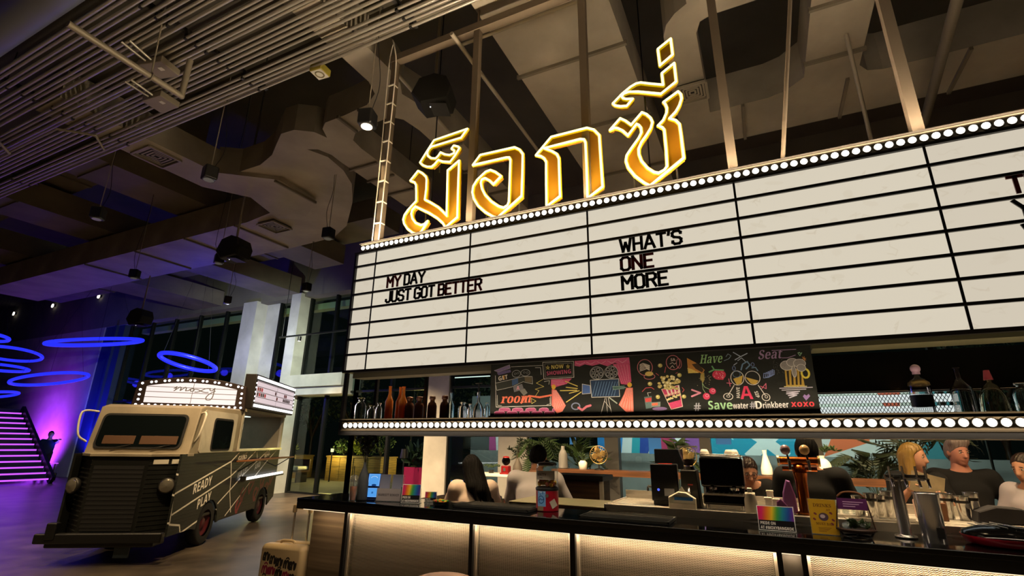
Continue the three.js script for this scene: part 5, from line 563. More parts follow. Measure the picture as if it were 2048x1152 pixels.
// black appliance
const ap = thing('water_boiler', 'black boxy boiler with paper labels and a blue light', 'appliance', [-0.72, WY, -4.08], 0.12);
part('body', rbox(0.19, 0.25, 0.2, 0, 0.155, 0, 0.008, 2), M_APP, ap); part('red_edge', box(0.1, 0.004, 0.1, 0.01, 0.281, 0.03), mat(0xa01a1a, 0.4), ap); part('paper_label', [box(0.07, 0.05, 0.002, 0.03, 0.09, 0.1015)], mat(0x9aa0b0, 0.5), ap); part('lower_label', box(0.03, 0.03, 0.002, 0.055, 0.045, 0.1015), mat(0x8a92a6, 0.5), ap);
part('status_lamp', ball(0.009, -0.045, 0.105, 0.1, 8), mat(0x0a0a40, 0.3, 0, { emissive: [0.1, 0.15, 1], emissiveIntensity: 1.2 }), ap); part('base', [box(0.17, 0.03, 0.16, 0, 0.015, 0)], mt.black, ap); part('side_tap', [bar([-0.095, 0.12, 0.04], [-0.125, 0.12, 0.05], 0.01, 8), bar([-0.125, 0.12, 0.05], [-0.125, 0.09, 0.05], 0.008, 8)], mt.chrome, ap);
const mn = thing('pos_monitor', 'dark monitor back standing behind the black boiler', 'monitor', [-0.72, WY, -4.3], 0.1); part('panel', xf(rbox(0.22, 0.15, 0.02, 0, 0.31, 0, 0.006, 1), { rx: -0.1 }), M_APP, mn); part('bezel_line', xf(box(0.21, 0.004, 0.004, 0, 0.384, 0.0), { rx: -0.1 }), mt.darkSteel, mn); part('neck', bar([0, 0, 0], [0, 0.26, -0.02], 0.015, 8), M_APP, mn); part('foot', rbox(0.14, 0.012, 0.08, 0, 0.006, 0, 0.004, 1), M_APP, mn);
// coffee grinder
const gd = thing('coffee_grinder', 'black coffee grinder with a clear funnel hopper', 'grinder', [-0.535, WY, -4.02], 0);
part('body', slab([[-0.055, 0], [0.065, 0], [0.055, 0.12], [0.05, 0.24], [-0.045, 0.24], [-0.05, 0.12]], 0.14, -0.07, 0.006), mt.black, gd); part('hopper', lathe([[0.028, 0.26], [0.034, 0.29], [0.072, 0.39], [0.073, 0.4], [0.069, 0.4], [0.03, 0.29]], 0, 0, 0, 24), mt.clear, gd); part('hopper_collar', cyl(0.04, 0.034, 0.03, 0, 0.24, 0), mt.chrome, gd); part('lid', cyl(0.075, 0.07, 0.012, 0, 0.4, 0), mt.chrome, gd); part('beans', lathe([[0, 0.27], [0.028, 0.275], [0.045, 0.315], [0, 0.32]]), mat(0x2c1608, 0.6), gd); part('script_mark', box(0.035, 0.01, 0.002, 0.01, 0.15, 0.078), mat(0x8a1a1a, 0.4), gd); part('spout', bar([0, 0.13, 0.07], [0, 0.1, 0.11], 0.012, 8), mt.chrome, gd);
// paper bag of napkins
const np = thing('napkin_pack', 'white paper napkin pack with a blue strip', 'napkin pack', [-0.575, WY, -3.86], 0.1);
part('pack', slab([[-0.085, 0], [0.085, 0], [0.085, 0.065], [0.03, 0.1], [-0.02, 0.105], [-0.085, 0.07]], 0.07, -0.035, 0.004), mt.offWhite, np); part('blue_strip', box(0.12, 0.02, 0.003, 0.01, 0.066, 0.0405), mat(0x1d5fae, 0.5), np); part('grey_wrap', box(0.168, 0.035, 0.003, 0, 0.02, 0.0405), mat(0x8f8a82, 0.7), np); part('folded_napkin', xf(slab([[-0.03, 0], [0.03, 0], [0.002, 0.045]], 0.012, -0.006), { t: [0, 0.098, 0] }), mt.white, np);
// espresso machine
const cm = thing('espresso_machine', 'large black espresso machine with white cups on top', 'coffee machine', [-0.315, WY, -4.1], 0.02);
part('body', [rbox(0.28, 0.2, 0.36, 0, 0.24, 0, 0.02, 3), rbox(0.27, 0.06, 0.34, 0, 0.06, 0, 0.012, 2), rbox(0.26, 0.16, 0.12, 0, 0.14, -0.1, 0.01, 2)], mt.blackGloss, cm); part('cup_rail', [bar([-0.13, 0.355, 0.15], [0.13, 0.355, 0.15], 0.004, 6), bar([-0.13, 0.34, 0.15], [-0.13, 0.355, 0.15], 0.004, 6), bar([0.13, 0.34, 0.15], [0.13, 0.355, 0.15], 0.004, 6), box(0.27, 0.004, 0.3, 0, 0.342, 0)], mt.steel, cm);
part('drip_tray', [box(0.25, 0.012, 0.15, 0, 0.096, 0.1), ...[0, 1, 2, 3, 4, 5, 6].map((i) => box(0.004, 0.006, 0.14, -0.1 + i * 0.033, 0.105, 0.1))], mt.steel, cm); for (const x of [-0.07, 0.07]) { const h = part('portafilter', [cyl(0.03, 0.03, 0.03, x, 0.125, 0.13)], mt.chrome, cm); part('handle', bar([x, 0.14, 0.15], [x, 0.125, 0.26], 0.011, 8), mt.black, h); }
for (const s of [-1, 1]) part('foot', cyl(0.016, 0.014, 0.035, s * 0.11, 0, 0.13), mt.chrome, cm);
for (const [x, z, l] of [[-0.42, -4.02, 'white cup upside down on the espresso machine'], [-0.255, -4.0, 'pale cup lying on the espresso machine beside the other'], [-0.23, -4.12, 'pale cup at the back of the espresso machine']]) solo('cup', lathe([[0.034, 0], [0.03, 0.025], [0.02, 0.042], [0, 0.044]]), mt.white, l, 'cup', 'cups on the espresso machine', [x, WY + 0.346, z]);
// white bottle, boxes, purple bag
const wbz = thing('milk_bottle', 'white plastic jug beside the espresso machine', 'bottle', [-0.145, WY, -3.85]); part('body', lathe([[0, 0], [0.036, 0], [0.04, 0.01], [0.038, 0.08], [0.03, 0.11], [0.03, 0.125], [0, 0.125]]), mat(0xcfcac0, 0.4), wbz); part('cap', rbox(0.03, 0.03, 0.03, 0, 0.138, 0, 0.005, 1), mt.white, wbz);
for (const [x, z, h, l] of [[-0.045, -4.06, 0.075, 'stack of white paper cups beside the milk jug'], [0.005, -4.04, 0.07, 'second white stack by the purple bag'], [-0.03, -4.2, 0.11, 'taller white carton behind the cup stacks']]) { const t = thing('paper_cups', l, 'cups', [x, WY, z]); part('stack', rbox(0.042, h, 0.042, 0, h / 2, 0, 0.006, 1), mt.white, t); part('rim', rbox(0.047, 0.012, 0.047, 0, h + 0.004, 0, 0.004, 1), mt.offWhite, t); }
const pb = thing('purple_bag', 'crumpled purple foil bag beside the copper taps', 'bag', [0.075, WY, -4.02]); part('bag', slab([[-0.035, 0], [0.045, 0], [0.04, 0.11], [0.02, 0.19], [0.005, 0.195], [-0.02, 0.12]], 0.05, -0.025, 0.006), mat(0x8a5a9e, 0.35, 0.2), pb); part('fold', box(0.04, 0.02, 0.056, 0.012, 0.12, 0), mat(0xb48ac2, 0.35), pb);
const pk = thing('purple_pouch', 'small purple pouch with a pink tag by the cup stacks', 'pouch', [0.03, WY, -3.92]); part('pouch', slab([[-0.03, 0], [0.03, 0], [0.032, 0.05], [0.0, 0.085], [-0.02, 0.07]], 0.03, -0.015, 0.004), mat(0x5a2a60, 0.4), pk); part('tag', box(0.025, 0.03, 0.003, 0.012, 0.025, 0.0205), mat(0xd0708a, 0.5), pk);
// copper tap tower
const tt = thing('copper_tap_tower', 'copper T-shaped beer tower with two taps', 'beer tap', [0.165, WY, -3.96], 0);
part('column', lathe([[0, 0], [0.055, 0], [0.055, 0.012], [0.034, 0.02], [0.034, 0.2], [0.042, 0.25], [0.042, 0.262], [0.036, 0.27], [0.034, 0.3], [0, 0.3]], 0, 0, 0, 28), mt.copper, tt); part('crossbar', [bar([-0.11, 0.325, 0], [0.11, 0.325, 0], 0.026, 18), bar([-0.1, 0.275, 0], [0.1, 0.275, 0], 0.014, 12)], mt.copper, tt); for (const s of [-1, 1]) part('end_flange', bar([s * 0.112, 0.325, 0], [s * 0.124, 0.325, 0], 0.034, 18), mt.brass, tt);
for (const s of [-1, 1]) { const a = part('tap', [bar([s * 0.055, 0.325, 0.02], [s * 0.055, 0.322, 0.075], 0.011, 10), bar([s * 0.055, 0.325, 0.07], [s * 0.055, 0.27, 0.085], 0.009, 8)], mt.chrome, tt); part('lever', bar([s * 0.055, 0.33, 0.05], [s * 0.055 - 0.01, 0.375, 0.06], 0.006, 8), mt.black, a); part('knob', ell(0.03, 0.032, 0.026, s * 0.055 - 0.014, 0.395, 0.062, 12), mat(s < 0 ? 0xa58a94 : 0xc9a878, 0.3, 0.3), a); }
// steel shakers
[[0.46, -3.95, 0.13], [0.52, -3.92, 0.15], [0.57, -3.98, 0.14], [0.62, -4.02, 0.16], [0.95, -4.2, 0.15], [1.02, -4.18, 0.14], [1.08, -4.22, 0.16]].forEach(([x, z, h], i) => { const t = thing('cocktail_shaker', ['steel shaker at the row end by the herb stand', 'tall steel shaker behind the herb stand', 'steel shaker between taller shakers', 'tallest steel shaker beside the chrome taps', 'steel cup by the tan boxes', 'steel cup between two others at the bench back', 'steel cup next to the black cloth'][i], 'shaker', [x, WY, z], 0, 'steel cocktail shakers'); part('tin', lathe([[0, 0], [0.026, 0], [0.036, h * 0.96], [0.038, h], [0.034, h], [0.024, 0.006], [0, 0.006]]), mt.chrome, t); part('band', lathe([[0.0335, h * 0.7], [0.035, h * 0.71], [0.036, h * 0.8], [0.0345, h * 0.81]]), mt.darkSteel, t); });
const st = thing('steel_tray', 'shallow steel tray with bar tools beside the shakers', 'tray', [0.55, WY, -3.85], 0.05); part('tray', [box(0.36, 0.006, 0.14, 0, 0.003, 0), box(0.36, 0.018, 0.006, 0, 0.009, 0.07), box(0.36, 0.018, 0.006, 0, 0.009, -0.07)], mt.steel, st); for (let i = 0; i < 5; i++) part('bar_tool', bar([-0.1 + i * 0.05, 0.012, -0.05], [-0.02 + i * 0.05, 0.014, 0.055], 0.004, 6), mt.chrome, st);
const gb = thing('glass_rack', 'low rack of stacked clear glasses beside the herb stand', 'glasses', [0.36, WY, -4.02]); for (let i = 0; i < 4; i++) for (let j = 0; j < 2; j++) part('glass', lathe([[0, 0.002], [0.018, 0.002], [0.024, 0.08], [0.022, 0.08], [0.016, 0.006], [0, 0.006]], -0.07 + i * 0.05, 0.012, -0.03 + j * 0.055, 14), mt.clear, gb); part('rack', box(0.22, 0.012, 0.13, 0, 0.006, 0), mt.steel, gb);
const bx = thing('tan_boxes', 'brown cardboard boxes behind the steel cylinder', 'boxes', [0.88, WY, -4.1], 0.1); part('box_large', rbox(0.07, 0.1, 0.06, 0, 0.05, 0, 0.004, 1), mat(0x6b4426, 0.7), bx); part('box_pale', rbox(0.07, 0.12, 0.05, -0.08, 0.06, -0.02, 0.02, 2), mat(0xa98a80, 0.6), bx);
solo('black_cloth', slab([[-0.14, 0], [0.14, 0], [0.13, 0.04], [0.06, 0.075], [-0.05, 0.08], [-0.13, 0.05]], 0.12, -0.06, 0.006), mat(0x14121a, 0.85), 'folded black cloth lying on the bench', 'cloth', null, [1.2, WY + 0.007, -4.15]);
const rm = thing('red_card', 'dark red standing card at the bench end', 'card', [1.42, WY, -4.1], -0.25); part('board', xf(box(0.1, 0.12, 0.004, 0, 0.06, 0), { rx: -0.1 }), mat(0x5a0f18, 0.5), rm); part('emblem', xf(fix(new THREE.RingGeometry(0.02, 0.026, 20).translate(0, 0.06, 0.003)), { rx: -0.1 }), mat(0xa86a3a, 0.5), rm); part('strut', xf(box(0.06, 0.1, 0.003, 0, 0.05, -0.03), { rx: 0.2 }), mt.black, rm);

// ================================================================ window ledge far behind
const LZ = -9.7, LY = 1.1;
const lg = thing('window_ledge', 'long wooden bar ledge along the window wall', 'ledge', [0, 0, LZ]);
part('board', span(-3.75, 6.5, LY - 0.09, LY, -0.25, 0.3), mat(0x6a4020, 0.5, 0, { map: shared(N_WOOD, 1.2) }), lg); for (const x of [-3.6, -1.4, 0.9, 3.2, 5.6]) part('bracket', span(x - 0.03, x + 0.03, 0, LY - 0.09, -0.1, 0.0), mt.darkSteel, lg);
const lw = thing('side_table', 'white-topped high table before the white pier', 'table', [-4.95, 0, LZ]); part('top', rbox(1.2, 0.05, 0.6, 0, 0.94, 0, 0.01, 1), mt.white, lw); for (const [a, b] of [[-0.5, -0.2], [0.5, -0.2], [-0.5, 0.2], [0.5, 0.2]]) part('leg', bar([a, 0, b], [a, 0.92, b], 0.02, 8), mt.black, lw);
function fan(x, ry, label) {
  const t = thing('desk_fan', label, 'fan', [x, LY, LZ + 0.05], ry, 'gold desk fans on the window ledge'), cy = 0.27;
  part('cage', [torus(0.16, 0.006, 0, cy, 0.05, 36, 6), torus(0.16, 0.006, 0, cy, -0.02, 36, 6), torus(0.1, 0.0035, 0, cy, 0.065, 30, 5), ...Array.from({ length: 20 }, (_, i) => { const a = i * Math.PI / 10; return tube([[0.16 * Math.cos(a), cy + 0.16 * Math.sin(a), 0.05], [0.08 * Math.cos(a), cy + 0.08 * Math.sin(a), 0.07], [0.02 * Math.cos(a), cy + 0.02 * Math.sin(a), 0.072]], 0.0022, 4, 6); })], mt.brass, t);
  part('cage_badge', xf(cyl(0.03, 0.03, 0.012, 0, 0, 0), { rx: Math.PI / 2, t: [0, cy, 0.068] }), mt.brass, t);
  for (let k = 0; k < 4; k++) part('blade', xf(ell(0.055, 0.065, 0.006, 0, 0.085, 0, 10), { ry: 0.4, rz: k * Math.PI / 2 + 0.3, t: [0, cy, 0.02] }), mt.brass, t);
  part('motor', [xf(cyl(0.05, 0.04, 0.12), { rx: -Math.PI / 2, t: [0, cy, 0.0] })], mt.darkSteel, t); part('stem', bar([0, 0.02, -0.04], [0, cy, -0.06], 0.014, 8), mt.darkSteel, t); part('foot', lathe([[0, 0], [0.09, 0], [0.09, 0.015], [0.03, 0.035], [0, 0.035]]), mt.black, t);
}
fan(-2.89, 0.3, 'gold desk fan beside the grey column'); fan(-1.3, 0.15, 'gold desk fan behind the grinder hopper');
solo('grey_vase', lathe([[0, 0], [0.08, 0], [0.09, 0.02], [0.085, 0.25], [0.06, 0.32], [0.035, 0.36], [0.035, 0.42], [0.028, 0.42], [0.028, 0.36]]), mat(0x7b7a78, 0.75, 0, { map: shared(N_MOTTLE, 2) }), 'tall rough grey vase in front of the palms', 'vase', null, [-3.62, LY, LZ]);
solo('white_vase', lathe([[0, 0], [0.075, 0], [0.085, 0.03], [0.085, 0.12], [0.05, 0.25], [0.028, 0.34], [0.035, 0.4], [0.028, 0.4], [0.02, 0.34]]), mt.white, 'tall white bottle vase on the window ledge', 'vase', null, [-0.07, LY, LZ]);
const sv = thing('potted_plant', 'little plant in a white pot by the blue mural', 'plant', [-3.22, LY, LZ]); part('pot', lathe([[0, 0], [0.07, 0], [0.085, 0.12], [0.05, 0.15], [0.05, 0.16]]), mt.white, sv); part('leaves', sprig([[0, 0.12, 0], [0, 0.2, 0], [-0.05, 0.28, 0]], 40, 0.08, 0.025), mt.leaf, sv);
const jv = thing('jug_vase', 'white round jug vase with a pierced handle and leaves', 'vase', [0.73, LY, LZ], 0.2);
part('body', [xf(ell(0.13, 0.15, 0.09, 0, 0.15, 0, 20), {})], mt.white, jv); part('handle', xf(torus(0.05, 0.018, -0.1, 0.2, 0, 20, 8), {}), mt.white, jv); part('neck', cyl(0.04, 0.05, 0.06, 0, 0.27, 0), mt.white, jv); part('leaves', [...sprig([[0, 0.3, 0], [-0.15, 0.4, 0], [-0.25, 0.42, 0]], 50, 0.09, 0.03), ...sprig([[0, 0.3, 0], [0.1, 0.42, 0], [0.22, 0.4, 0.05]], 50, 0.09, 0.03)], mt.leaf, jv);
const ov = thing('olive_vase', 'dark tilted vase with olive branches before the white pier', 'vase', [-4.6, 0.965, LZ]); part('vase', lathe([[0, 0], [0.07, 0], [0.1, 0.06], [0.09, 0.16], [0.04, 0.26], [0.035, 0.3], [0.028, 0.3]]), mat(0x4c4640, 0.7), ov); part('branches', [tube([[0, 0.28, 0], [-0.05, 0.42, 0], [-0.15, 0.5, 0]], 0.006, 5), tube([[0, 0.28, 0], [0.02, 0.5, 0], [0.06, 0.66, 0]], 0.006, 5)], mt.darkWood, ov); part('leaves', [...sprig([[0, 0.28, 0], [-0.08, 0.42, 0], [-0.2, 0.48, 0.05]], 45, 0.09, 0.022), ...sprig([[0, 0.28, 0], [0.02, 0.5, 0], [0.06, 0.68, 0]], 45, 0.09, 0.022)], mt.leafDark, ov);
const rg = thing('gumball_machine', 'small red gumball machine on the white-topped table', 'gumball machine', [-4.78, 0.965, LZ + 0.16]); part('base', [rbox(0.16, 0.16, 0.14, 0, 0.08, 0, 0.015, 2), rbox(0.2, 0.03, 0.18, 0, 0.015, 0, 0.01, 1)], mat(0x7a1216, 0.35), rg); part('globe', ball(0.085, 0, 0.25, 0, 16), M_SMOKE, rg); part('lid', lathe([[0.07, 0.31], [0.06, 0.335], [0, 0.345]]), mat(0x7a1216, 0.35), rg); part('coin_plate', box(0.05, 0.06, 0.006, 0, 0.09, 0.073), mt.chrome, rg);
const fn = thing('small_fern', 'low feathery fern at the end of the white-topped table', 'plant', [-5.2, 0.965, LZ]); part('pot', lathe([[0, 0], [0.05, 0], [0.06, 0.06], [0.055, 0.06]]), mt.black, fn); part('fronds', [0, 1, 2, 3, 4, 5, 6].map((k) => sprig([[0, 0.05, 0], [0.1 * Math.cos(k), 0.14, 0.1 * Math.sin(k)], [0.2 * Math.cos(k), 0.12, 0.2 * Math.sin(k)]], 12, 0.06, 0.016)), mt.leaf, fn);
// palms standing by the glass
function palm(x, z, h, n, l, m, label, pot = mt.black) {
  const t = thing('palm_plant', label, 'plant', [x, 0, z], 0, 'potted palms by the window wall');
  part('pot', lathe([[0, 0], [0.16, 0], [0.2, 0.36], [0.18, 0.36], [0.17, 0.3], [0, 0.3]]), pot, t);
  const stems = [], fr = [];
  for (let i = 0; i < n; i++) {
    const a = i * 2.4 + rr(-0.3, 0.3), y0 = h * rr(0.45, 0.7), rad = l * rr(0.6, 1), tip = [Math.cos(a) * rad, y0 + l * rr(0.1, 0.75), Math.sin(a) * rad * 0.6], mid = [tip[0] * 0.45, y0 + l * rr(0.4, 0.7), tip[2] * 0.45];
    const pts = [[0, 0.3, 0], [0, y0, 0], mid, tip]; stems.push(tube(pts, 0.006, 4, 10)); const c = new THREE.CatmullRomCurve3(pts.slice(1).map((p) => V(...p))), g = leafGeo(l * 0.42, 0.035);
    for (let k = 1; k < 14; k++) for (const s of [-1, 1]) { const p = c.getPoint(0.15 + 0.85 * k / 14), tg = c.getTangent(0.15 + 0.85 * k / 14), side = V(-tg.z, 0.1, tg.x).normalize().multiplyScalar(s), d = tg.clone().multiplyScalar(0.6).add(side).normalize(); fr.push(g.clone().applyMatrix4(new THREE.Matrix4().compose(p, new THREE.Quaternion().setFromUnitVectors(V(0, 1, 0), d), V(1, 1, 1)))); }
  }
  part('stems', stems, mt.leafDark, t); part('fronds', fr, m, t);
}
palm(-4.6, -10.9, 1.7, 11, 0.75, mt.leaf, 'bright green palm behind the tall grey vase'); palm(-3.75, -11.1, 1.9, 10, 0.7, mt.leaf, 'green palm leaning behind the gold fan'); palm(-1.7, -11.2, 2.0, 9, 0.6, mt.leaf, 'green palm behind the coffee grinder'); palm(1.5, -10.4, 1.6, 10, 0.7, mt.leafDark, 'dark palm fan behind the blonde woman'); palm(2.3, -11, 2.2, 11, 0.9, mt.leafDark, 'tall dark palm beside the last window column');

// ================================================================ high table with laptops behind the bar
const tb = thing('work_table', 'pale high table with laptops behind the bar', 'table', [-2.75, 0, -5.45]); part('top', rbox(2.1, 0.035, 0.75, 0, 0.9, 0, 0.006, 1), mat(0xb08d64, 0.5, 0, { map: shared(N_WOOD, 1) }), tb); for (const [a, b] of [[-0.95, -0.3], [0.95, -0.3], [-0.95, 0.3], [0.95, 0.3]]) part('leg', bar([a, 0, b], [a, 0.89, b], 0.025, 8), mt.black, tb);
const scrTex = canvas(192, 128, (g, w, h) => { g.fillStyle = '#2f7fd8'; g.fillRect(0, 0, w, h); g.fillStyle = '#6fb0f0'; g.fillRect(10, 10, w - 20, 22); g.fillStyle = '#d8e8fa'; for (let i = 0; i < 5; i++) g.fillRect(14, 44 + i * 15, rr(60, 160), 6); });
function laptop(x, z, ry, label, y = 0.918, w = 0.33) { const t = thing('laptop', label, 'laptop', [x, y, z], ry); part('keyboard_base', rbox(w, 0.014, 0.22, 0, 0.007, 0.11, 0.005, 1), mt.darkSteel, t); const s = part('lid', xf(rbox(w, 0.22, 0.008, 0, 0.11, 0, 0.004, 1), { rx: -0.3, t: [0, 0.012, -0.0] }), mt.darkSteel, t); part('screen', xf(card(w - 0.02, 0.2, 0, 0.11, 0.0046), { rx: -0.3, t: [0, 0.012, 0] }), mat(0x0a1a30, 0.2, 0, { emissive: 0xffffff, emissiveMap: scrTex, emissiveIntensity: 0.75 }), s); }
laptop(-3.2, -5.35, 0.55, 'laptop with a bright blue screen beside the seated woman', 0.918, 0.36); laptop(-2.45, -5.45, 0.5, 'laptop with a blue screen beside the seated man');
const cs = thing('condiment_caddy', 'small caddy of jars and a red cup on the work table', 'caddy', [-2.65, 0.918, -5.2]); part('tray', box(0.2, 0.012, 0.12, 0, 0.006, 0), mt.darkWood, cs); part('red_cup', lathe([[0, 0.012], [0.03, 0.012], [0.032, 0.05], [0.022, 0.07], [0, 0.072]], 0.06), mat(0xb0202a, 0.4), cs); part('white_cap', lathe([[0, 0.07], [0.02, 0.07], [0.018, 0.085], [0, 0.09]], 0.06), mt.white, cs); part('jar', lathe([[0, 0.012], [0.028, 0.012], [0.028, 0.08], [0.02, 0.09], [0, 0.09]], -0.03), M_HONEY, cs); part('menu_box', box(0.06, 0.12, 0.04, -0.085, 0.07, 0), mat(0xb08d64, 0.6), cs);
// low service cupboard and stool beyond the tables
const sc2 = thing('service_cupboard', 'brown service cupboard with a dark top behind the seated man', 'cupboard', [-2.12, 0, -6.3]); part('body', span(-0.28, 0.3, 0, 1.14, -0.2, 0.2), mat(0x6a5034, 0.6, 0, { map: shared(N_WOOD, 1) }), sc2); part('dark_top', rbox(0.66, 0.06, 0.46, 0.01, 1.17, 0, 0.01, 1), mt.black, sc2); part('pale_leg', span(0.29, 0.33, 0, 1.14, 0.16, 0.21), mt.offWhite, sc2);
const gt = thing('glass_counter', 'grey-green counter slab beside the steel bench', 'counter', [-1.55, 0, -4.25]); part('top', rbox(0.85, 0.03, 0.5, 0, 1.085, 0, 0.006, 1), mat(0x6f6d58, 0.35), gt); part('cabinet', span(-0.4, 0.4, 0, 1.07, -0.22, 0.2), mt.darkSteel, gt);
const sl = thing('round_stool', 'round wooden stool top seen below the black boiler shelf', 'stool', [-1.35, 0, -6.6]); part('seat', lathe([[0, 0.87], [0.19, 0.87], [0.2, 0.885], [0.19, 0.9], [0, 0.9]], 0, 0, 0, 30), mt.wood, sl); part('leg', [bar([0, 0, 0], [0, 0.87, 0], 0.03, 12), lathe([[0, 0], [0.2, 0], [0.2, 0.012], [0, 0.03]])], mt.darkSteel, sl);
// stool in the foreground
const fs = thing('bar_stool', 'orange-brown wooden bar stool in front of the counter', 'stool', [-1.83, 0.078, -2.84]); part('seat', lathe([[0, 0.66], [0.16, 0.66], [0.18, 0.675], [0.178, 0.695], [0.15, 0.705], [0, 0.7]], 0, 0, 0, 36), mt.wood, fs); for (let k = 0; k < 4; k++) { const a = k * Math.PI / 2 + 0.4; part('leg', bar([0.11 * Math.cos(a), 0.66, 0.11 * Math.sin(a)], [0.2 * Math.cos(a), -0.077, 0.2 * Math.sin(a)], 0.014, 8), mt.black, fs); } part('foot_ring', xf(torus(0.17, 0.01), { rx: Math.PI / 2, t: [0, 0.22, 0] }), mt.black, fs);
// ================================================================ people
function nets(f, lo, hi, cell) {                                       // surface nets over a distance field
  const n = [0, 1, 2].map((i) => Math.ceil((hi[i] - lo[i]) / cell) + 1), [nx, ny, nz] = n, F = new Float32Array(nx * ny * nz), id = (x, y, z) => x + nx * (y + ny * z);
  for (let z = 0; z < nz; z++) for (let y = 0; y < ny; y++) for (let x = 0; x < nx; x++) F[id(x, y, z)] = f(lo[0] + x * cell, lo[1] + y * cell, lo[2] + z * cell);
  const vi = new Int32Array(nx * ny * nz).fill(-1), P = [], E = [[0, 1], [2, 3], [4, 5], [6, 7], [0, 2], [1, 3], [4, 6], [5, 7], [0, 4], [1, 5], [2, 6], [3, 7]];
  for (let z = 0; z + 1 < nz; z++) for (let y = 0; y + 1 < ny; y++) for (let x = 0; x + 1 < nx; x++) {
    const c = []; let s = 0; for (let k = 0; k < 8; k++) { const v = F[id(x + (k & 1), y + ((k >> 1) & 1), z + (k >> 2))]; c.push(v); if (v < 0) s |= 1 << k; }
    if (s === 0 || s === 255) continue; let px = 0, py = 0, pz = 0, m = 0;
    for (const [a, b] of E) if ((c[a] < 0) !== (c[b] < 0)) { const t = c[a] / (c[a] - c[b]); px += (a & 1) + t * ((b & 1) - (a & 1)); py += ((a >> 1) & 1) + t * (((b >> 1) & 1) - ((a >> 1) & 1)); pz += (a >> 2) + t * ((b >> 2) - (a >> 2)); m++; }
    vi[id(x, y, z)] = P.length / 3; P.push(lo[0] + (x + px / m) * cell, lo[1] + (y + py / m) * cell, lo[2] + (z + pz / m) * cell);
  }
  const I = [], quad = (a, b, c, d, flip) => { if (a < 0 || b < 0 || c < 0 || d < 0) return; if (flip) I.push(a, c, b, a, d, c); else I.push(a, b, c, a, c, d); };
  for (let z = 1; z + 1 < nz; z++) for (let y = 1; y + 1 < ny; y++) for (let x = 1; x + 1 < nx; x++) {
    const s = F[id(x, y, z)] < 0;
    if (s !== F[id(x + 1, y, z)] < 0) quad(vi[id(x, y - 1, z - 1)], vi[id(x, y, z - 1)], vi[id(x, y, z)], vi[id(x, y - 1, z)], !s);
    if (s !== F[id(x, y + 1, z)] < 0) quad(vi[id(x - 1, y, z - 1)], vi[id(x - 1, y, z)], vi[id(x, y, z)], vi[id(x, y, z - 1)], !s);
    if (s !== F[id(x, y, z + 1)] < 0) quad(vi[id(x - 1, y - 1, z)], vi[id(x, y - 1, z)], vi[id(x, y, z)], vi[id(x - 1, y, z)], !s);
  }
  const g = new THREE.BufferGeometry(); g.setAttribute('position', new THREE.Float32BufferAttribute(P, 3)); g.setIndex(I);
  const N = new Float32Array(P.length), e = cell * 0.5; for (let i = 0; i < P.length; i += 3) { const [x, y, z] = [P[i], P[i + 1], P[i + 2]], v = V(f(x + e, y, z) - f(x - e, y, z), f(x, y + e, z) - f(x, y - e, z), f(x, y, z + e) - f(x, y, z - e)).normalize(); N[i] = v.x; N[i + 1] = v.y; N[i + 2] = v.z; }
  g.setAttribute('normal', new THREE.BufferAttribute(N, 3)); return fix(g);
}
const smin = (a, b, k) => { const h = Math.max(k - Math.abs(a - b), 0) / k; return Math.min(a, b) - h * h * k * 0.25; };
function cap(x, y, z, [a, b, r0, r1 = r0]) {
  const dx = b[0] - a[0], dy = b[1] - a[1], dz = b[2] - a[2], l = dx * dx + dy * dy + dz * dz || 1e-9, t = Math.min(1, Math.max(0, ((x - a[0]) * dx + (y - a[1]) * dy + (z - a[2]) * dz) / l));
  return Math.hypot(x - a[0] - t * dx, y - a[1] - t * dy, z - a[2] - t * dz) - r0 - t * (r1 - r0);
}
function capsMesh(caps, k, cell, extra = 0, cut) {
  const lo = [9, 9, 9], hi = [-9, -9, -9]; for (const [a, b, r0, r1 = r0] of caps) for (const p of [a, b]) for (let i = 0; i < 3; i++) { lo[i] = Math.min(lo[i], p[i] - Math.max(r0, r1) - extra - 3 * cell); hi[i] = Math.max(hi[i], p[i] + Math.max(r0, r1) + extra + 3 * cell); }
  return nets((x, y, z) => { let d = 9; for (const c of caps) d = smin(d, cap(x, y, z, c), k); d -= extra; return cut ? Math.max(d, cut(x, y, z)) : d; }, lo, hi, cell);
}
const lerp3 = (a, b, t) => a.map((v, i) => v + (b[i] - v) * t);
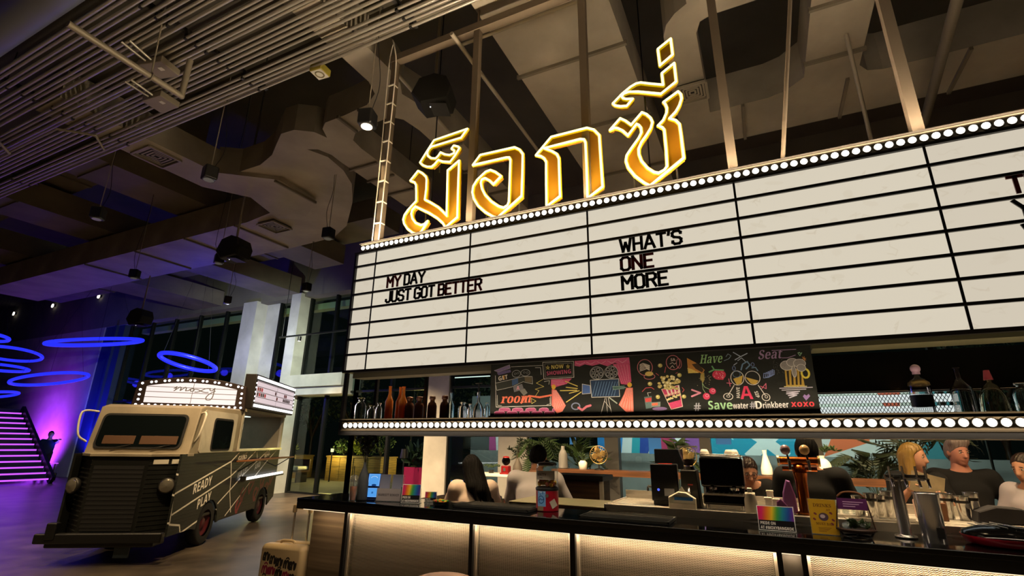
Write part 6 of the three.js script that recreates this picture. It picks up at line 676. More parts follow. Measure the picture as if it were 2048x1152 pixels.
function handCaps(w, e, side, curl = 0.5) {                             // wrist, elbow, side of the thumb; a palm, four fingers and a thumb
  const d = V(w[0] - e[0], w[1] - e[1], w[2] - e[2]).normalize(), up = Math.abs(d.y) > 0.8 ? V(0, 0, 1) : V(0, 1, 0), s = new THREE.Vector3().crossVectors(d, up).normalize().multiplyScalar(side), n = new THREE.Vector3().crossVectors(s, d).normalize().multiplyScalar(side > 0 ? 1 : -1); if (n.y > 0) n.negate();
  const at = (f, l, c) => [w[0] + d.x * f + s.x * l + n.x * c, w[1] + d.y * f + s.y * l + n.y * c, w[2] + d.z * f + s.z * l + n.z * c], out = [[at(0.01, 0, 0), at(0.075, -0.018, 0), 0.022, 0.017], [at(0.01, 0, 0), at(0.075, 0.018, 0), 0.022, 0.017]];
  [[0.03, 0.062], [0.01, 0.07], [-0.01, 0.066], [-0.029, 0.052]].forEach(([l, len]) => { const a = at(0.08, l, 0), b = at(0.08 + len * 0.45 * Math.cos(curl * 0.6), l, len * 0.45 * Math.sin(curl * 0.6)), c = at(0.08 + len * 0.45 * Math.cos(curl * 0.6) + len * 0.55 * Math.cos(curl * 1.6), l, len * 0.45 * Math.sin(curl * 0.6) + len * 0.55 * Math.sin(curl * 1.6)); out.push([a, b, 0.0095, 0.0088], [b, c, 0.0088, 0.0075]); });
  out.push([at(0.02, 0.022, 0.004), at(0.05, 0.045, 0.012), 0.0125, 0.0105], [at(0.05, 0.045, 0.012), at(0.078, 0.048, 0.02), 0.0105, 0.0085]); return out;
}
// o: hip, chest, neck, head (centre), yaw/pitch of the head, sh/el/wr pairs [right, left], legs; local axes: +z is where the body faces
function person(label, pos, turn, o) {
  const t = thing('person', label, 'person', pos, turn, o.group), S = o.scale || 1; t.scale.setScalar(S);
  const { hip, chest, neck, head, el, wr } = o, sw = o.sw ?? 0.17, sh = o.sh ?? [[-sw, chest[1] + 0.12, chest[2]], [sw, chest[1] + 0.12, chest[2]]];
  const torso = [[hip, chest, 0.125, 0.125], [[hip[0] - 0.07, hip[1], hip[2]], [chest[0] - 0.08, chest[1], chest[2]], 0.09, 0.1], [[hip[0] + 0.07, hip[1], hip[2]], [chest[0] + 0.08, chest[1], chest[2]], 0.09, 0.1], [sh[0], sh[1], 0.06, 0.06], [lerp3(chest, neck, 0.3), neck, 0.08, 0.055]];
  const sleeveT = o.sleeve ?? 0.75, arms = [0, 1].map((i) => [[sh[i], el[i], 0.056, 0.043], [el[i], wr[i], 0.042, 0.027]]);
  const legs = o.knee ? [0, 1].flatMap((i) => { const h = [hip[0] + (i ? 0.09 : -0.09), hip[1] - 0.05, hip[2]]; return [[h, o.knee[i], 0.085, 0.06], [o.knee[i], o.ankle[i], 0.058, 0.04], [o.ankle[i], [o.ankle[i][0], o.ankle[i][1] - 0.045, o.ankle[i][2] + 0.13], 0.04, 0.032]]; }) : [];
  const hd = new THREE.Matrix4().compose(V(...head), new THREE.Quaternion().setFromEuler(new THREE.Euler(o.pitch ?? 0, o.yaw ?? 0, o.roll ?? 0, 'YXZ')), V(1, 1, 1)), inv = hd.clone().invert(), v = new THREE.Vector3();
  const hp = (p) => V(...p).applyMatrix4(hd).toArray();
  const bodyG = capsMesh([...torso, ...arms.flat(), ...legs, [neck, hp([0, -0.07, -0.01]), 0.052, 0.05]], 0.05, 0.018);
  const E = (x, y, z, cx, cy, cz, a, b, c) => { const k = Math.hypot((x - cx) / a, (y - cy) / b, (z - cz) / c); return (k - 1) * Math.min(a, b, c); };
  const headF = (x, y, z) => { v.set(x, y, z).applyMatrix4(inv); const q = v.x, w = v.y, u = v.z, ax = Math.abs(q);
    let d = E(q, w, u, 0, 0.025, -0.012, 0.073, 0.092, 0.093); d = smin(d, E(q, w, u, 0, -0.045, 0.022, 0.054, 0.068, 0.062), 0.05); d = smin(d, cap(q, w, u, [[0, 0.008, 0.083], [0, -0.028, 0.1], 0.009, 0.0135]), 0.02); d = smin(d, E(q, w, u, 0, -0.092, 0.06, 0.022, 0.016, 0.016), 0.025);
    d = smin(d, E(ax, w, u, 0.075, -0.008, -0.008, 0.012, 0.03, 0.019), 0.01); d = Math.max(d, -E(ax, w, u, 0.03, 0.008, 0.097, 0.019, 0.011, 0.017)); d = smin(d, E(q, w, u, 0, -0.058, 0.079, 0.024, 0.0065, 0.009), 0.008); d = smin(d, E(q, w, u, 0, -0.069, 0.077, 0.021, 0.0065, 0.009), 0.006); return smin(d, cap(q, w, u, [[0, -0.07, -0.015], [0, -0.13, -0.02], 0.052, 0.054]), 0.03); };
  const headG = nets(headF, [head[0] - 0.15, head[1] - 0.17, head[2] - 0.15], [head[0] + 0.15, head[1] + 0.15, head[2] + 0.15], 0.0058);
  const handsG = [0, 1].filter((i) => !o.noHands).map((i) => capsMesh(handCaps(wr[i], el[i], i ? -1 : 1, o.curl ?? 0.6), 0.012, 0.005));
  const skin = o.skin ?? mt.skin, b = part('body', [bodyG, headG, ...handsG], skin, t);
  const sp = [...torso, ...[0, 1].map((i) => [sh[i], lerp3(sh[i], el[i], sleeveT), 0.062, 0.056])]; if (sleeveT >= 1.2) for (const i of [0, 1]) sp.push([el[i], lerp3(el[i], wr[i], 0.85), 0.05, 0.036]);
  part('shirt', capsMesh(sp, 0.05, 0.016, 0.012, (x, y, z) => (Math.hypot(x - neck[0], z - neck[2]) < 0.1 ? y - neck[1] + 0.012 + (z - neck[2]) * 0.3 : -1)), o.shirt, t);
  if (o.knee) part('trousers', capsMesh([[[hip[0] - 0.07, hip[1], hip[2]], [hip[0] + 0.07, hip[1], hip[2]], 0.1, 0.1], ...legs.filter((_, i) => i % 3 < 2)], 0.04, 0.02, 0.012), o.trousers ?? mat(0x15161c, 0.8), t);
  const H = o.hair; // shell around the skull with an open face, plus locks
  const hairF = (x, y, z) => { v.set(x, y, z).applyMatrix4(inv); const q = v.x, w = v.y, u = v.z; let d = E(q, w, u, 0, 0.03, -0.018, 0.083, 0.1, 0.1); d = smin(d, E(q, w, u, 0, -0.02, -0.045, 0.076, 0.075, 0.062), 0.03); const face = Math.max(0.035 + (H.fringe ?? 0) - u - Math.max(0, w - 0.045) * 2.2, 0.0); d = Math.max(d, u + w * -0.9 - (H.line ?? 0.005)); for (const c of H.locks || []) d = smin(d, cap(q, w, u, c), 0.03); return d + 0.0018 * Math.sin(q * 260 + Math.sin(w * 30) * 2) + 0.0012 * Math.sin(u * 310 + q * 150); };
  const R = H.reach ?? [0.16, 0.16, 0.16, 0.17]; part('hair', nets(hairF, [head[0] - R[0], head[1] - R[3], head[2] - R[2]], [head[0] + R[0], head[1] + R[1], head[2] + R[2]], 0.007), H.m, t);
  const put = (name, g, m) => part(name, [].concat(g).map((q) => q.clone().applyMatrix4(hd)), m, b);
  put('eyes', [ell(0.013, 0.0075, 0.006, -0.03, 0.008, 0.0795, 10), ell(0.013, 0.0075, 0.006, 0.03, 0.008, 0.0795, 10)], mat(0xd8d0c6, 0.3)); put('irises', [ball(0.0058, -0.03, 0.0075, 0.0825, 8), ball(0.0058, 0.03, 0.0075, 0.0825, 8)], mat(0x1c120c, 0.2));
  put('eyebrows', [xf(ell(0.018, 0.0035, 0.004, 0, 0, 0, 8), { rz: 0.12, t: [-0.031, 0.029, 0.083] }), xf(ell(0.018, 0.0035, 0.004, 0, 0, 0, 8), { rz: -0.12, t: [0.031, 0.029, 0.083] })], H.m); put('lips', [ell(0.022, 0.0055, 0.004, 0, -0.06, 0.0835, 10), ell(0.019, 0.006, 0.004, 0, -0.069, 0.0815, 10)], mat(0x9a5148, 0.5));
  if (o.glasses) put('eyeglasses', [torus(0.023, 0.0022, -0.031, 0.004, 0.096, 18, 5), torus(0.023, 0.0022, 0.031, 0.004, 0.096, 18, 5), bar([-0.009, 0.006, 0.098], [0.009, 0.006, 0.098], 0.0022, 5), bar([-0.053, 0.006, 0.094], [-0.078, 0.006, 0.0], 0.002, 5), bar([0.053, 0.006, 0.094], [0.078, 0.006, 0.0], 0.002, 5)], mt.black);
  return t;
}
const stand = (h = 0) => ({ knee: [[-0.09, 0.48, 0.01], [0.09, 0.48, 0.01]], ankle: [[-0.09, 0.07, -0.02], [0.09, 0.07, -0.02]] }), sit = (y = 0.62) => ({ knee: [[-0.11, y, 0.42], [0.11, y, 0.42]], ankle: [[-0.11, y - 0.4, 0.4], [0.11, y - 0.4, 0.4]] });
const HAIR = { black: mat(0x070504, 0.75, 0, { specularIntensity: 0.35, map: shared(N_BRUSH, 6) }), brown: mat(0x2c1a10, 0.45, 0, { map: shared(N_BRUSH, 6) }), blonde: mat(0x9c7a38, 0.45, 0, { map: shared(N_BRUSH, 6) }), grey: mat(0x8a7a76, 0.5, 0, { map: shared(N_BRUSH, 6) }) };
// stools of the two seated guests
for (const [x, z, l] of [[-2.66, -4.6, 'black high stool under the seated woman'], [-2.07, -4.72, 'black high stool under the seated man']]) { const t = thing('high_stool', l, 'stool', [x, 0, z]); t.scale.y = 0.92; part('seat', lathe([[0, 0.6], [0.17, 0.6], [0.18, 0.62], [0.17, 0.64], [0, 0.645]], 0, 0, 0, 26), mt.black, t); for (let k = 0; k < 4; k++) { const a = k * Math.PI / 2 + 0.7; part('leg', bar([0.1 * Math.cos(a), 0.6, 0.1 * Math.sin(a)], [0.19 * Math.cos(a), 0, 0.19 * Math.sin(a)], 0.013, 7), mt.black, t); } part('foot_ring', xf(torus(0.16, 0.009), { rx: Math.PI / 2, t: [0, 0.25, 0] }), mt.black, t); }
person('seated woman with long dark hair in a pale pink T-shirt', [-2.66, 0, -4.6], Math.PI + 0.55, { hip: [0, 0.75, 0], chest: [-0.02, 1.0, 0.04], neck: [0, 1.17, 0.05], head: [0.03, 1.31, 0.09], yaw: 0.35, pitch: 0.25, sw: 0.165, el: [[-0.24, 0.95, 0.16], [0.24, 0.95, 0.16]], wr: [[-0.15, 0.955, 0.36], [0.15, 0.955, 0.36]], shirt: mat(0xdcc6b8, 0.85), skin: mt.skinPale, ...sit(0.68), hair: { m: HAIR.black, reach: [0.3, 0.16, 0.34, 0.5], locks: [[[0.05, 0.02, -0.05], [0.04, -0.2, -0.1], 0.06, 0.05], [[0, 0.02, -0.07], [-0.03, -0.24, -0.14], 0.065, 0.055], [[-0.05, 0, -0.05], [-0.09, -0.26, -0.11], 0.055, 0.05], [[-0.03, -0.2, -0.13], [-0.13, -0.42, -0.13], 0.05, 0.018], [[-0.09, -0.22, -0.1], [-0.21, -0.4, -0.08], 0.04, 0.012], [[0.03, -0.18, -0.1], [-0.02, -0.4, -0.15], 0.045, 0.015], [[-0.07, -0.25, -0.12], [-0.18, -0.46, -0.12], 0.035, 0.01], [[0.06, -0.05, -0.03], [0.075, -0.25, 0.0], 0.03, 0.012]] } });
person('seated man with bowed head in a white T-shirt', [-2.07, 0, -4.72], Math.PI + 0.12, { hip: [0, 0.77, 0], chest: [0, 1.1, 0.06], neck: [0, 1.28, 0.11], head: [0.0, 1.41, 0.18], pitch: 0.5, sw: 0.2, el: [[-0.31, 0.97, 0.2], [0.31, 0.97, 0.2]], wr: [[-0.17, 0.955, 0.4], [0.17, 0.955, 0.4]], shirt: mat(0xcfcbd2, 0.85), ...sit(0.68), hair: { m: HAIR.black, reach: [0.16, 0.16, 0.18, 0.17] } });
const dark = mat(0x08080a, 0.9);
person('woman with glasses and tied-back hair in a dark shirt', [-0.2, 0, -5.75], -0.1, { hip: [0, 0.83, 0], chest: [0, 1.06, 0.12], neck: [0.02, 1.2, 0.2], head: [0.03, 1.33, 0.28], pitch: 0.42, yaw: 0.35, sw: 0.16, el: [[-0.22, 0.95, 0.2], [0.22, 0.95, 0.2]], wr: [[-0.08, 1.02, 0.4], [0.1, 1.06, 0.38]], shirt: dark, skin: mt.skinPale, glasses: true, ...stand(), hair: { m: HAIR.brown, locks: [[[0, 0.02, -0.1], [0, -0.04, -0.13], 0.04, 0.035]] } });
person('person in black with back turned behind the copper taps', [0.28, 0, -4.95], Math.PI, { hip: [0, 0.92, 0], chest: [0, 1.2, 0.02], neck: [0, 1.38, 0.02], head: [0, 1.52, 0.05], pitch: 0.15, sw: 0.19, el: [[-0.29, 1.08, 0.06], [0.29, 1.08, 0.06]], wr: [[-0.14, 1.0, 0.26], [0.14, 1.0, 0.26]], shirt: dark, ...stand(), hair: { m: HAIR.black } });
person('blonde woman with long hair in a dark top holding a menu', [1.2, 0, -6.12], 0.25, { hip: [0, 0.9, 0], chest: [0, 1.15, 0], neck: [0, 1.34, 0.01], head: [0, 1.48, 0.04], yaw: 0.75, pitch: 0.12, sw: 0.165, el: [[-0.25, 1.03, 0.06], [0.22, 1.03, 0.08]], wr: [[-0.19, 1.2, 0.25], [0.02, 1.18, 0.3]], shirt: dark, skin: mt.skinPale, ...stand(), hair: { m: HAIR.blonde, reach: [0.2, 0.16, 0.2, 0.36], locks: [[[0.07, 0.05, 0.0], [0.085, -0.2, 0.03], 0.02, 0.024], [[0.06, 0.02, -0.03], [0.1, -0.3, 0.0], 0.03, 0.014], [[-0.07, 0.05, 0.0], [-0.085, -0.2, 0.03], 0.02, 0.026], [[-0.06, 0.02, -0.03], [-0.11, -0.3, 0.0], 0.03, 0.014], [[0.03, 0, -0.07], [0.04, -0.3, -0.06], 0.05, 0.03], [[-0.03, 0, -0.07], [-0.04, -0.31, -0.07], 0.05, 0.03]] } });
person('smiling man with swept grey hair in a black shirt', [1.6, 0, -6.36], 0.05, { hip: [0, 0.92, 0], chest: [0, 1.18, 0], neck: [0, 1.38, 0.01], head: [0, 1.525, 0.03], yaw: 0.3, pitch: 0.12, sw: 0.2, el: [[-0.28, 1.04, 0.05], [0.33, 1.06, 0.0]], wr: [[-0.16, 1.0, 0.26], [0.27, 0.96, 0.22]], shirt: dark, skin: mat(0xc98a74, 0.6), ...stand(), hair: { m: HAIR.grey, line: 0.02, locks: [[[-0.05, 0.09, 0.03], [0.05, 0.1, 0.04], 0.035, 0.035]] } });
person('brown-haired person in a white shirt at the counter end', [2.0, 0, -6.1], -0.9, { hip: [0, 0.85, 0], chest: [0, 1.08, 0], neck: [0, 1.26, 0.01], head: [0, 1.4, 0.04], pitch: 0.2, sw: 0.17, el: [[-0.26, 0.95, 0.05], [0.26, 0.95, 0.05]], wr: [[-0.14, 0.95, 0.24], [0.14, 0.95, 0.24]], shirt: mat(0xcac4cc, 0.85), skin: mt.skinPale, ...stand(), hair: { m: HAIR.brown } });
person('person in dark clothes reaching out towards the purple wall', [-25.5, 0, -10.6], 1.1, { scale: 1.08, hip: [0, 0.92, 0], chest: [0, 1.18, 0.02], neck: [0, 1.38, 0.04], head: [0, 1.54, 0.06], sw: 0.18, el: [[-0.24, 1.0, 0.05], [0.24, 1.28, 0.28]], wr: [[-0.22, 0.8, 0.12], [0.3, 1.36, 0.55]], shirt: mat(0x1c2440, 0.85), ...stand(), hair: { m: HAIR.black } });
// menu in the blonde woman's hands
const mu = thing('held_menu', 'large stained paper menu held by the blonde woman', 'menu', [1.19, 1.262, -5.72], 0.0); part('sheet', xf(box(0.23, 0.17, 0.004), { rx: -0.2, rz: -0.28 }), mat(0x8a7a5c, 0.85, 0, { map: shared(N_MOTTLE, 4) }), mu);
// standing menu-height partition (back bar) in front of the standing group
const bk = thing('back_bar', 'dark back bar counter with a pale edge before the standing group', 'counter', [0, 0, -5.5]); part('cabinet', span(0.55, 3.4, 0, 0.9, -0.2, 0.25), mt.blackMatte, bk); part('top', rbox(2.9, 0.03, 0.5, 1.98, 0.915, 0.02, 0.005, 1), mat(0xc9b8a4, 0.5), bk);
// ================================================================ food truck (own axes: x = 0 is the serving side, z forward, front axle at z = 0)
const TRUCK_TURN = Math.atan2(0.547, 0.837);
const tk = thing('food_truck', 'vintage ribbed food truck, cream cab over a dark painted body', 'truck', [-8.006, 0, -5.596], TRUCK_TURN);
const M_DARKBODY = mat(0x131512, 0.5, 0.1), M_CREAM = mat(0xa0947e, 0.45, 0, { map: shared(N_MOTTLE, 1) }), M_CREAM2 = mat(0xcfc8b8, 0.35, 0.1, { map: shared(N_MOTTLE, 1) }), M_TGLASS = mat(0x0a0f10, 0.04, 0, { specularIntensity: 1 }), M_REDWH = mat(0x4c1018, 0.55);
const TW = 1.38;
const sideTex = canvas(1740, 444, (g, w, h) => {
  const X = (s) => (s + 1.3) * 400 / 1, Y = (y) => h - (y - 0.25) * 400; g.fillStyle = '#191c18'; g.fillRect(0, 0, w, h);
  g.strokeStyle = '#f2ecdf'; g.lineWidth = 10; g.lineCap = g.lineJoin = 'round';
  const L = (...p) => { g.beginPath(); p.forEach(([s, y]) => g.lineTo(X(s), Y(y))); g.stroke(); };
  L([-1.16, 0.45], [-1.2, 0.83], [0.57, 1.2], [0.85, 1.33]); L([-1.14, 0.57], [0.66, 0.96], [1.1, 1.12], [1.65, 1.34]); L([-1.16, 0.45], [-0.87, 0.4], [-0.81, 0.29], [-0.31, 0.39], [0.01, 0.47]); L([0.3, 0.56], [0.79, 0.76], [1.3, 0.98], [2.33, 1.34]); L([0.68, 0.33], [1.55, 0.76], [2.4, 1.15], [2.9, 1.34]); L([0.56, 1.2], [0.66, 0.96], [0.72, 0.7], [0.9, 0.36]); L([1.75, 1.32], [1.8, 1.22]);
  const T = (s, a, y, size, ang) => { g.save(); g.translate(X(a), Y(y)); g.rotate(ang); g.transform(1, 0, -0.1, 1, 0, 0); text(g, s, 0, 0, size, '#f4eee2', 'sans-serif'); g.restore(); };
  T('READY', -0.66, 0.78, 76, -0.16); T('PLAY', -0.44, 0.55, 76, -0.2); T('GUNS', 0.85, 1.16, 60, -0.18); T('BULLET', 0.95, 0.9, 50, -0.2); T('AND', 1.75, 1.0, 56, -0.2); T('WAR', 2.2, 1.2, 60, -0.2);
  g.strokeStyle = '#8c2a34'; g.lineWidth = 26; for (const [a, b] of [[1.2, 0.42], [1.35, 0.6], [1.7, 0.7], [2.0, 0.55], [2.3, 0.75], [2.6, 0.6], [2.85, 0.78]]) { g.beginPath(); g.arc(X(a), Y(b), 40, rr(0, 3), rr(3.6, 6)); g.stroke(); L([a - 0.05, b - 0.1], [a + 0.12, b + 0.08]); }
}, { repeat: [-1 / 4.35, 1 / 1.11] });
sideTex.offset.set(1.3 / 4.35, -0.25 / 1.11);
const arch = (c, r) => { const o = []; for (let i = 0; i <= 10; i++) { const a = Math.PI * i / 10; o.push([c + r * Math.cos(a), 0.27 + r * Math.sin(a) * 1.05]); } return o; };
// side skin as an outline in [z, y], turned to stand across x
const sideOutline = [[1.18, 1.35], [1.18, 0.3], [0.5, 0.3], ...arch(0, 0.36).filter(([z]) => z < 0.37), [-0.5, 0.3], [-1.9, 0.3], ...arch(-2.43, 0.36), [-2.9, 0.32], [-3.12, 0.4], [-3.12, 1.38], [-0.74, 1.38], [-0.72, 1.35]];
const skinG = () => { const s = new THREE.Shape(sideOutline.map(([z, y]) => new THREE.Vector2(z, y))); const g = new THREE.ExtrudeGeometry(s, { depth: 0.03, bevelEnabled: false }); g.rotateY(-Math.PI / 2); return uvBox(g); };  // shape x -> z, extrudes to -x
part('side_panel', skinG(), mat(0xffffff, 0.5, 0, { map: sideTex, bumpMap: canvas(8, 64, (g) => { g.fillStyle = '#888'; g.fillRect(0, 0, 8, 64); g.fillStyle = '#fff'; g.fillRect(0, 0, 8, 20); }, { srgb: false, repeat: [1, 22] }), bumpScale: 0.006 }), tk, 'dark ribbed side with white lines and lettering');
part('far_side_panel', xf(skinG(), { t: [-TW + 0.03, 0, 0] }), M_DARKBODY, tk);
part('nose', [prism([[-1.05, 1.32], [-0.33, 1.32], [-0.015, 1.0], [-0.03, 0.7], [-TW + 0.03, 0.7], [-TW + 0.015, 1.0]], 0.99, 0.34)], M_DARKBODY, tk);
part('grille', [span(-1.0, -0.38, 0.4, 1.2, 1.32, 1.335), ...Array.from({ length: 14 }, (_, i) => span(-1.0, -0.38, 0.44 + i * 0.055, 0.46 + i * 0.055, 1.335, 1.339))], mt.blackMatte, tk);
for (let i = 0; i < 16; i++) for (const sgn of [0, 1]) { const y = 0.4 + i * 0.058; part('rib', sgn ? beam([-0.335, y, 1.325], [-0.02, y, 1.005], 0.012, 0.014) : beam([-1.045, y, 1.325], [-1.36, y, 1.005], 0.012, 0.014), M_DARKBODY, tk); }
part('hood_lip', [prism([[-1.07, 1.35], [-0.31, 1.35], [0.0, 1.02], [0.0, 0.85], [-TW, 0.85], [-TW, 1.02]], 0.03, 1.32, 0.004)], M_CREAM, tk);
for (const [a, b] of [[[-0.3, 1.25, 1.29], [-0.17, 1.25, 1.165]], [[-0.14, 1.25, 1.135], [-0.02, 1.25, 1.015]]]) part('air_vent', beam(a, b, 0.02, 0.06), mt.offWhite, tk);
for (const x of [-0.15, -1.23]) { const h = part('headlamp', [xf(lathe([[0, 0], [0.09, 0.0], [0.105, 0.03], [0.1, 0.06], [0.085, 0.065]]), { rx: Math.PI / 2, ry: x > -0.5 ? 0.35 : -0.35, t: [x + (x > -0.5 ? 0.02 : -0.04), 0.94, 1.16] })], mt.darkSteel, tk); part('headlamp_glass', xf(lathe([[0.088, 0], [0.07, 0.018], [0, 0.03]]), { rx: Math.PI / 2, ry: x > -0.5 ? 0.35 : -0.35, t: [x + (x > -0.5 ? 0.042 : -0.062), 0.94, 1.218] }), mat(0x8c877a, 0.12, 0.6), h); }
part('bumper', [rbox(TW + 0.12, 0.12, 0.1, -TW / 2, 0.33, 1.4, 0.02, 2), rbox(TW - 0.1, 0.07, 0.3, -TW / 2, 0.25, 1.25, 0.02, 2), rbox(0.12, 0.2, 0.1, -1.25, 0.42, 1.42, 0.02, 1)], mt.black, tk);
part('tow_plate', box(0.18, 0.14, 0.02, -0.45, 0.15, 1.3), mat(0x2c3a44, 0.5), tk);
// cab: outline in [z, y] across the width
const cabS = new THREE.Shape([[0.99, 1.35], [0.84, 1.98], [0.7, 2.02], [-0.72, 2.05], [-0.72, 1.35]].map(([z, y]) => new THREE.Vector2(z, y)));
part('cab', uvBox(new THREE.ExtrudeGeometry(cabS, { depth: TW - 0.04, bevelEnabled: true, bevelSize: 0.02, bevelThickness: 0.02, bevelSegments: 2 }).rotateY(-Math.PI / 2).translate(-0.02, 0, 0)), M_CREAM, tk);
const rrect = (w, h, r) => { const s = new THREE.Shape(); s.moveTo(-w / 2 + r, -h / 2); s.lineTo(w / 2 - r, -h / 2); s.quadraticCurveTo(w / 2, -h / 2, w / 2, -h / 2 + r); s.lineTo(w / 2, h / 2 - r); s.quadraticCurveTo(w / 2, h / 2, w / 2 - r, h / 2); s.lineTo(-w / 2 + r, h / 2); s.quadraticCurveTo(-w / 2, h / 2, -w / 2, h / 2 - r); s.lineTo(-w / 2, -h / 2 + r); s.quadraticCurveTo(-w / 2, -h / 2, -w / 2 + r, -h / 2); return s; };
const plate = (w, h, r, d) => fix(new THREE.ExtrudeGeometry(rrect(w, h, r), { depth: d, bevelEnabled: false, curveSegments: 5 }));
const wsT = { rx: -0.234, t: [-TW / 2 - 0.02, 1.655, 0.945] };
part('windscreen_seal', xf(plate(1.16, 0.5, 0.09, 0.012), wsT), mt.rubber, tk); part('windscreen', xf(plate(1.1, 0.44, 0.07, 0.018), wsT), M_TGLASS, tk);
for (const x of [-0.32, 0.2]) part('wiper', xf(merge([bar([x, -0.25, 0.03], [x + 0.24, -0.2, 0.026], 0.007, 6)]), wsT), mt.black, tk);
for (const [x, w] of [[-0.26, 0.42], [0.27, 0.5]]) part('seat_top', xf(rbox(w, 0.12, 0.012, x, -0.13, 0.016, 0.02, 1), wsT), mat(0x4a2e14, 0.7), tk);
part('door_panel', [xf(plate(1.25, 0.62, 0.05, 0.012), { ry: Math.PI / 2, t: [0.002, 1.67, 0.12] })], M_CREAM2, tk, 'pale cab door');
part('door_window_seal', xf(plate(0.74, 0.5, 0.08, 0.01), { ry: Math.PI / 2, t: [0.012, 1.63, 0.02] }), mt.rubber, tk); part('door_window', xf(plate(0.68, 0.44, 0.06, 0.012), { ry: Math.PI / 2, t: [0.014, 1.63, 0.02] }), M_TGLASS, tk);
for (const [x, z, s] of [[0.06, 0.86, 1], [-TW - 0.1, 0.9, -1]]) part('mirror_arm', tube([[x - 0.08 * s, 1.92, z - 0.05], [x + 0.02 * s, 1.93, z + 0.05], [x + 0.06 * s, 1.87, z + 0.1], [x + 0.02 * s, 1.6, z + 0.12], [x - 0.06 * s, 1.5, z + 0.04]], 0.014, 7, 20), mt.offWhite, tk);
// serving body
part('rear_roof', [span(-TW, 0.03, 2.04, 2.09, -3.14, -0.72)], M_CREAM, tk); part('rear_wall', span(-TW, 0, 0.4, 2.05, -3.14, -3.11), M_CREAM, tk); part('far_wall', span(-TW, -TW + 0.03, 1.35, 2.05, -3.12, -0.72), mat(0xd6d6c6, 0.7), tk); part('inner_lamp', span(-0.75, -0.6, 2.02, 2.038, -2.8, -1.1), mat(0x777777, 0.5, 0, { emissive: [0.9, 1, 0.9], emissiveIntensity: 1 }), tk); part('inner_floor', span(-TW, -0.03, 0.42, 0.46, -3.12, 0.7), mt.darkSteel, tk);
for (const z of [-0.76, -3.09]) part('opening_frame', span(-0.04, 0.01, 1.36, 2.06, z - 0.04, z + 0.04), M_CREAM2, tk); part('opening_sill', span(-0.1, 0.04, 1.36, 1.4, -3.12, -0.72), mt.steel, tk);
part('branch_decor', [tube([[-0.5, 1.38, -1.5], [-0.52, 1.6, -1.45], [-0.46, 1.8, -1.3], [-0.5, 2.0, -1.2]], 0.018, 6, 20), tube([[-0.52, 1.6, -1.45], [-0.5, 1.78, -1.6], [-0.45, 1.95, -1.7]], 0.012, 6, 14), tube([[-0.4, 2.0, -0.9], [-0.4, 1.8, -1.0], [-0.42, 1.6, -1.2], [-0.5, 1.42, -1.5]], 0.014, 6, 18)], mt.black, tk); part('menu_slip', box(0.002, 0.1, 0.05, -0.4, 1.8, -1.9), mt.white, tk);
part('serving_shelf', [xf(rbox(0.3, 0.03, 2.45, 0, 0, 0, 0.006, 1), { rz: 0.06, t: [0.16, 1.2, -1.98] })], mt.wood, tk); for (const z of [-0.95, -3.0]) part('shelf_bracket', bar([0.0, 1.02, z], [0.26, 1.19, z], 0.01, 6), mt.black, tk);
part('lamp_tube', [span(0.05, 0.085, 0.86, 0.9, -3.3, -1.05)], mat(0x888888, 0.4, 0, { emissive: [1, 0.97, 0.95], emissiveIntensity: 2.2 }), tk, 'white lit tube'); part('lamp_tube_rail', [span(0.0, 0.1, 0.83, 0.858, -3.32, -1.0), span(0.03, 0.12, 0.84, 0.93, -1.05, -1.0)], mt.darkSteel, tk);
for (const z of [0, -2.43]) for (const x of [-0.1, -TW + 0.1]) { const w = part('tyre', [xf(lathe([[0.19, -0.08], [0.28, -0.085], [0.31, -0.06], [0.315, 0], [0.31, 0.06], [0.28, 0.085], [0.19, 0.08]], 0, 0, 0, 30), { rz: Math.PI / 2, t: [x, 0.315, z] })], mt.rubber, tk); const s = x > -0.5 ? 1 : -1; part('wheel_disc', [xf(lathe([[0, 0.03], [0.06, 0.035], [0.1, 0.0], [0.17, 0.02], [0.2, 0.06], [0.2, -0.05]], 0, 0, 0, 26), { rz: -Math.PI / 2 * s, t: [x + 0.015 * s, 0.315, z] })], M_REDWH, w); }
part('chassis', [span(-TW + 0.2, -0.2, 0.3, 0.42, -2.9, 1.2), span(-0.25, -0.02, 0.28, 0.34, -2.0, -0.45)], mt.black, tk);
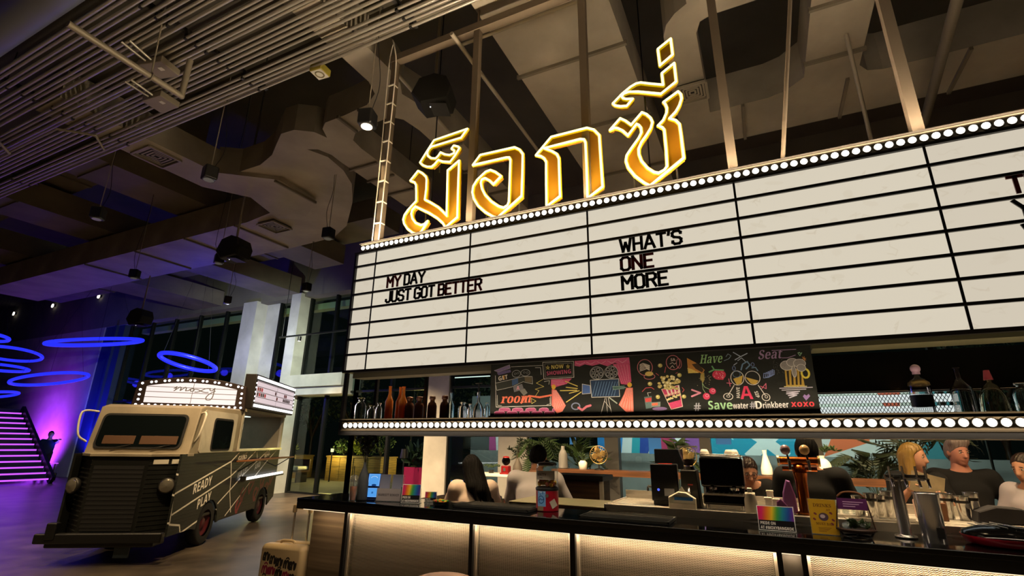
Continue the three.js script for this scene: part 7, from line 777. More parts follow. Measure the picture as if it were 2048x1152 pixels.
// bulb sign on the cab roof
function bulbFrame(parent, pts, z, r = 0.02) { const g = merge([xf(new THREE.SphereGeometry(r, 8, 5, 0, 7, 0, Math.PI / 2), { rx: Math.PI / 2 })]); for (const [x, y] of pts) { const b = part('bulb', g, M_BULBC, parent); b.position.set(x, y, z); } }
const M_BULBC = mat(0x777777, 0.3, 0, { emissive: [1, 0.95, 0.98], emissiveIntensity: 2.2 });
const rsTex = canvas(640, 200, (g, w, h) => { g.fillStyle = '#f2ecea'; g.fillRect(0, 0, w, h); g.strokeStyle = '#1a1410'; g.lineWidth = 5; for (const y of [48, 98, 148]) { g.beginPath(); g.moveTo(0, y); g.lineTo(w, y); g.stroke(); } g.lineWidth = 3; g.beginPath(); g.moveTo(322, 0); g.lineTo(318, h); g.stroke(); g.lineWidth = 7; g.lineJoin = g.lineCap = 'round'; g.beginPath();
  [[188, 60], [204, 42], [198, 74], [190, 82], [226, 44], [236, 48], [232, 78], [264, 44], [272, 50], [270, 78], [292, 74]].forEach(([x, y], i) => (i ? g.lineTo(x, y) : g.moveTo(x, y))); g.bezierCurveTo(300, 50, 330, 48, 328, 66); g.bezierCurveTo(326, 88, 296, 86, 304, 64); g.moveTo(328, 62); g.bezierCurveTo(370, 50, 380, 96, 430, 84); g.moveTo(336, 86); g.bezierCurveTo(380, 92, 390, 40, 432, 46); g.moveTo(440, 44); g.bezierCurveTo(436, 76, 462, 74, 470, 46); g.moveTo(474, 42); g.bezierCurveTo(470, 90, 478, 160, 440, 160); g.bezierCurveTo(400, 158, 430, 96, 480, 70); g.stroke(); });
const rs = thing('roof_sign', 'arched bulb-framed lightbox with script lettering on the truck cab', 'sign', [0, 0, 0]);
{ const p = V(-0.775, 2.06, -0.45).applyAxisAngle(V(0, 1, 0), TRUCK_TURN).add(tk.position); rs.position.copy(p); rs.rotation.y = TRUCK_TURN + 0.264; }
const arcTop = (w, y0, rise) => Array.from({ length: 13 }, (_, i) => { const x = -w / 2 + w * i / 12; return [x, y0 + rise * (1 - (2 * x / w) ** 2)]; });
part('housing', slab([[-0.84, 0], [0.84, 0], ...arcTop(1.62, 0.4, 0.11).reverse()], 0.16, -0.1, 0.01), mat(0x241816, 0.4), rs);
{ const s = new THREE.Shape([[-0.68, 0.075], [0.68, 0.075], ...arcTop(1.36, 0.345, 0.08).reverse()].map(([x, y]) => new THREE.Vector2(x, y))); const g = fix(new THREE.ShapeGeometry(s, 6).translate(0, 0, 0.073)), u = g.attributes.uv, q = g.attributes.position; for (let i = 0; i < u.count; i++) u.setXY(i, (q.getX(i) + 0.68) / 1.36, (q.getY(i) - 0.075) / 0.35); part('light_face', g, mat(0x555555, 0.4, 0, { emissive: [0.95, 0.86, 0.86], emissiveMap: rsTex, emissiveIntensity: 1.15 }), rs); }
bulbFrame(rs, [...Array.from({ length: 18 }, (_, i) => [-0.78 + i * 0.0918, 0.035]), ...[0.12, 0.2, 0.28].flatMap((y) => [[-0.76, y], [0.76, y]]), ...arcTop(1.5, 0.385, 0.085).flatMap((p, i, a) => (i + 1 < a.length ? [p, [(p[0] + a[i + 1][0]) / 2, (p[1] + a[i + 1][1]) / 2]] : [p])).filter((_, i) => i % 3 !== 1 || true).filter((_, i) => i % 1.5 < 1)], 0.071, 0.021);
part('foot', [box(0.05, 0.06, 0.05, -0.5, -0.02, -0.02), box(0.05, 0.06, 0.05, 0.5, -0.02, -0.02)], mt.black, rs);
{ const f = V(0, 0, 1).applyAxisAngle(V(0, 1, 0), rs.rotation.y), p = rs.position.clone().add(f.clone().multiplyScalar(0.1)); areaLight('roof_sign_light', 0xffe8e0, 5.0, 1.5, 0.36, [p.x, p.y + 0.22, p.z], [p.x + f.x * 5, p.y - 0.8, p.z + f.z * 5]); }
// price board above the hatch
const pbTex = canvas(512, 160, (g, w, h) => { g.fillStyle = '#f0e6e8'; g.fillRect(0, 0, w, h); g.strokeStyle = '#1c1218'; g.lineWidth = 4; for (const y of [4, 40, 78, 116, 156]) { g.beginPath(); g.moveTo(0, y); g.lineTo(w, y); g.stroke(); } g.lineWidth = 2; g.beginPath(); g.moveTo(256, 0); g.lineTo(256, h); g.stroke(); const blk = (x, y, n, c) => { for (let i = 0; i < n; i++) { g.fillStyle = c[i % c.length]; g.fillRect(x + i * 22, y, 18, 26); } }; blk(12, 46, 3, ['#7a1220', '#7a1220', '#b02030']); blk(12, 84, 5, ['#2a1420', '#b02030', '#2a1420']); blk(230, 46, 1, ['#3a1420']); blk(256, 84, 1, ['#5a1420']); blk(360, 46, 2, ['#5a1420']); blk(350, 84, 5, ['#2a1826']); });
const pbd = thing('price_board', 'white lightbox board with red and black blocks over the truck hatch', 'sign', [0, 0, 0]); pbd.position.copy(V(0.02, 2.1, -2.02).applyAxisAngle(V(0, 1, 0), TRUCK_TURN).add(tk.position)); pbd.rotation.y = TRUCK_TURN + Math.PI / 2;
part('housing', rbox(2.5, 0.62, 0.2, 0, 0.31, 0, 0.012, 1), mat(0x17120f, 0.5), pbd); part('light_face', card(2.36, 0.4, 0, 0.31, 0.1015), mat(0x555555, 0.4, 0, { emissive: [0.95, 0.85, 0.88], emissiveMap: pbTex, emissiveIntensity: 0.85 }), pbd);
for (const y of [0.06, 0.565]) part('tube_lamp', box(2.4, 0.05, 0.02, 0, y, 0.108), mat(0x888888, 0.4, 0, { emissive: [1, 0.96, 0.97], emissiveIntensity: 2.0 }), pbd);
bulbFrame(pbd, [0.14, 0.22, 0.3, 0.38, 0.46].flatMap((y) => [[-1.215, y], [1.215, y]]), 0.101, 0.016);
{ const f = V(0, 0, 1).applyAxisAngle(V(0, 1, 0), pbd.rotation.y), p = pbd.position.clone().add(f.clone().multiplyScalar(0.15)); areaLight('price_board_light', 0xffeef0, 4.5, 2.3, 0.5, [p.x, p.y + 0.3, p.z], [p.x + f.x * 5, p.y - 1, p.z + f.z * 5]); const q = V(0.12, 0.88, -2.15).applyAxisAngle(V(0, 1, 0), TRUCK_TURN).add(tk.position); const il = V(-0.675, 2.01, -1.95).applyAxisAngle(V(0, 1, 0), TRUCK_TURN).add(tk.position); areaLight('truck_inner_lamp_light', 0xf0fff0, 5, 0.15, 1.7, [il.x, il.y, il.z], [il.x + 0.0001, 0, il.z]); areaLight('truck_tube_light', 0xffffff, 6, 2.2, 0.03, [q.x, q.y, q.z], [q.x + f.x * 5, q.y - 3, q.z + f.z * 5]); }

// ================================================================ suitcase
const scrib = canvas(512, 704, (g, w, h) => {
  g.fillStyle = '#c9b285'; g.fillRect(0, 0, w, h); g.lineCap = g.lineJoin = 'round';
  for (let r = 0; r < 6; r++) for (let c = 0; c < 5; c++) { const cx = 60 + c * 96 + rr(-8, 8), cy = 80 + r * 108 + rr(-10, 10) + c * 14, d = Math.hypot(cx - 210, cy - 440); if (d < 90 || cx + cy * 0.28 > 590) continue; g.strokeStyle = r > 0 && r < 4 && rnd() < 0.35 ? '#8a1440' : '#0e0c0c'; g.lineWidth = rr(17, 23); const h = rr(34, 48); g.beginPath(); g.moveTo(cx - 36, cy + h * rr(0.4, 0.9)); g.bezierCurveTo(cx - 34, cy - h * 1.3, cx - 4, cy - h * 1.2, cx - 8, cy + h * 0.7); g.moveTo(cx - 8, cy + h * 0.2); g.bezierCurveTo(cx + 2, cy - h * 1.4, cx + 34, cy - h, cx + 26, cy + h * 0.5); g.bezierCurveTo(cx + 30, cy + h, cx + 44, cy + h * 0.4, cx + 46, cy - h * 0.5); g.stroke(); g.lineWidth = 13; g.beginPath(); if (rnd() < 0.6) g.arc(cx - 28, cy + h * 0.5, 11, 0, 5.4); else { g.moveTo(cx - 10, cy - h * 1.25); g.quadraticCurveTo(cx + 14, cy - h * 1.7, cx + 30, cy - h * 1.2); } g.stroke(); }
});
const M_CASE = mat(0xc9b285, 0.42);
const su = thing('suitcase', 'cream hard-shell suitcase with black and red scribbled lettering', 'suitcase', [-3.76, 0, -3.44], 0.176);
part('shell', [rbox(0.43, 0.66, 0.122, 0, 0.39, 0.063, 0.045, 4), rbox(0.43, 0.66, 0.122, 0, 0.39, -0.063, 0.045, 4)], M_CASE, su); part('zip_band', rbox(0.415, 0.645, 0.02, 0, 0.39, 0, 0.04, 3), mat(0x8d7a55, 0.5), su); part('scribble_print', fix(new THREE.ShapeGeometry(rrect(0.36, 0.59, 0.03), 5).translate(0, 0.39, 0.1248)), mat(0xffffff, 0.42, 0, { map: (() => { const t = scrib; t.wrapS = t.wrapT = THREE.RepeatWrapping; t.repeat.set(1 / 0.36, 1 / 0.59); t.offset.set(0.5, 0.5); return t; })() }), su);
part('top_handle', tube([[-0.07, 0.722, 0.05], [-0.05, 0.74, 0.05], [0.05, 0.74, 0.05], [0.07, 0.722, 0.05]], 0.011, 8, 18), M_CASE, su); for (const s of [-1, 1]) part('trolley_rod', bar([s * 0.075, 0.7, -0.09], [s * 0.075, 0.97, -0.09], 0.009, 8), mt.chrome, su); part('trolley_grip', [rbox(0.19, 0.035, 0.035, 0, 0.99, -0.09, 0.012, 2), rbox(0.03, 0.05, 0.035, -0.08, 0.965, -0.09, 0.01, 1), rbox(0.03, 0.05, 0.035, 0.08, 0.965, -0.09, 0.01, 1)], M_CASE, su);
part('side_handle', tube([[0.217, 0.28, 0.02], [0.235, 0.3, 0.02], [0.235, 0.42, 0.02], [0.217, 0.44, 0.02]], 0.01, 8, 14), mat(0xd8b878, 0.4), su); part('lock', [box(0.006, 0.07, 0.03, 0.2165, 0.55, 0.0)], mt.black, su);
for (const x of [-0.17, 0.17]) for (const z of [-0.09, 0.09]) { part('wheel', [xf(cyl(0.03, 0.03, 0.02, 0, -0.01, 0, 16), { rz: Math.PI / 2, t: [x, 0.03, z] })], mt.rubber, su); part('wheel_fork', box(0.03, 0.035, 0.04, x, 0.058, z), mt.black, su); }
// ================================================================ far lounge: blue rings, lit stair
const M_BLUE = mat(0x0a10a0, 0.4, 0, { emissive: [0.02, 0.03, 1], emissiveIntensity: 1.1 });
function ring(x, y, z, R, tilt, roll, label, glow = 0.5) {
  const t = thing('ring_light', label, 'ring light', [x, y, z], 0, 'blue ring lights over the lounge'), d = V(x, 0, z).normalize();
  const q = new THREE.Quaternion().setFromAxisAngle(d, roll).multiply(new THREE.Quaternion().setFromUnitVectors(V(0, 1, 0), V(0, Math.cos(tilt), 0).addScaledVector(d, Math.sin(tilt)).normalize()));
  const g = xf(torus(R, 0.06, 0, 0, 0, 56, 8), { rx: Math.PI / 2 }); g.applyQuaternion(q); part('light_ring', g, M_BLUE, t);
  for (const a of [0.4, 2.5, 4.6]) { const p = V(R * Math.cos(a), 0, R * Math.sin(a)).applyQuaternion(q); part('wire', bar(p.toArray(), [p.x * 0.4, (x < -14 && x > -25 ? 6.29 : 8.28) - y, p.z * 0.4], 0.004, 4), mt.black, t); }
  pointLight('ring_light_glow', 0x3430ff, glow, [x, y - 0.12, z], 8);
}
ring(-19.22, 4.54, -8.5, 1.22, -0.22, -0.175, 'wide flat blue ring nearly edge-on beyond the truck'); ring(-14.96, 3.7, -9.0, 0.74, 0.1, 0.2, 'small tilted blue ring above the truck sign', 12); ring(-24.03, 3.66, -9.5, 1.1, 0.1, -0.2, 'blue ring before the plaster wall'); ring(-26.59, 4.69, -9.0, 0.98, 0.14, 0.05, 'open blue ring above the lit stair'); ring(-28.49, 4.32, -9.4, 0.98, -0.22, 0.025, 'lower blue ring above the lit stair, nearly edge-on'); ring(-24.4, 4.93, -7.6, 0.5, 0.12, 0.05, 'small uppermost blue ring above the lit stair'); ring(-29.35, 3.25, -9.8, 0.8, 0.08, -0.15, 'lowest blue ring beside the stair');
ring(-9.6, 5.0, 0.6, 0.8, 0, 0, 'blue ring beside the big round ceiling duct');
// stair with light strips under the nosings
const M_PURPLE = mat(0x301040, 0.4, 0, { emissive: [0.5, 0.08, 1], emissiveIntensity: 1.6 }), M_STEP = mat(0x26222c, 0.6);
const sr = thing('lit_stair', 'dark stair with a purple light strip under every step', 'stair', [-22.9, 0, -8.7]);
for (let i = 0; i < 13; i++) { const y = 0.19 * (i + 1), x = -0.28 * i; part('step', span(x - 0.3, x, y - 0.06, y, -1.1, 1.1), M_STEP, sr); part('riser', span(x - 0.3, x - 0.27, y, y + 0.13, -1.1, 1.1), mat(0x4a3a5a, 0.6), sr); part('light_strip', span(x, x + 0.015, y - 0.06, y - 0.01, -1.08, 1.08), M_PURPLE, sr); }
for (const z of [-1.16, 1.16]) part('stringer', beam([0.1, 0.1, z], [-3.6, 2.6, z], 0.1, 0.3), mt.black, sr); part('handrail', [bar([0.1, 1.1, 1.66], [-3.6, 3.6, 1.66], 0.03, 8), ...[0, 1, 2, 3].map((k) => bar([-k * 1.1, 0.1 + k * 0.75, 1.66], [-k * 1.1, 1.1 + k * 0.75, 1.66], 0.015, 6))], mt.black, sr);
areaLight('stair_strip_light', 0x8a30ff, 2.5, 2, 2, [-24, 1.2, -8.7], [-19, 0.4, -8.4]);
spotLight('floor_uplight_beam', 0x9a34ff, 130, [-28.2, 0.62, -10.3], [-28.4, 1.4, -11.75], 1.0, 0.9, 4); spotLight('floor_uplight_beam', 0x3a30ff, 70, [-24.6, 0.62, -10.6], [-24.9, 2.6, -11.8], 0.9, 0.9, 4);
for (const [ux, uz, l] of [[-28.2, -10.3, 'small black floor uplight throwing purple on the plaster wall'], [-24.6, -10.6, 'small black floor uplight throwing blue on the wall panel']]) { const ul = thing('floor_uplight', l, 'light', [ux, 0, uz]); part('can', lathe([[0, 0], [0.12, 0], [0.12, 0.25], [0.1, 0.27], [0.1, 0.2], [0, 0.2]]), mt.black, ul); part('lamp', cyl(0.09, 0.09, 0.02, 0, 0.6, 0), M_PURPLE, ul); part('stem', bar([0, 0.25, 0], [0, 0.6, 0], 0.02, 6), mt.black, ul); }
// low lounge sofas near the stair
for (const [x, z, ry, l] of [[-20.6, -10.7, 0.1, 'dark low sofa before the blue wall panel'], [-17.2, -10.6, 0, 'dark low sofa beyond the truck nose']]) { const t = thing('lounge_sofa', l, 'sofa', [x, 0, z], ry); const m = mat(0x1a1c28, 0.8); part('seat', rbox(1.9, 0.28, 0.8, 0, 0.28, 0, 0.06, 2), m, t); part('backrest', rbox(1.9, 0.45, 0.2, 0, 0.6, -0.32, 0.06, 2), m, t); for (const s of [-1, 1]) part('armrest', rbox(0.2, 0.45, 0.8, s * 0.9, 0.4, 0, 0.05, 2), m, t); for (const s of [-1, 1]) part('foot', box(0.08, 0.14, 0.6, s * 0.8, 0.07, 0), mt.black, t); }

// ================================================================ outside: murals, planters, trees
const mural = (w, h, draw) => mat(0xffffff, 0.7, 0, { map: canvas(w, h, draw) });
const poly = (g, c, ...p) => { g.fillStyle = c; g.beginPath(); p.forEach(([x, y]) => g.lineTo(x, y)); g.fill(); };
function muralPanel(x0, x1, y0, y1, draw, label) { const t = thing('mural_panel', label, 'mural', [(x0 + x1) / 2, 0, -16.3]); part('board', span(-(x1 - x0) / 2, (x1 - x0) / 2, y0, y1, -0.3, 0), mat(0xb9bdb8, 0.8), t); part('mural_paint', card(x1 - x0, y1 - y0, 0, (y0 + y1) / 2, 0.002), mural(Math.round(Math.min(1024, (x1 - x0) * 200)), Math.round((y1 - y0) * 200), draw), t); }
muralPanel(-9.6, -7.8, 1.32, 3.2, (g, w, h) => { g.fillStyle = '#4a4f50'; g.fillRect(0, 0, w, h); poly(g, '#dfe3e2', [w * 0.5, 0], [w * 0.72, 0], [w * 0.72, h], [w * 0.58, h]); poly(g, '#2a62c0', [w * 0.42, 0], [w * 0.52, 0], [w * 0.56, h * 0.75], [w * 0.42, h * 0.75]); poly(g, '#b84a8c', [w * 0.42, h * 0.75], [w * 0.55, h * 0.75], [w * 0.58, h], [w * 0.42, h]); poly(g, '#c02848', [w * 0.72, 0], [w * 0.8, 0], [w * 0.8, h], [w * 0.72, h]); poly(g, '#2a62c0', [w * 0.8, 0], [w, 0], [w, h * 0.75], [w * 0.8, h * 0.75]); poly(g, '#c060a0', [w * 0.8, h * 0.75], [w, h * 0.75], [w, h], [w * 0.8, h]); }, 'mural of blue, pink and white bands beside the white pier');
muralPanel(-4.9, -1.75, 1.32, 3.2, (g, w, h) => { g.fillStyle = '#2f86d0'; g.fillRect(0, 0, w, h); poly(g, '#2fa3b4', [w * 0.22, 0], [w * 0.6, 0], [w * 0.5, h], [w * 0.28, h]); poly(g, '#dde2e4', [w * 0.32, 0], [w * 0.4, 0], [w * 0.34, h], [w * 0.24, h]); poly(g, '#2446a0', [w * 0.45, h * 0.4], [w * 0.62, h * 0.3], [w * 0.6, h], [w * 0.42, h]); poly(g, '#8a4f9c', [w * 0.6, 0], [w, 0], [w, h], [w * 0.62, h]); poly(g, '#b0305c', [w * 0.6, h], [w * 0.68, h * 0.45], [w * 0.78, h]); poly(g, '#e0e4e4', [w * 0.5, h], [w * 0.66, h * 0.35], [w * 0.72, h * 0.35], [w * 0.58, h]); poly(g, '#e0e4e4', [w * 0.66, h * 0.35], [w * 0.74, h * 0.35], [w * 0.9, h], [w * 0.82, h]); }, 'blue mural with white zigzag and purple triangles');
muralPanel(-1.75, 1.15, 1.32, 3.2, (g, w, h) => { g.fillStyle = '#1a8fae'; g.fillRect(0, 0, w, h); g.strokeStyle = '#d3dad9'; g.lineWidth = 60; g.lineCap = 'butt'; g.beginPath(); g.moveTo(-20, h * 0.52); g.quadraticCurveTo(w * 0.3, h * 0.35, w * 0.75, h * 1.02); g.moveTo(w * 0.42, h * 1.04); g.lineTo(w * 0.85, h * 0.45); g.lineTo(w * 1.02, h * 0.35); g.stroke(); poly(g, '#1a8fae', [0, h * 0.7], [w * 0.12, h * 0.62], [w * 0.38, h * 0.9], [w * 0.1, h]); g.fillStyle = '#d3dad9'; g.fillRect(0, h * 0.55, 22, h); g.strokeStyle = '#bfeaf0'; g.lineWidth = 5; g.beginPath(); g.moveTo(w * 0.2, h * 0.78); g.quadraticCurveTo(w * 0.26, h * 0.7, w * 0.3, h * 0.78); g.stroke(); }, 'teal mural crossed by a white X');
muralPanel(1.15, 4.2, 1.32, 3.2, (g, w, h) => { g.fillStyle = '#c9c6c2'; g.fillRect(0, 0, w, h); poly(g, '#d8683c', [w * 0.05, h], [w * 0.2, h * 0.5], [w * 0.45, h * 0.4], [w * 0.4, h * 0.8]); poly(g, '#b84a30', [w * 0.5, 0], [w * 0.7, 0], [w * 0.62, h * 0.7]); poly(g, '#3a7f8a', [w * 0.8, 0], [w, 0], [w, h], [w * 0.75, h]); }, 'pale mural with orange shards behind the dark palm');
// LED dot strips above the murals
for (const [x0, x1, l] of [[-4.7, -1.9, 'row of small LED lamps over the blue mural'], [-1.6, 1.1, 'row of small LED lamps over the teal mural'], [1.2, 4.4, 'row of small LED lamps over the orange mural']]) { const t = thing('led_row', l, 'light', [0, 1.82, -15.6], 0, 'LED rows in front of the murals'); part('rail', span(x0, x1, 0.025, 0.04, -0.02, 0.02), mt.darkSteel, t); for (let x = x0 + 0.06; x < x1; x += 0.12) part('led_lamp', box(0.055, 0.03, 0.02, x, 0.005, 0.015), mat(0x777777, 0.4, 0, { emissive: [0.9, 1, 0.95], emissiveIntensity: 1.3 }), t); for (const x of [x0, x1]) part('hanger', bar([x, 0.04, 0], [x, 1.2, -0.698], 0.008, 5), mt.darkSteel, t); }
areaLight('added_courtyard_light', 0xf4fff8, 60, 9, 0.25, [-0.2, 3.6, -14.2], [-0.2, 1.2, -16.4]); areaLight('added_courtyard_light', 0xf4fff8, 45, 2, 0.25, [-8.7, 3.6, -14.4], [-8.7, 1.2, -16.4]);  // wash lights and their rails added to brighten the murals
for (const [x, l] of [[-0.2, 'long white lamp rail added to light the murals'], [-8.7, 'short white lamp rail added to light the banded mural']]) { const t = thing('added_wash_lamp', l, 'lamp', [x, 3.65, -14.2]); const w = x < -5 ? 2 : 4.4; part('rail', box(w * (x < -5 ? 1 : 2), 0.06, 0.1), mt.darkSteel, t); part('lamp_strip', box(w * (x < -5 ? 1 : 2) - 0.1, 0.02, 0.06, 0, -0.04, -0.01), mat(0x777777, 0.5, 0, { emissive: [0.95, 1, 0.97], emissiveIntensity: 1.5 }), t); for (const s of [-1, 1]) part('pole', bar([s * w * 0.98, 0.03, 0], [s * w * 0.98, -3.68, 0], 0.025, 6), mt.darkSteel, t); }
// glass posters
const poster = canvas(64, 96, (g, w, h) => { g.fillStyle = '#2f86f0'; g.fillRect(0, 0, w, h); g.fillStyle = '#9fd0ff'; for (let i = 0; i < 6; i++) g.fillRect(10, 14 + i * 13, 40 - (i % 3) * 8, 4); });
for (const [x, y, w, h, l] of [[-4.25, 1.75, 0.16, 0.4, 'narrow blue notice on the glass before the palms'], [-2.3, 1.62, 0.28, 0.5, 'blue notice on the glass before the blue mural'], [-0.85, 1.72, 0.3, 0.26, 'small blue square notice on the glass before the teal mural']]) solo('glass_notice', [box(w, h, 0.006)], mat(0xffffff, 0.4, 0, { map: poster }), l, 'notice', null, [x, y, -12.086]);
// planters and garden
const M_PLW = mat(0x9a7a3c, 0.7, 0, { map: shared(N_WOOD, 1) });
function planter(x, z, w, h, d, m, label) { const t = thing('planter', label, 'planter', [x, -0.02, z]); part('box', [span(-w / 2, w / 2, 0, h, -d / 2, d / 2)], m, t); if (m === M_PLW) { for (let i = 1; i < 4; i++) part('batten', span(-w / 2 + i * w / 4 - 0.02, -w / 2 + i * w / 4 + 0.02, 0, h, d / 2, d / 2 + 0.02), m, t); part('rim', span(-w / 2 - 0.03, w / 2 + 0.03, h - 0.05, h + 0.01, -d / 2 - 0.03, d / 2 + 0.03), m, t); } part('soil', span(-w / 2 + 0.04, w / 2 - 0.04, h, h + 0.02, -d / 2 + 0.04, d / 2 - 0.04), mat(0x1c140c, 0.9), t); }
planter(-15.4, -17.2, 2.9, 0.98, 1.0, M_PLW, 'long wooden planter box in the courtyard garden'); planter(-20.2, -17.4, 2.6, 0.95, 1.0, M_PLW, 'wooden planter box further along the garden'); planter(-9.55, -13.2, 0.72, 0.86, 0.5, mat(0xd02068, 0.5), 'bright pink square planter outside the glass');
function bush(x, y, z, R, h, n, l, m, label, trunk = 0, name = 'bush', flowers) {
  const t = thing(name, label, trunk ? 'tree' : 'bush', [x, y, z]), g = leafGeo(l, l * 0.42), fr = []; const mm = new THREE.Matrix4();
  for (let i = 0; i < n; i++) { const a = rr(0, 6.3), b = Math.acos(rr(-1, 1)), r = R * Math.cbrt(rr(0.15, 1)); mm.compose(V(r * Math.sin(b) * Math.cos(a), trunk + h * 0.5 + (h * 0.5 / R) * r * Math.cos(b), r * Math.sin(b) * Math.sin(a)), new THREE.Quaternion().setFromEuler(new THREE.Euler(rr(-1.4, 1.4), rr(0, 6.3), rr(-1.4, 1.4))), V(1, 1, 1).multiplyScalar(rr(0.7, 1.3))); fr.push(g.clone().applyMatrix4(mm)); }
  part('foliage', fr, m, t); const st = []; for (let k = 0; k < 5; k++) { const a = k * 1.26; st.push(tube([[0.02 * Math.cos(a), 0, 0.02 * Math.sin(a)], [0.03 * Math.cos(a), trunk * 0.8 + 0.05, 0.03 * Math.sin(a)], [R * 0.5 * Math.cos(a), trunk + h * 0.5, R * 0.5 * Math.sin(a)]], trunk ? 0.06 : 0.012, 6, 10)); } part(trunk ? 'trunk' : 'stems', st, mt.darkWood, t);
}
const M_LY = mat(0x7f8a22, 0.6, 0, { transmission: 0.3, thickness: 0 });
bush(-16.4, 1, -17.2, 0.5, 0.6, 220, 0.14, mt.leaf, 'leafy green bush at the left of the wooden planter'); bush(-15.4, 1, -17.2, 0.5, 0.7, 220, 0.14, M_LY, 'yellow-green bush in the middle of the wooden planter'); bush(-14.4, 1, -17.2, 0.55, 0.9, 240, 0.13, mt.leaf, 'rounded green bush at the right of the wooden planter'); bush(-20.2, 0.95, -17.4, 0.6, 0.5, 200, 0.16, M_LY, 'low yellow-green bush in the further planter'); bush(-9.55, 0.86, -13.2, 0.45, 0.45, 130, 0.3, mt.leafDark, 'dark spiky bush in the pink planter');
for (const [x, z, l] of [[-18.5, -20, 'slender garden tree between the planters'], [-13.6, -20.2, 'garden tree with a pale trunk behind the planter'], [-22.5, -21, 'garden tree far behind the entrance'], [-9.9, -19.2, 'garden tree beside the pink planter'], [5.6, -18, 'dark tree beyond the courtyard wall']]) bush(x, 0, z, 1.5, 2.6, 520, 0.2, mt.leafDark, l, 2.1, 'garden_tree');
for (const [x, z, l] of [[-16.2, -16.3, 'garden lamp before the wooden planter'], [-20, -16.4, 'garden lamp before the further planter'], [-12.6, -17.6, 'garden lamp beside the pale tree trunk']]) { const t = thing('garden_lamp', l, 'lamp', [x, -0.02, z], 0, 'garden lamps'); part('post', bar([0, 0, 0], [0, 1.15, 0], 0.025, 8), mt.black, t); part('lamp_head', lathe([[0, 1.15], [0.06, 1.15], [0.06, 1.28], [0, 1.28]]), mat(0x888866, 0.4, 0, { emissive: [1, 0.9, 0.5], emissiveIntensity: 2 }), t); part('cap', lathe([[0.09, 1.28], [0.07, 1.32], [0, 1.33]]), mt.black, t); pointLight('garden_lamp_light', 0xffd880, 17, [x, 1.22, z], 4); }
const fl = thing('floor_lamp', 'slim black reading lamp beside the pink planter', 'lamp', [-7.6, 0, -9.9]); part('base', lathe([[0, 0], [0.14, 0], [0.14, 0.015], [0, 0.03]]), mt.black, fl); part('pole', bar([0, 0, 0], [0, 1.22, 0], 0.012, 8), mt.black, fl); part('lamp_shade', lathe([[0.095, 1.2], [0.07, 1.4], [0.065, 1.4], [0.09, 1.2]]), mt.black, fl);
// low white sofa outside and a bench
const bn = thing('garden_bench', 'dark garden bench with white cushions behind the truck', 'bench', [-17.6, -0.02, -15.4]); part('seat', box(1.8, 0.08, 0.6, 0, 0.42, 0), mt.darkWood, bn); part('cushion', rbox(0.8, 0.14, 0.56, 0.45, 0.53, 0, 0.05, 2), mt.white, bn); for (const s of [-1, 1]) part('leg', box(0.08, 0.4, 0.5, s * 0.8, 0.2, 0), mt.black, bn); part('backrest', box(1.8, 0.4, 0.06, 0, 0.66, -0.28), mt.darkWood, bn);

// ================================================================ lamps added over bar, lounge and lobby
const M_LED = mat(0x777777, 0.4, 0, { emissive: [1, 0.92, 0.8], emissiveIntensity: 2 });
function track(x0, x1, y, z, xs, label, color, power, aim, cone = 0.85) {  // tracks added behind the sign to brighten bar, people, lounge and entrance
  const t = thing('added_track_light', label, 'light', [0, y, z]); part('rail', span(x0, x1, 0, 0.04, -0.02, 0.02), mt.black, t); for (const x of [x0 + 0.1, x1 - 0.1]) part('rod', bar([x, 0.03, 0], [x, (z === -4.2 && x > 0 ? 5.6 : z === -9.6 ? 6.95 : 8.3) - y, 0], 0.008, 5), mt.black, t);
  for (const x of xs) { const h = part('lamp_head', [cyl(0.045, 0.05, 0.12, x, -0.14, 0)], mt.black, t); part('lamp_lens', cyl(0.038, 0.038, 0.006, x, -0.144, 0), M_LED, h); spotLight('added_track_beam', color, power, [x, y - 0.16, z], [x + aim[0], 0, z + aim[1]], cone, 0.8, 3); }
}
track(-3.2, 2.2, 3.3, -4.2, [-2.7, -1.4, -0.1, 1.2], 'added track of spotlights over the bar work area', WARM, 26, [0, 0.45], 0.62);
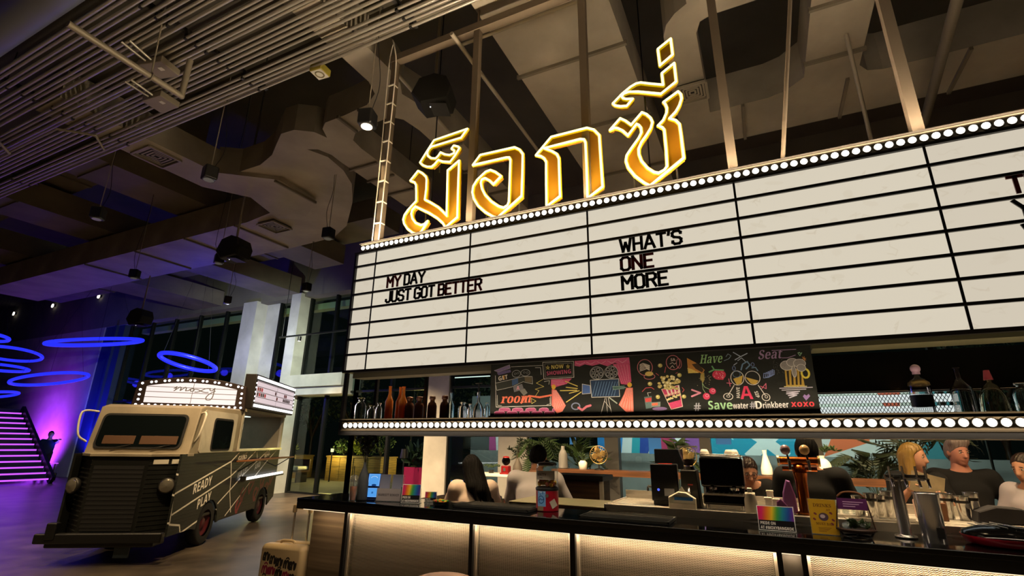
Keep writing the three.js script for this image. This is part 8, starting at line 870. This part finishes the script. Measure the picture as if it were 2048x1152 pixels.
track(-6.2, 4.0, 3.9, -7.4, [-5.2, -3.2, -1.2, 0.8, 2.8], 'added track of spotlights over the lounge tables', WARM, 110, [0, -2.2]);
track(-12, -8.5, 4.3, -9.6, [-11.2, -9.2], 'added track of spotlights before the entrance', WARM, 150, [0, -1.6]);
track(-0.9, 3.2, 3.4, -5.0, [-0.3, 0.7, 1.6, 2.5], 'added track of spotlights over the standing group', WARM, 12, [0, -0.5]);
// downlights added to brighten floor, truck and lounge, some behind the viewer
for (const [x, z, l] of [[-3.5, 2.6, 'added round lobby downlight behind the viewpoint'], [-7.5, 0.6, 'added round lobby downlight before the truck'], [-12.5, -2.4, 'added round lobby downlight past the truck nose'], [1.5, 1.6, 'added round lobby downlight facing the counter'], [-18, -4.5, 'added round lobby downlight before the lounge sofas'], [-24, -6, 'added round lobby downlight above the lit stair']]) { const t = thing('added_downlight', l, 'light', [x, 5.1, z], 0, 'added lobby pendant downlights'); part('can', lathe([[0.1, 0], [0.11, 0.02], [0.11, 0.24], [0, 0.26]]), mt.black, t); part('lamp_disc', cyl(0.095, 0.095, 0.006, 0, 0.01, 0), M_LED, t); part('rod', bar([0, 0.25, 0], [0, x === -18 ? 1.2 : x === -12.5 ? 0.9 : 3.2, 0], 0.01, 6), mt.black, t); spotLight('added_downlight_beam', WARM, x < -15 ? 60 : 110, [x, 5.08, z], [x, 0, z], 0.95, 0.9, 5); }

// small spots on the bulkhead
for (const [x, l] of [[-27.13, 'small white wall spot on the bulkhead above the stair'], [-31.3, 'small white wall spot further along the bulkhead'], [-35.37, 'small white wall spot at the bulkhead end']]) { const t = thing('wall_spot', l, 'light', [x, 7.86, -11.75], 0, 'small spots on the bulkhead'); part('bracket', box(0.12, 0.12, 0.1, 0, 0, 0.05), mt.black, t); part('lamp_face', xf(cyl(0.1, 0.1, 0.03, 0, 0, 0, 16), { rx: Math.PI / 2, t: [0, -0.02, 0.1] }), M_LED, t); }

scene.traverse((o) => { if (o.isMesh) { o.castShadow = true; o.receiveShadow = true; } });
renderer.render(scene, camera);
